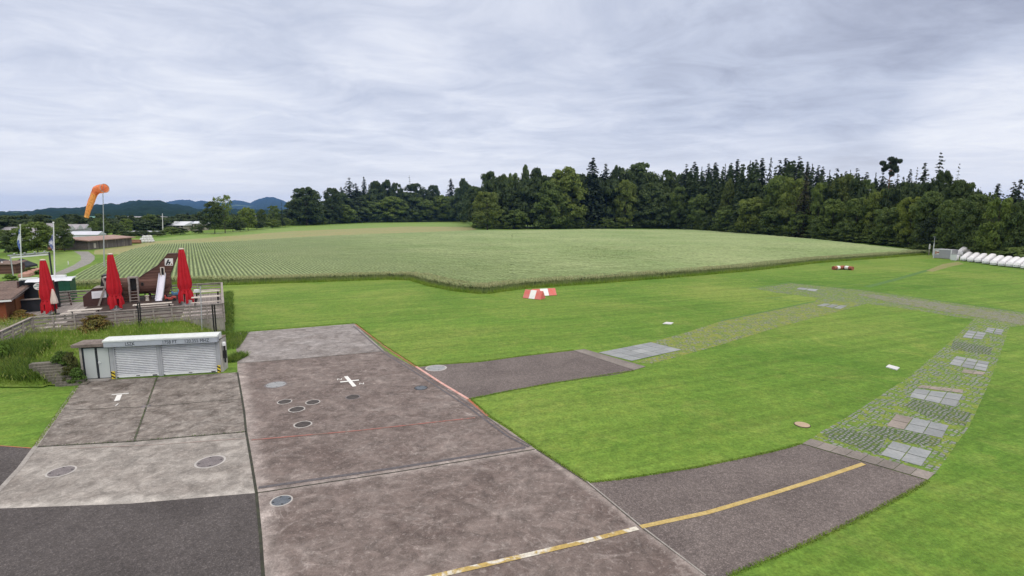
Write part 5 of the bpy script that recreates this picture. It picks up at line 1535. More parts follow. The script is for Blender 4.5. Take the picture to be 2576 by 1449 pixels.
def broadleaf(seed, shape, n=6500, clumps=46, low=0.08, leaf=0.019):
    if n > 5000: n, clumps, leaf = int(n * 1.5), int(clumps * 2.1), leaf * 0.82
    rs = np.random.default_rng(seed + 100)
    P, N = broadleaf_pts(seed, shape, n, clumps, low, 0.72 if clumps > 75 else 1.0)
    return leaf_quads(P, N, leaf * rs.uniform(0.6, 1.35, len(P)), rs)

def conifer(seed, levels=40, droop=0.35, sparse=1.0, low=0.06, n_az=11, power=0.85, leaf=0.016, rag=0.35):
    rs = np.random.default_rng(seed)
    P = []; N = []; S = []
    for L in range(levels):
        t = L / (levels - 1)
        z = low + (1 - low) * t
        r = 0.5 * (1 - t) ** power + 0.022
        if rs.uniform() > sparse: continue
        m = max(4, int(n_az * (1 - t * 0.6)))
        for k in range(m):
            a = rs.uniform(0, 2 * math.pi)
            rr = r * rs.uniform(1 - rag, 1.08)
            c = max(3, int(9 * rr / 0.5 + 2))
            for j in range(c):
                q = (j + rs.uniform(0, 1)) / c
                x = rr * q
                P.append((x * math.cos(a) + rs.normal(0, 0.008), x * math.sin(a) + rs.normal(0, 0.008), z - droop * x * 0.45 * (0.4 + q) + rs.normal(0, 0.004)))
                N.append((0.4 * math.cos(a), 0.4 * math.sin(a), 1.0))
                S.append(leaf * rs.uniform(0.6, 1.3) * (1.05 - 0.45 * t))
    P = np.array(P); P[:, 2] = np.clip(P[:, 2], 0.012, 1.0)
    return leaf_quads(P, np.array(N), np.array(S), rs, 1.0, 2.6)

def pine(seed):
    rs = np.random.default_rng(seed)
    C = np.array([(-0.26, 0.1, 0.925, 0.05), (-0.04, 0.0, 0.978, 0.045), (0.13, 0.1, 0.955, 0.045), (-0.40, -0.1, 0.90, 0.045), (0.0, 0.1, 0.905, 0.04), (0.29, -0.1, 0.885, 0.04),
                  (0.42, 0.1, 0.862, 0.045), (-0.14, -0.2, 0.862, 0.035), (0.15, 0.2, 0.835, 0.035), (0.33, 0.0, 0.805, 0.03), (-0.2, 0.1, 0.80, 0.03), (0.05, -0.3, 0.93, 0.04), (-0.1, 0.3, 0.95, 0.04)])
    k = rs.integers(0, len(C), 3600)
    d = rs.normal(0, 1, (3600, 3)); d /= np.linalg.norm(d, axis=1)[:, None]
    P = C[k, :3] + d * (C[k, 3] * rs.uniform(0.5, 1.5, 3600))[:, None] * np.array([2.3, 2.3, 0.36])
    return leaf_quads(P, d + np.array([0, 0, .4]), 0.015 * rs.uniform(0.6, 1.3, len(P)), rs, 1.2)

def trunk_mesh(name, seed, r0, h, mat, limbs=7, spread=0.3, bare=False):
    rs = random.Random(seed); mb = MB()
    mb.tube([(0, 0, -0.01), (0.004, 0, 0.12 * h), (0.006, 0.004, 0.45 * h), (0.0, 0.0, 0.75 * h), (0, 0, h)], [r0 * 1.5, r0, r0 * 0.72, r0 * 0.42, r0 * 0.12], 7)
    for k in range(limbs):
        z = h * rs.uniform(0.25, 0.85) if not bare else h * rs.uniform(0.58, 0.95); a = rs.uniform(0, 6.28); L = spread * rs.uniform(0.5, 1.0) * (1.1 - z / h * 0.6)
        L *= 0.45 if bare else 1.0
        mb.tube([(0, 0, z), (L * 0.5 * math.cos(a), L * 0.5 * math.sin(a), z + L * 0.22), (L * math.cos(a), L * math.sin(a), z + L * 0.35)], [r0 * 0.4, r0 * 0.25, r0 * 0.08], 5, cap=False)
    me = bpy.data.meshes.new(name); me.from_pydata(mb.v, [], mb.f); me.materials.append(mat); me.update()
    return me

CROWN = {}; TRUNK = {}
def proto(key, VF, mat, trunk):
    CROWN[key] = mesh_np('crown', VF[0], VF[1], MAT[mat]); TRUNK[key] = trunk
tkb = [trunk_mesh('trunk', s, 0.014, 0.86, MAT['bark'], 9, 0.34) for s in (1, 2, 3)]
tkc = trunk_mesh('trunk', 5, 0.011, 0.97, MAT['bark'], 3, 0.1)
tkp = trunk_mesh('trunk', 6, 0.028, 0.95, MAT['bark_red'], 12, 0.30, True)
for i in range(3):
    proto('round%d' % i, broadleaf(20 + i, 'round', 7500, 52), 'leaf', tkb[i])
    proto('oval%d' % i, broadleaf(30 + i, 'oval', 7000, 46, 0.05), 'leaf', tkb[(i + 1) % 3])
    proto('light%d' % i, broadleaf(40 + i, 'oval', 7000, 44, 0.04), 'leaf_light', tkb[(i + 2) % 3])
    proto('dark%d' % i, broadleaf(50 + i, 'round', 7500, 50, 0.10), 'leaf_dark', tkb[i])
    proto('spruce%d' % i, conifer(60 + i, 46, 0.40, 0.98, 0.05, 11, 0.66 + 0.07 * i), 'needle', tkc)
proto('cone0', broadleaf(70, 'cone', 6500, 50, 0.04), 'leaf', tkb[0])
proto('cone1', broadleaf(71, 'cone', 6500, 50, 0.04), 'leaf_light', tkb[1])
proto('skirt0', broadleaf(72, 'skirt', 8500, 60, 0.02), 'leaf_light', tkb[2])
proto('skirt1', broadleaf(73, 'skirt', 8500, 60, 0.02), 'leaf', tkb[0])
proto('brown', conifer(74, 44, 0.55, 0.95, 0.03, 10, 0.7), 'needle_brown', tkc)
proto('yew', conifer(75, 44, 0.55, 1.0, 0.02, 13, 0.55, 0.018), 'needle', tkc)
proto('ragged', conifer(76, 26, 0.15, 0.95, 0.10, 8, 0.62, 0.017, 0.5), 'needle', tkc)
proto('feather', conifer(77, 24, 0.10, 1.0, 0.08, 6, 0.9, 0.012, 0.4), 'needle_pale', tkc)
proto('pine', pine(78), 'needle', tkp)
proto('loose', broadleaf(79, 'oval', 2600, 34, 0.25, 0.017), 'leaf', tkb[1])

def make_tree(kind, x, y, h, w, label, name='tree', cat='tree', group=None, z=0.0, a=None):
    t = thing(name, label, cat, (x, y, z), rng.uniform(0, 6.28) if a is None else a, group)
    t.scale = (w, w, h)
    c = obj('crown', CROWN[kind], t)
    k = obj('trunk', TRUNK[kind], t)
    ts = 1.0
    k.scale = (1, 1, 1) if w > 0.6 * h else (1.6, 1.6, 1.0)
    return t

edge_px = [(300, 600), (470, 592), (560, 584), (640, 577), (728, 568), (800, 566), (900, 560), (1033, 559), (1150, 557), (1180, 564), (1195, 577), (1330, 576.5), (1500, 575), (1690, 574.5), (1740, 578), (1800, 583), (1900, 592), (2000, 598), (2100, 606), (2200, 613), (2300, 624), (2346, 632), (2400, 640), (2500, 655), (2576, 662), (2700, 675)]
def edgeY(px):
    xs = [p[0] for p in edge_px]; ys = [p[1] for p in edge_px]
    return G(px, np.interp(px, xs, ys)).y

SPW = set()
def T(px, top, w, kind, label, back=0.0, base=None, name='tree', cat='tree', group=None):
    """tree at picture column px whose crown tip shows at row top; back = metres behind the wood's edge"""
    Y = (G(px, base).y if base else edgeY(px)) + back
    tip = AT(px, top, Y)
    wd = w / F * Y * (2.6 if (name in ('spruce',) and group is None and w < 45 and back < 40 and kind != 'ragged' and w not in SPW) else 1.08)
    return make_tree(kind, tip.x, Y, tip.z, wd, label, name, cat, group)

# -- village trees and hedgerow at the left
T(85, 557, 82, 'round0', 'broad dark tree behind the flagpoles at the far left', base=641)
T(38, 574, 62, 'oval1', 'lighter round tree left of the broad dark tree, behind the black tent', base=640)
T(6, 578, 40, 'round2', 'dark tree cut off by the left picture edge', base=636)
T(152, 548, 54, 'cone0', 'pointed dense tree in front of the white sawtooth factory', base=632)
T(251, 548, 44, 'round1', 'dark tree at the right end of the factory, behind the barn roof', base=598)
T(291, 561, 34, 'oval2', 'low round tree behind the middle of the barn', base=593)
T(317, 550, 28, 'oval0', 'grey green round tree behind the right end of the barn', base=589)
T(347, 556, 28, 'dark1', 'small dark tree in front of the long white hall', base=584)
T(377, 538, 34, 'oval1', 'tall pale green tree hiding the right half of the long white hall', base=582)
T(400, 549, 9, 'spruce0', 'thin dark cypress at the right end of the long white hall', base=576)
T(472, 535, 18, 'spruce1', 'narrow dark spruce between the flat roofed sheds', base=576, name='spruce')
T(534, 506, 54, 'dark0', 'big dark tree beside the tall feathery one left of the valley gap', base=588)
T(559, 489, 40, 'loose', 'tall feathery tree leaning over the big dark one', base=586)
T(620, 521, 40, 'round0', 'round tree standing alone in the valley gap before the blue hills', base=580)
T(583, 541, 40, 'round2', 'low bushy tree left of the lone round tree in the gap', base=583)
T(657, 526, 22, 'dark2', 'small dark tree right of the lone round tree in the gap', base=574)
T(685, 517, 34, 'oval2', 'mid green tree in the gap, left of the thin spruce', base=572)
T(707, 505, 13, 'ragged', 'thin lonely spruce before the blue round hill', base=572, name='spruce')
for i, (px, top, w, base) in enumerate(((320, 579, 40, 597), (355, 580, 44, 596), (395, 579, 40, 594), (430, 571, 36, 591), (452, 573, 36, 590), (497, 566, 30, 588), (602, 555, 34, 583), (645, 556, 44, 577), (684, 552, 40, 574), (716, 548, 34, 571))):
    T(px, top, w, ('round1', 'dark1', 'oval0')[i % 3], ('bushy hedge tree behind the white bales', 'dark bush right behind the bale stack', 'bush below the thin cypress', 'round bush in front of the flat roofed shed', 'dark bush right of the flat roofed shed', 'bush at the foot of the big dark tree', 'bush under the low bushy tree in the gap', 'bush right of the lone round tree trunk', 'dark bush before the mid green gap tree', 'dark bush under the thin lonely spruce')[i], base=base, name='shrub', cat='shrub')

# -- the wood, from left to right
T(767, 470, 82, 'dark0', 'big dark round tree forming the left end of the wood')
T(834, 472, 48, 'dark1', 'dark tree right of the rounded left end tree of the wood', 6)
T(858, 471, 22, 'spruce1', 'small spruce tip beside the tall pair at the left of the wood', 25, name='spruce')
T(878, 448, 34, 'spruce0', 'tall spruce with the highest tip in the left part of the wood', 22, name='spruce')
T(895, 462, 28, 'spruce2', 'spruce just right of the highest left hand spruce', 20, name='spruce')
T(915, 446, 38, 'yew', 'dark bushy conifer left of the low saddle in the wood', 24, name='conifer')
T(946, 455, 46, 'dark2', 'dark rounded crown right of the bushy conifer', 20)
T(970, 451, 40, 'dark0', 'dark crown with a blunt tip in the left part of the wood', 18)
T(996, 459, 36, 'dark1', 'dark jagged crown left of the feathery larch', 18)
T(1030, 442, 28, 'feather', 'feathery larch standing over the dip in the wood', 30, name='larch')
T(1044, 461, 66, 'dark2', 'broad dark crown under the feathery larch', 14)
T(1090, 465, 42, 'dark1', 'dark crown between the larch and the narrow dark spruce', 12)
T(1134, 450, 27, 'spruce1', 'narrow dark spruce alone in the dip of the skyline', 25, name='spruce')
T(1168, 448, 40, 'dark0', 'dark crown right of the narrow dip spruce', 20)
T(860, 513, 66, 'round1', 'low round tree in front of the left hand spruces')
T(925, 505, 62, 'oval0', 'mid green tree in the front row below the bushy conifer', 3)
T(985, 494, 74, 'round2', 'broad low tree in the front row left of the larch', 3)
T(1050, 496, 72, 'oval1', 'front row tree under the broad dark crown', 3)
T(1108, 490, 66, 'round0', 'front row tree below the dip of the skyline', 3)
T(1158, 470, 66, 'round1', 'front row tree left of the detached light tree', 6)
T(1225, 481, 74, 'light0', 'rounded light green tree standing free in front of the wood', 0, 579)
T(1229, 431, 58, 'dark2', 'dark crown behind the free standing light green tree', 24)
T(1262, 437, 44, 'dark0', 'dark crown right behind the free standing tree', 28)
T(1290, 434, 46, 'round0', 'ragged crown between the free standing tree and the pointed one', 26)
T(1321, 414, 42, 'cone0', 'pointed dark crown in the middle of the wood', 24)
T(1352, 421, 42, 'dark1', 'dark crown right of the pointed one in the middle', 26)
T(1292, 480, 60, 'dark2', 'shadowy tree behind the bush in the gap of the front row', 10)
T(1294, 527, 62, 'round1', 'low bright bush right of the free standing light tree', 0, name='shrub', cat='shrub')
T(1383, 455, 84, 'skirt1', 'spreading green tree with low hanging boughs left of the great light crown')
T(1424, 418, 104, 'skirt0', 'great light green tree, the broadest crown in the middle of the wood', 4)
T(1492, 398, 84, 'yew', 'great dark conifer with the highest tip in the middle of the wood', 5, name='conifer')
T(1524, 413, 44, 'spruce2', 'dark spruce just right of the great conifer', 18, name='spruce')
T(1556, 415, 50, 'dark0', 'dark crown right of the twin spruce tips', 20)
T(1576, 452, 54, 'light1', 'narrow light green tree right of the great conifer')
T(1611, 409, 96, 'round2', 'tall beech with a feathery domed top right of the centre', 12)
T(1680, 428, 60, 'dark2', 'loose dark crown at the right shoulder of the tall beech', 14)
T(1645, 459, 92, 'skirt1', 'drooping broad tree in front of the tall beech')
T(1712, 470, 52, 'oval2', 'slim green tree right of the drooping broad one', 3)
SPR = [(1727, 414, 24), (1748, 408, 30), (1766, 420, 24), (1783, 413, 26), (1801, 410, 32), (1825, 413, 26), (1840, 411, 26), (1856, 402, 30), (1888, 405, 34), (1902, 403, 26), (1918, 399, 30), (1940, 397.5, 34), (1962, 404, 28), (1978, 399, 34), (1994, 406, 26), (2011, 395, 30), (2032, 408, 24), (2044, 413, 26), (2060, 417, 26), (2071, 420, 22), (2088, 428, 26), (2106, 425, 28), (2129, 432, 24), (2140, 428, 22), (2156, 425, 30), (2181, 434, 28), (2204, 435, 30), (2222, 432, 28)]
LAB = ['slender spruce starting the tall spruce row right of the beech', 'pointed spruce with sky showing through, second in the tall spruce row', 'short spruce tip in the dip after the pointed one', 'spruce just left of the bare stemmed one in the row', 'flat topped spruce above a pale bare stem', 'small spruce tip right of the flat topped spruce', 'spruce left of the first high peak of the row', 'high pointed spruce peak left of the row\'s middle', 'broad spruce in the middle of the tall spruce row', 'spruce close against the right of the broad middle spruce', 'spruce with a knotted top above two bare stems', 'tall dense spruce right of the knotted top', 'spruce in the notch right of the tall dense one', 'broad rounded spruce behind the wide light tree', 'spruce left of the sharpest peak of the row', 'sharpest and highest spruce peak of the tall row', 'thin spruce tip right of the sharpest peak', 'spruce above the brown conifer', 'low spruce right of the brown conifer', 'small spruce tip where the row falls away', 'faint spruce tip over the pale birches', 'spruce tip above the middle of the pale birches', 'small spruce left of the round tufted tip', 'spruce with a round tufted tip', 'thin tipped spruce right of the tufted one', 'low spruce halfway to the tall pine', 'low spruce left of the pine by two tips', 'dark spruce touching the left side of the tall pine']
for i, ((px, top, w), lab) in enumerate(zip(SPR, LAB)):
    T(px, top, w * 1.15, 'spruce%d' % (i % 3), lab, 30 + 8 * (i % 3), name='spruce', group=None)
T(1770, 487, 70, 'round0', 'low blue green bush tree below the left of the spruce row', 6)
T(1836, 450, 52, 'cone1', 'pointed light tree rising in front of the spruce row', 8)
T(1758, 535, 24, 'cone1', 'small pointed bright tree at the wood edge')
T(1788, 541, 40, 'oval1', 'low bush right of the small pointed bright tree', 0, name='shrub', cat='shrub')
T(1830, 517, 64, 'round1', 'rounded bush tree in front of the pointed light tree')
T(1896, 494, 78, 'light2', 'yellow green bushy tree under the bare spruce stems')
T(1962, 440, 76, 'round0', 'wide pale topped tree right of the yellow green one', 8)
T(2000, 446, 70, 'light0', 'light crown left of the brown conifer', 5)
T(2030, 424, 54, 'brown', 'tall brown green conifer hanging in front of the spruce row', 3, name='conifer')
T(2066, 456, 38, 'oval0', 'slim tree with drooping top right of the brown conifer', 4)
T(1950, 520, 70, 'round2', 'low dense tree at the edge below the wide pale topped tree')
T(2010, 530, 66, 'oval2', 'low dark bush tree at the edge under the brown conifer')
T(2125, 437, 72, 'light1', 'pale birch with a tall soft crown left of the pine', 14)
T(2184, 452, 58, 'round1', 'soft green crown between the pale birch and the pine', 12)
T(2100, 500, 66, 'round2', 'dark green tree in the lower front row below the birch', 2)
T(2160, 497, 66, 'oval1', 'round tree in the front row right below the soft crown', 2)
T(2075, 545, 60, 'oval0', 'bushy tree at the field edge right of the brown conifer')
T(2140, 552, 60, 'round1', 'low bush tree at the field edge below the birch')
T(2212, 475, 52, 'light2', 'bright domed crown in front of the foot of the tall pine', 5)
T(2240, 520, 66, 'round0', 'front row tree under the tall pine', 1)
T(2243, 395, 52, 'pine', 'tall pine with a bare reddish stem and flat tufted crown', 26, name='pine')
T(2259, 440, 24, 'spruce0', 'small spruce close right of the tall pine', 30, name='spruce')
T(2273, 446, 24, 'spruce2', 'spruce tip in the gap right of the pine', 34, name='spruce')
T(2291, 427, 24, 'spruce1', 'narrow spruce left of the leaning tufted tip', 30, name='spruce')
T(2308, 422, 26, 'ragged', 'spruce with a tufted leaning tip right of the gap', 30, name='spruce')
T(2328, 411, 36, 'spruce2', 'spruce with a rounded top left of the tallest spruce', 26, name='spruce')
T(2367, 385, 74, 'ragged', 'tallest ragged spruce on the right with sky between its tiers', 18, name='spruce')
T(2378, 428, 52, 'dark1', 'dark crown around the foot of the tallest ragged spruce', 14)
T(2414, 413, 46, 'feather', 'pale grey layered conifer right of the tallest spruce', 18, name='conifer')
T(2424, 452, 78, 'dark2', 'broad dark crown below the pale layered conifer', 8)
T(2467, 472, 22, 'feather', 'thin pale tree tip right of the broad dark crown', 22)
T(2488, 482, 34, 'loose', 'loose thin crown left of the spruce pair', 20)
T(2512, 463, 36, 'spruce1', 'dark spruce standing over the white trailers', 22, name='spruce')
T(2551, 459, 32, 'spruce0', 'dark spruce near the right picture edge', 22, name='spruce')
T(2568, 453, 40, 'spruce2', 'dark spruce cut by the right picture edge', 20, name='spruce')
T(2298, 495, 64, 'light0', 'bright green round tree left of the container')
T(2345, 480, 72, 'round2', 'dark green tree rising behind the container', 5)
T(2352, 545, 60, 'dark1', 'shady tree right behind the grey container', 3)
T(2405, 500, 78, 'oval1', 'broad tree behind the left trailers')
T(2462, 488, 80, 'round0', 'broad tree behind the middle trailers', 2)
T(2520, 497, 76, 'oval2', 'soft tree behind the right trailers', 1)
T(2568, 505, 70, 'round1', 'soft tree behind the trailers at the right picture edge', 2)
T(2285, 575, 46, 'oval0', 'low bush at the field corner left of the white post', 0, name='shrub', cat='shrub')
T(2225, 572, 56, 'round2', 'low bush at the field edge under the front row tree by the pine', 0, name='shrub', cat='shrub')

# -- everything behind and between: one dark mass of wood, and the undergrowth at its foot
def mass(name, items, mat, label):
    Vl = []; Fl = []; off = 0
    for (V, Fq, x, y, h, w, a) in items:
        c, s = math.cos(a), math.sin(a)
        W = np.stack([(V[:, 0] * c - V[:, 1] * s) * w + x, (V[:, 0] * s + V[:, 1] * c) * w + y, V[:, 2] * h], 1)
        Vl.append(W); Fl.append(Fq + off); off += len(V)
    o = obj(name, mesh_np(name, np.concatenate(Vl), np.concatenate(Fl), MAT[mat]))
    tag(o, label, 'wood'); o['kind'] = 'stuff'
    return o
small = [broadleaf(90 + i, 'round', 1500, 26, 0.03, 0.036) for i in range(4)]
sky_px = [728, 767, 810, 850, 900, 960, 1030, 1100, 1134, 1170, 1230, 1290, 1350, 1424, 1492, 1560, 1611, 1680, 1730, 1800, 1900, 2011, 2060, 2200, 2300, 2367, 2440, 2510, 2700]
sky_y = [500, 484, 500, 478, 474, 468, 480, 485, 488, 470, 450, 450, 440, 435, 430, 440, 425, 450, 424, 421, 414, 410, 428, 452, 455, 455, 470, 496, 490]
it = []
smallc = [conifer(95 + i, 26, 0.40, 1.0, 0.05, 8, 0.62, 0.026) for i in range(2)]
for k in range(520):
    px = rng.uniform(740, 2720); bk = rng.uniform(6, 60)
    con = 1720 < px < 2250 and k % 3 > 0
    Y = edgeY(px) + bk
    top = np.interp(px, sky_px, sky_y) + (rng.uniform(-6, 20) if con else rng.uniform(4, 34))
    tip = AT(px, top, Y)
    V, Fq = smallc[k % 2] if con else small[k % 4]
    if not con and 1720 < px < 2120: tip.z *= 0.8
    it.append((V, Fq, tip.x, Y, tip.z, (rng.uniform(46, 62) if con else rng.uniform(40, 62)) / F * Y, rng.uniform(0, 6.28)))
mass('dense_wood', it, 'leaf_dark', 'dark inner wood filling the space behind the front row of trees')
it = []
for k in range(330):
    px = rng.uniform(735, 2720)
    Y = edgeY(px) + rng.uniform(-1.5, 5)
    if 1180 < px < 1280: Y += 6
    V, Fq = small[k % 4]
    hh = rng.uniform(2.0, 5.0) * min(1.3, max(0.6, Y / 230))
    it.append((V, Fq, (px - CX) / F * Y, Y, hh, rng.uniform(4, 8), rng.uniform(0, 6.28)))
mass('undergrowth', it, 'leaf', 'bushy green undergrowth along the foot of the wood')
it = []
for k in range(210):
    px = rng.uniform(-120, 735)
    base = np.interp(px, [-120, 0, 250, 420, 560, 735], [618, 605, 586, 582, 578, 567]) - abs(rng.gauss(0, 7))
    Y = G(px, max(base, 546)).y
    V, Fq = small[k % 4]
    it.append((V, Fq, (px - CX) / F * Y, Y, rng.uniform(3.5, 8.5), rng.uniform(6, 13), rng.uniform(0, 6.28)))
mass('valley_trees', it, 'leaf_dark', 'scattered dark trees of the valley below the hills')

# -- shrubs near the shed and terrace
def shrub(px, base, top, w, z, mat, label, seed, n=2600, leaf=0.03):
    b = G(px, base, z)
    H = HZ(px, top, b) - z
    t = thing('shrub', label, 'shrub', b)
    V, Fq = broadleaf(seed, 'skirt', int(n * 1.6), 70, 0.02, leaf * 0.75)
    wd = w / F * b.y
    t.scale = (wd, wd, H)
    obj('foliage', mesh_np('foliage', V, Fq, MAT[mat]), t)
    obj('stem', TRUNK['round0'], t)
    return t
shrub(245, 849, 792, 76, 0.6, 'leaf_red', 'rounded shrub with reddish tips behind the left end of the shed', 201, 3600, 0.032)
shrub(54, 812, 780, 52, 0.9, 'leaf_gold', 'golden orange shrub against the front corner of the brown hut', 202, 2600, 0.04)
shrub(182, 962, 885, 36, 0.05, 'hedge_leaf', 'olive shrub between the stone steps and the shed door', 203, 2600, 0.035)
shrub(158, 922, 882, 46, 0.7, 'weed', 'green spreading shrub above the stone steps', 204, 3000, 0.035)
shrub(196, 966, 925, 36, 0.0, 'weed', 'low green shrub at the left foot of the shed', 205, 1800, 0.045)
shrub(6, 900, 858, 30, 0.8, 'weed', 'dark shrub under the sloping fence at the left picture edge', 207, 2200, 0.04)

# ================================================================== FARM AND VILLAGE
def gp(px, py, z=0.0):
    return G(px, py, z)
def frame_pts(a, b):
    return math.atan2(b.y - a.y, b.x - a.x), (b - a).length
# barn
a_, b_ = gp(222, 628.5), gp(332.7, 617)
ang, L = frame_pts(a_, b_)
barn = thing('wooden_barn', 'long weathered plank barn with a faded red roof below the factory', 'barn', a_, ang)
h0 = HZ(222, 606, a_); h1 = HZ(332.7, 596, b_)
MB().box(0, L, 0, 9, 0, h0 - 0.05).build('wall', MAT['barn_board'], barn)
MB().prism([(-0.8, h0 - 0.1), (-0.8, h0 + 0.12), (5, h0 + 0.75), (10, h0 - 0.1), (10, h0 - 0.3), (5, h0 + 0.5)], -0.8, L + 0.5, lambda u, v, t: (t, u, v)).build('roof', MAT['barn_roof'], barn)
for k in range(1, 5):
    MB().box(L * k / 5 - 0.08, L * k / 5 + 0.08, -0.08, -0.003, 0, h0 - 0.12).build('post', MAT['grey_wood'], barn)
MB().box(L * 0.12, L * 0.16, -0.05, -0.003, 0.3, 1.5).build('hatch', MAT['pale_wood'], barn)
c_ = gp(184, 627)
lt = thing('lean_to_shed', 'small grey plank lean-to at the left end of the barn', 'shed', c_, ang)
hl = HZ(190, 613, c_)
Ll = (a_ - c_).length - 0.15
MB().prism([(0, 0), (5, 0), (5, hl + 0.7), (0, hl - 0.3)], 0, Ll, lambda u, v, t: (t, u, v)).build('wall', MAT['barn_board'], lt)
MB().prism([(-0.7, hl - 0.35), (5.2, hl + 0.8), (5.2, hl + 0.95), (-0.7, hl - 0.2)], -0.5, Ll * 0.62, lambda u, v, t: (t, u, v)).build('roof', MAT['grey_wood'], lt)
MB().box(Ll * 0.5, Ll * 0.68, -0.04, -0.003, hl * 0.35, hl * 0.6).build('window', MAT['black'], lt)
# logs
for i, (p0, p1, r) in enumerate((((118, 631), (146, 629.5), 0.38), ((122, 628), (150, 626.5), 0.36), ((150, 629.5), (176, 627.5), 0.36))):
    a, b = gp(*p0), gp(*p1)
    o = MB().tube([(0, 0, r), tuple((b - a) + Vector((0, 0, r)))], [r, r * 0.85], 10).build('log', MAT['log'], loc=a)
    tag(o, ('reddish felled log lying nearest the road behind the right flagpole', 'reddish log just behind the nearest felled log', 'reddish log right of the other two, before the lean-to')[i], 'log')
o = MB().tube([(-1.6, 0, 0.4), (1.6, 0.3, 0.4)], 0.4, 10); o.tube([(-1.2, 0.6, 0.9), (1.3, 0.7, 0.85)], 0.3, 10)
tag(o.build('log_pile', MAT['log'], loc=gp(339, 613)), 'dark red heap of logs at the right end of the barn', 'log pile')
# wrapped bales, a three tier stack
bl = gp(348, 611); br_ = gp(388, 609.5)
Wb = (br_ - bl).length; nb0 = 5; dB = Wb / nb0
bale_me = MB().lathe([(0.34, -0.5), (0.46, -0.48), (0.5, -0.42), (0.51, 0), (0.5, 0.42), (0.46, 0.48), (0.34, 0.5)], 18).build('hay_bale', MAT['bale_wrap'], smooth=True)
bale_me.data.transform(Matrix.Rotation(math.pi / 2, 4, 'X'))
first = True
for row, (n_, nm) in enumerate(((5, 'bottom'), (4, 'middle'), (3, 'top'))):
    for i in range(n_):
        o = bale_me if first else bale_me.copy()
        if not first: col.objects.link(o)
        first = False
        p = bl.lerp(br_, (i + 0.5 + 0.5 * row) / nb0)
        o.location = (p.x, p.y + 0.3 * row, dB * (0.5 + 0.80 * row)); o.scale = (dB * 1.0, dB * 1.05, dB * 1.0); o.rotation_euler = (0, rng.uniform(0, 3), 0.05)
        pos = {5: ('left end', 'second from left', 'centre', 'second from right', 'right end'), 4: ('left end', 'inner left', 'inner right', 'right end'), 3: ('left', 'middle', 'right')}[n_][i]
        tag(o, 'white wrapped bale, %s of the %s row of the stack by the barn' % (pos, nm), 'bale', 'white wrapped bales stacked beside the barn')

# factory with sawtooth roof lights
def factory(pa, pb, top, base, nteeth, label, depth=26, rows=3):
    a, b = gp(*pa), gp(*pb)
    ang, L = frame_pts(a, b)
    t = thing('sawtooth_factory', label, 'factory', (a.x, a.y, -0.5), ang)
    H = HZ(pa[0], top, a) + 0.5
    MB().box(0, L, 0, depth, 0, H * 0.62).build('wall', MAT['factory'], t)
    MB().box(-0.2, L + 0.2, -0.12, -0.003, H * 0.60, H * 0.64).build('cornice', MAT['factory_roof'], t)
    for r in range(rows):
        for k in range(nteeth):
            w = L / nteeth
            y0 = r * depth / rows
            d = MB().prism([(k * w + 0.03, H * 0.625), ((k + 1) * w - 0.03, H * 0.625), (k * w + w * 0.62, H * (0.98 + 0.08 * r))], y0 + 0.01, y0 + depth / rows - 0.4, lambda u, v, tt: (u, tt, v)).build('roof', MAT['factory_roof'], t)
            MB().prism([(k * w + w * 0.12, H * 0.66), ((k + 1) * w - 0.25, H * 0.66), (k * w + w * 0.62, H * (0.95 + 0.08 * r))], y0 - 0.06, y0 - 0.005, lambda u, v, tt: (u, tt, v)).build('gable_light', MAT['sky_light'], d)
    for k in range(3):
        MB().box(0.15, L - 0.15, -0.05, -0.004, H * (0.12 + 0.16 * k), H * (0.17 + 0.16 * k)).build('window', MAT['factory_roof' if k != 1 else 'sky_light'], t)
    return t
factory((172, 600), (232, 593), 566, 605, 3, 'pale factory hall with white sawtooth roof lights behind the barn', 30, 3)
factory((94, 604), (128, 600), 570, 612, 2, 'narrower pale sawtooth factory wing left of the pointed tree', 26, 2)
p = gp(192, 598)
an = thing('glass_hall', 'low pale annex with a pitched roof in front of the factory', 'building', gp(176, 606), 0.1)
MB().box(0, 8.5, 0, 4, 0, 1.9).build('wall', MAT['sky_light'], an); MB().prism([(-0.3, 1.92), (4.2, 1.92), (2, 3.0)], -0.2, 8.7, lambda u, v, t: (t, u, v)).build('roof', MAT['factory'], an)
g_ = AT(216, 549, 420)
gh = thing('green_house', 'small pale green gabled house on the slope above the factory', 'house', (g_.x - 4, 420, -0.5), 0.1)
MB().box(0, 9.5, 0, 8, 0, g_.z + 0.2).build('wall', MAT['tan_house'], gh); MB().prism([(-0.4, g_.z + 0.21), (8.4, g_.z + 0.21), (4, g_.z + 2.0)], -0.4, 9.9, lambda u, v, t: (t, u, v)).build('roof', MAT['hedge_leaf'] if False else MAT['sign_teal'], gh)
def hall(p0, p1, top, base, depth, label, name, wall='pale_house', roof='factory_roof', rh=0.5, wins=6):
    a = gp(p0, base); bY = a.y
    b = AT(p1, base, bY); b.z = 0
    H = AT(p0, top, bY).z
    t = thing(name, label, 'building', (a.x, a.y, -0.3), 0.0)
    L = b.x - a.x
    MB().box(0, L, 0, depth, 0, H - rh + 0.3).build('wall', MAT[wall], t)
    MB().prism([(-0.6, H - rh + 0.31), (-0.6, H - rh + 0.5), (depth / 2, H + 0.3), (depth + 0.6, H - rh + 0.5), (depth + 0.6, H - rh + 0.31)], -0.6, L + 0.6, lambda u, v, tt: (tt, u, v)).build('roof', MAT[roof], t)
    for k in range(wins):
        x = L * (k + 0.5) / wins
        MB().box(x - L / wins * 0.28, x + L / wins * 0.28, -0.08, -0.004, (H + 0.3) * 0.42, (H + 0.3) * 0.66).build('window', MAT['glass'], t)
    return t
hall(297, 401, 544.5, 566, 14, 'long white hall on the slope behind the valley trees', 'long_hall', rh=0.8, wins=10)
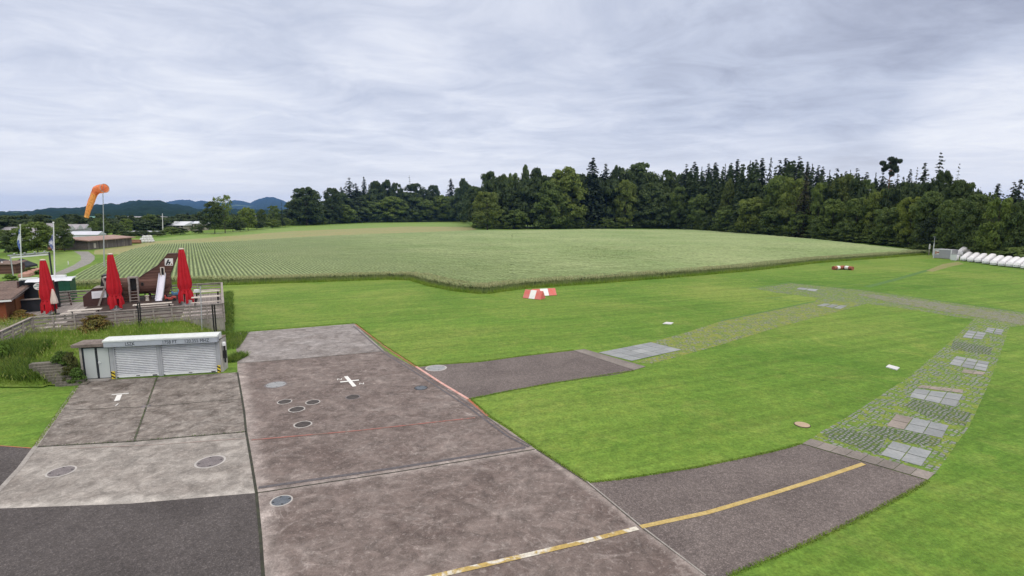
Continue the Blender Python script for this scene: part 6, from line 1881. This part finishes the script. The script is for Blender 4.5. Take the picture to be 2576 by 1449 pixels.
hall(309, 382, 581.5, 592, 8, 'low flat roofed building with a pale roof edge behind the barn', 'flat_building', 'tan_house', 'sky_light', 0.4, 5)
hall(426, 464, 557.5, 581, 12, 'flat tan shed with a white roof right of the long hall', 'flat_shed', 'tan_house', 'sky_light', 2.0, 4)
hall(480, 497, 557, 580, 10, 'small tan shed with a white roof beside the narrow spruce', 'flat_shed', 'tan_house', 'sky_light', 1.2, 2)
hall(561, 580, 556, 574, 9, 'low pale roofed house behind the feathery tree', 'house', 'pale_house', 'sky_light', 1.3, 3)
hall(639, 650, 543, 560, 9, 'tiny white house far in the valley gap', 'house', 'pale_house', 'factory_roof', 1.5, 2)
m_ = gp(410, 588); tp_ = AT(408.5, 537, m_.y)
t = thing('radio_mast', 'slim pale mast right of the thin cypress', 'mast', m_); MB().tube([(0, 0, 0), tuple(tp_ - m_)], [0.22, 0.12], 8).build('pole', MAT['pale_house'], t); MB().lathe([(0.5, 0), (0.5, 0.4)], 8).build('base', MAT['factory_roof'], t)

# garden corner at the far left: goal frame, black tent, white parasols, hedges
fb = gp(34, 699); fe = gp(131, 692)
t = thing('banner_frame', 'grey steel frame with small lamps on its top bar behind the flagpoles', 'frame', fb)
z1, z2 = HZ(29, 643, fb), HZ(130, 634.6, fe)
d = fe - fb
MB().tube([(0, 0, 0), (0, 0, z1)], 0.07, 8).build('post', MAT['grey_metal'], t); MB().tube([(-0.35, 0.3, 0), (-0.35, 0.3, z1)], 0.05, 8).build('post', MAT['black'], t)
MB().tube([tuple(d), tuple(d + Vector((0, 0, z2)))], 0.11, 8).build('post', MAT['dark_frame'], t)
MB().beam((-0.4, 0, z1), tuple(d + Vector((0, 0, z2))), 0.12, 0.16).build('top_bar', MAT['grey_metal'], t)
MB().beam((0.0, 0.02, z1 - 0.28), tuple(d + Vector((-0.1, 0.02, z2 - 0.3))), 0.05, 0.22).build('banner_roll', MAT['white_cloth'], t)
for k in (0.1, 0.36, 0.62, 0.88):
    q = Vector((0, 0, z1)).lerp(d + Vector((0, 0, z2)), k)
    MB().lathe([(0.07, 0.08), (0.12, 0.14), (0.12, 0.24), (0.05, 0.28)], 10).build('lamp', MAT['grey_metal'], t, loc=q)
c = gp(57, 676)
t = thing('black_tent', 'black pop-up tent on thin legs on the meadow edge', 'tent', c, 0.35)
hE, hP = HZ(57, 667, c), HZ(57, 649.5, c)
w_ = 22 / F * c.y
MB().add([(-w_, -w_, hE), (w_, -w_, hE), (w_, w_, hE), (-w_, w_, hE), (0, 0, hP), (-w_, -w_, hE - 0.3), (w_, -w_, hE - 0.3), (w_, w_, hE - 0.3), (-w_, w_, hE - 0.3)], [(0, 1, 4), (1, 2, 4), (2, 3, 4), (3, 0, 4), (0, 5, 6, 1), (1, 6, 7, 2), (2, 7, 8, 3), (3, 8, 5, 0)]).build('canopy', MAT['black_cloth'], t)
for sx in (-1, 1):
    for sy in (-1, 1): MB().tube([(sx * w_ * 0.96, sy * w_ * 0.96, 0), (sx * w_ * 0.96, sy * w_ * 0.96, hE - 0.05)], 0.04, 6).build('leg', MAT['black'], t)
for i, (px, top, base) in enumerate(((28, 653, 684), (9, 657, 688), (1, 655, 679), (172.5, 655.5, 668))):
    b = gp(px, base)
    t = thing('closed_parasol', ('closed white parasol nearest the black tent', 'closed white parasol beside the dark garden hut', 'closed white parasol cut by the left picture edge', 'small closed white parasol on the meadow by the road')[i], 'parasol', b, 0, 'closed white parasols in the garden')
    H = HZ(px, top, b)
    k = H / 2.6
    MB().lathe([(0.17 * k, 0.16 * H), (0.21 * k, 0.22 * H), (0.19 * k, 0.5 * H), (0.11 * k, 0.85 * H), (0.05 * k, 0.97 * H)], 16, fn=lambda a, i: 1 + 0.15 * math.sin(5 * a)).build('canopy', MAT['white_cloth'], t, smooth=True)
    MB().lathe([(0.03, 0), (0.03, H)], 8).build('pole', MAT['grey_metal'], t)
c = gp(19, 689)
t = thing('garden_hut', 'low dark red board hut between the white parasols', 'hut', c, 0.2)
hh = HZ(19, 664, c)
MB().box(-1.1, 1.1, 0, 2.0, 0, hh - 0.1).build('wall', MAT['brown_board'], t); MB().prism([(-0.3, hh - 0.09), (2.3, hh + 0.25), (2.3, hh + 0.33), (-0.3, hh)], -1.6, 1.4, lambda u, v, tt: (tt, u, v)).build('roof', MAT['corrugated'], t)
c = gp(-4, 676)
t = thing('dark_tent', 'dark tent roof peeking in at the left picture edge', 'tent', c, 0.2); hh = HZ(-4, 652, c)
MB().add([(-2, -2, hh * 0.55), (2, -2, hh * 0.55), (2, 2, hh * 0.55), (-2, 2, hh * 0.55), (0, 0, hh * 1.15)], [(0, 1, 4), (1, 2, 4), (2, 3, 4), (3, 0, 4)]).build('canopy', MAT['black_cloth'], t)
for sx in (-1.9, 1.9): MB().tube([(sx, -1.9, 0), (sx, -1.9, hh * 0.55)], 0.04, 6).build('leg', MAT['black'], t)
def hedge(px, base, top, w, seed, label, mat='hedge_leaf'):
    b = gp(px, base); H = HZ(px, top, b)
    V, Fq = broadleaf(seed, 'box', 1500, 20, 0.02, 0.055)
    me = mesh_np('hedge_bush', V, Fq, MAT[mat])
    t = obj('hedge_bush', me, None, b); wd = w / F * b.y; t.scale = (wd, wd, H)
    tag(t, label, 'hedge')
hedge(62, 693, 677, 17, 301, 'left clipped olive hedge bush behind the flagpole'); hedge(73, 690, 673, 20, 302, 'middle clipped olive hedge bush behind the flagpole'); hedge(85, 686, 672, 16, 303, 'right clipped hedge bush beyond the flagpole')
hedge(20, 706, 690, 40, 304, 'grey green rockery planting in front of the garden hut', 'weed'); hedge(100, 690, 679, 24, 305, 'low meadow shrub left of the farm road', 'weed')
o = MB()
for k in range(5):
    p = gp(61 + 8 * k, 697 - 3.2 * k); o.lathe([(0.0, 0), (0.7, 0.05), (0.65, 0.45), (0.3, 0.6), (0, 0.62)], 9, (p.x - gp(61, 697).x, p.y - gp(61, 697).y), lambda a, i: 1 + 0.15 * math.sin(3 * a))
tag(o.build('rock_border', MAT['terracotta'], loc=gp(61, 697)), 'row of reddish boulders in front of the clipped hedge', 'boulders')

# ================================================================== RIGHT SIDE: CONTAINER, TRAILERS, POSTS
a_, b_ = gp(2347.5, 649), gp(2391.5, 652.2)
ang, L = frame_pts(a_, b_)
H = HZ(2349, 625.8, a_)
ct = thing('site_container', 'light grey site container with two red and white notices beside the trailers', 'container', a_, ang)
MB().box(0, L, 0, 2.0, 0.06, H).build('body', MAT['container'], ct, bevel=0.03)
m = MB()
for k in range(15): m.box(L * k / 15 + 0.06, L * k / 15 + 0.16, -0.03, -0.002, 0.2, H - 0.2)
m.build('rib', MAT['container'], ct)
m = MB(); m.box(-0.02, 0.12, -0.06, 0.06, 0, H + 0.02); m.build('corner_post', MAT['white_metal'], ct)
MB().box(L - 0.12, L + 0.02, -0.06, 0.06, 0, H + 0.02).build('corner_post', MAT['white_metal'], ct)
MB().box(0.13, L - 0.13, -0.06, 0.04, H - 0.12, H + 0.03).build('top_rail', MAT['white_metal'], ct)
sx0 = L * 0.08
nb_ = MB().box(sx0, sx0 + L * 0.23, -0.07, -0.035, H * 0.42, H * 0.86).build('notice', MAT['white_paint'], ct)
MB().box(sx0 + 0.06, sx0 + L * 0.10, -0.078, -0.071, H * 0.46, H * 0.76).build('panel', MAT['red_edge'], nb_)
o = MB().lathe([(0.18, 0.071), (0.18, 0.078)], 18).build('panel', MAT['rust_red'], nb_); o.rotation_euler = (math.pi / 2, 0, 0); o.location = (sx0 + L * 0.175, 0, H * 0.64)
p = gp(2402, 655)
t = thing('white_cabinet', 'small white cabinet against the right end of the container', 'cabinet', p, ang)
hh = HZ(2402, 640, p)
MB().box(-0.5, 0.45, -0.4, 0.4, 0, hh).build('body', MAT['trailer_white'], t, bevel=0.04); MB().box(-0.4, 0.35, -0.42, -0.402, 0.1, hh - 0.1).build('door', MAT['white_metal'], t); MB().box(-0.55, 0.5, -0.46, 0.45, hh + 0.001, hh + 0.06).build('lid', MAT['grey_metal'], t)

# sailplane trailers: long rounded shells seen from their low tail
def trailer_proto():
    t = thing('glider_trailer', '', 'trailer')
    # length along +y (away), tail box at the front
    st = [(0.0, 0.42, 0.46), (0.15, 0.52, 0.60), (1.0, 0.56, 0.72), (2.6, 0.60, 0.92), (4.6, 0.64, 1.12), (6.0, 0.66, 1.22), (7.0, 0.62, 1.16), (7.5, 0.48, 0.95)]
    vs = []; fs = []; n = 14
    for (y, w, h) in st:
        for k in range(n):
            a = -0.15 + (math.pi + 0.3) * k / (n - 1)
            cx_, cz = math.cos(a), math.sin(a)
            vs.append((w * (abs(cx_) ** 0.6) * (1 if cx_ > 0 else -1), y, 0.42 + h * max(0, cz) ** 0.6 if cz > 0 else 0.40))
    for i in range(len(st) - 1):
        for k in range(n - 1):
            fs.append((i * n + k, i * n + k + 1, (i + 1) * n + k + 1, (i + 1) * n + k))
    fs += [tuple(range(n)), tuple((len(st) - 1) * n + k for k in range(n))]
    MB().add(vs, fs).build('lid', MAT['trailer_white'], t)
    m = MB(); m.box(-0.60, 0.60, 0.05, 7.4, 0.22, 0.43); m.build('chassis', MAT['trailer_white'], t, bevel=0.03)
    bx_ = MB(); bx_.prism([(-0.30, 0.16), (0.04, 0.14), (0.04, 0.86), (-0.10, 0.86), (-0.34, 0.50)], -0.58, 0.58, lambda u, v, s: (s, u, v)); tb = bx_.build('tail_box', MAT['trailer_white'], t, bevel=0.03)
    for s in (-0.34, 0.34):
        o = MB().lathe([(0.07, 0.0), (0.07, 0.02)], 12).build('tail_light', MAT['grey_metal'], tb); o.rotation_euler = (math.pi / 2, 0, 0); o.location = (s, -0.345, 0.42)
    for s in (-0.68, 0.68):
        w = MB().lathe([(0.22, -0.08), (0.28, -0.06), (0.28, 0.06), (0.22, 0.08)], 18).build('wheel', MAT['black'], t); w.rotation_euler = (0, math.pi / 2, 0); w.location = (s, 4.6, 0.28)
    m = MB(); m.prism([(4.1, 0.35), (5.1, 0.35), (5.0, 0.62), (4.2, 0.62)], -0.80, 0.80, lambda u, v, s: (s, u, v)); m.build('mudguard', MAT['trailer_white'], t, bevel=0.04)
    MB().tube([(0, 7.4, 0.35), (0, 8.6, 0.42)], 0.05, 8).build('tow_bar', MAT['black'], t)
    return t
tp0 = trailer_proto()
TG = 'white glider trailers parked in a row by the wood'
fr1 = gp(2424, 657); fr2 = gp(2577, 676)
spots = [(2422.5, 657), (2440.5, 659.5), (2459, 661.5), (2478.5, 664.8), (2498.5, 668), (2519, 670.3), (2538.5, 672.4), (2557, 674.2), (2576.5, 677)]
LT = ['white glider trailer nearest the container after the raised one', 'second white glider trailer right of the container', 'third white glider trailer right of the container', 'white glider trailer with the tall rounded lid, fourth from the container', 'middle white glider trailer, fifth from the container', 'white glider trailer sixth from the container', 'white glider trailer seventh from the container', 'last white glider trailer wholly inside the picture', 'white glider trailer cut by the right picture edge']
for i, (px, py) in enumerate(spots):
    o = tp0 if i == 0 else copy_tree(tp0)
    p = gp(px, py)
    vd = Vector((p.x, p.y, 0)).normalized()
    o.location = p; o.rotation_euler = (0, 0, math.atan2(-vd.x, vd.y) - 0.19)
    s = 0.80 * (1.06 if i == 3 else 1.0)
    o.scale = (s * 0.92, s * 0.85, s * 1.22)
    tag(o, LT[i], 'trailer', TG)
o = copy_tree(tp0); p = gp(2412, 649.5); o.location = (p.x, p.y, 0.1); o.scale = (1.0, 0.62, 1.35); o.rotation_euler = (0, 0, -0.95)
tag(o, 'largest white glider trailer, set aslant behind the end of the container', 'trailer', TG)
# posts
p = gp(2336.4, 642); hh = HZ(2336.4, 613.7, p)
t = thing('marker_post', 'short post with a white upper half at the field corner', 'post', p)
MB().tube([(0, 0, 0), (0, 0, hh * 0.55)], 0.09, 8).build('foot', MAT['grey_wood'], t); MB().tube([(0, 0, hh * 0.55), (0, 0, hh)], 0.15, 8).build('sleeve', MAT['white_paint'], t)
p = gp(2347.5, 646); p.y += 4; p.x += 4 * p.x / p.y; hh = HZ(2347, 596, p)
t = thing('tall_post', 'thin tall grey post behind the left corner of the container', 'post', p)
MB().tube([(0, 0, 0), (0, 0, hh * 0.65)], 0.10, 8).build('foot', MAT['white_metal'], t); MB().tube([(0, 0, hh * 0.65), (0, 0, hh)], 0.07, 8).build('tip', MAT['grey_metal'], t); MB().box(-0.35, 0.1, -0.05, 0.05, hh, hh + 0.08).build('bracket', MAT['grey_metal'], t)

# ================================================================== AIRFIELD MARKERS, PLATES, MANHOLES
def ridge_marker(p0, p1, h, label, reds, name='roof_marker', w=1.15, cyl=False):
    a, b = gp(*p0), gp(*p1)
    ang, L = frame_pts(a, b)
    t = thing(name, label, 'airfield marker', a, ang)
    n = len(reds)
    for k, c in enumerate(reds):
        x0, x1 = L * k / n, L * (k + 1) / n - 0.01
        if cyl:
            o = MB().prism([(0.30 * math.cos(q * math.pi / 8), 0.30 + 0.30 * math.sin(q * math.pi / 8)) for q in range(16)], x0, x1, lambda u, v, s: (s, u, v))
        else:
            o = MB().prism([(-w / 2, 0.02), (w / 2, 0.02), (0.07, h), (-0.07, h)], x0, x1, lambda u, v, s: (s, u, v))
        o.build('panel', MAT[c], t)
    m = MB(); m.box(0.05, L - 0.05, -w / 2 - 0.03, -w / 2 + 0.02, -0.01, 0.03)
    m.build('skid', MAT['black'], t)
    return t
R3 = ['marker_red', 'marker_white', 'marker_red']
ridge_marker((1322, 748), (1366, 752.5), 0.85, 'nearer red and white roof shaped marker on the grass by the grain', R3)
ridge_marker((1338, 744), (1396, 741), 0.72, 'red and white roof shaped marker lying behind the nearer one', R3)
ridge_marker((2096, 679), (2117, 677.5), 0.6, 'left of the two far rusty red and white markers on the lawn', ['rust_red', 'marker_white', 'rust_red'], 'barrel_marker', 0.9, True)
ridge_marker((2118, 677), (2145, 680), 0.6, 'right of the two far rusty red and white markers on the lawn', ['rust_red', 'marker_white', 'rust_red'], 'barrel_marker', 0.9, True)
def plate(q, label, mat='white_paint'):
    P = [gp(*p) for p in q]; c = sum(P, Vector()) / 4
    m = MB(); vs = [(p.x - c.x, p.y - c.y, 0.0) for p in P] + [(p.x - c.x, p.y - c.y, 0.05) for p in P]
    m.add(vs, [(4, 5, 6, 7), (0, 1, 5, 4), (1, 2, 6, 5), (2, 3, 7, 6), (3, 0, 4, 7)])
    tag(m.build('ground_plate', MAT[mat], loc=c, bevel=0.01), label, 'plate')
plate([(2236, 918.5), (2263, 926), (2256, 932), (2228, 924)], 'white plate set in the lawn near the right paver strip', 'pale_house')
plate([(1676, 811), (1694, 812.5), (1688, 816.5), (1667, 815)], 'white plate set in the lawn above the dry paver strip', 'pale_house')
c = gp(2018, 1069)
t = thing('inspection_cover', 'tan oval cover in the lawn left of the cobbles', 'cover', c); MB().lathe([(0.29, 0.013), (0.29, 0.03), (0.27, 0.035)], 24).build('lid', MAT['plate_tan'], t); MB().lathe([(0.32, 0), (0.32, 0.012)], 24).build('rim', MAT['soil'], t)

def manhole(px, py, rx, lid, label, ring='ring_pale', notch=0):
    c = gp(px, py, 0)
    w = (gp(px + rx, py) - gp(px - rx, py)).length / 2
    t = thing('manhole_cover', label, 'manhole', (c.x, c.y, 0.010))
    m = MB(); n = 40
    vs = []; fs = []
    for k in range(n):
        a = 2 * math.pi * k / n
        rr = w * (1.0 + (0.10 if notch and k % (n // notch) == 0 else 0))
        vs += [(rr * math.cos(a), rr * math.sin(a), 0), (w * 0.86 * math.cos(a), w * 0.86 * math.sin(a), 0.002)]
    for k in range(n):
        a, b = 2 * k, 2 * ((k + 1) % n)
        fs.append((a, b, b + 1, a + 1))
    m.add(vs, fs).build('frame', MAT[ring], t)
    l = MB().lathe([(w * 0.85, 0.0025), (w * 0.84, 0.006), (w * 0.60, 0.006), (w * 0.58, 0.003), (w * 0.54, 0.003), (w * 0.52, 0.006)], 36).build('lid', MAT[lid], t)
    for k in range(4):
        a = k * math.pi / 2 + 0.5
        MB().box(-0.03, 0.03, -0.03, 0.03, 0.0065, 0.009).build('key_hole', MAT['black'], l, loc=(w * 0.70 * math.cos(a), w * 0.70 * math.sin(a), 0))
    return t
manhole(154, 1186.5, 31, 'lid_violet', 'large violet grey manhole cover left on the pale slab')
manhole(529, 1162, 35, 'lid_violet', 'large violet grey manhole cover right on the pale slab')
manhole(367, 1022.5, 13, 'lid_violet', 'small worn cover where the joints cross before the shed', 'slab_shed')
manhole(694, 968, 27, 'lid_light', 'pale grey manhole cover at the upper left of the brown slab', 'lid_violet')
manhole(716, 1011, 18, 'lid_dark', 'left one of the three dark covers set in a triangle', 'ring_pale')
manhole(787, 1012, 18, 'lid_dark', 'right one of the three dark covers set in a triangle', 'ring_pale')
manhole(746.5, 1030, 20, 'lid_dark', 'nearest of the three dark covers set in a triangle', 'ring_pale', 4)
manhole(887.5, 999, 18, 'lid_dark', 'brown cover below the painted white cross', 'lid_violet')
manhole(1059, 976, 17, 'lid_blue', 'dark cover beside the drain at the right slab edge', 'black')
manhole(762, 1068, 22, 'lid_dark', 'dark notched cover just above the red line', 'ring_pale', 4)
manhole(708, 1260, 27, 'lid_blue', 'dark blue grey manhole cover in the corner of the front slab')
manhole(1097, 926, 27, 'lid_light', 'pale round cover on the asphalt beside the red edge')

# ------------------------------------------------------------------ the air between here and the hills
hm = bpy.data.materials.new('haze'); hm.use_nodes = True
hn = NT(hm.node_tree); hm.node_tree.nodes.clear()
pv = hn.n('ShaderNodeVolumePrincipled'); pv.inputs['Color'].default_value = (0.22, 0.45, 1.0, 1)
pv.inputs['Density'].default_value = 0.00007
ho = hn.n('ShaderNodeOutputMaterial'); hn.link(pv.outputs[0], ho.inputs['Volume'])
hb = MB().box(-8200, 8200, -3200, 7800, -2.0, 240.0).build('haze', hm)
hb['kind'] = 'stuff'
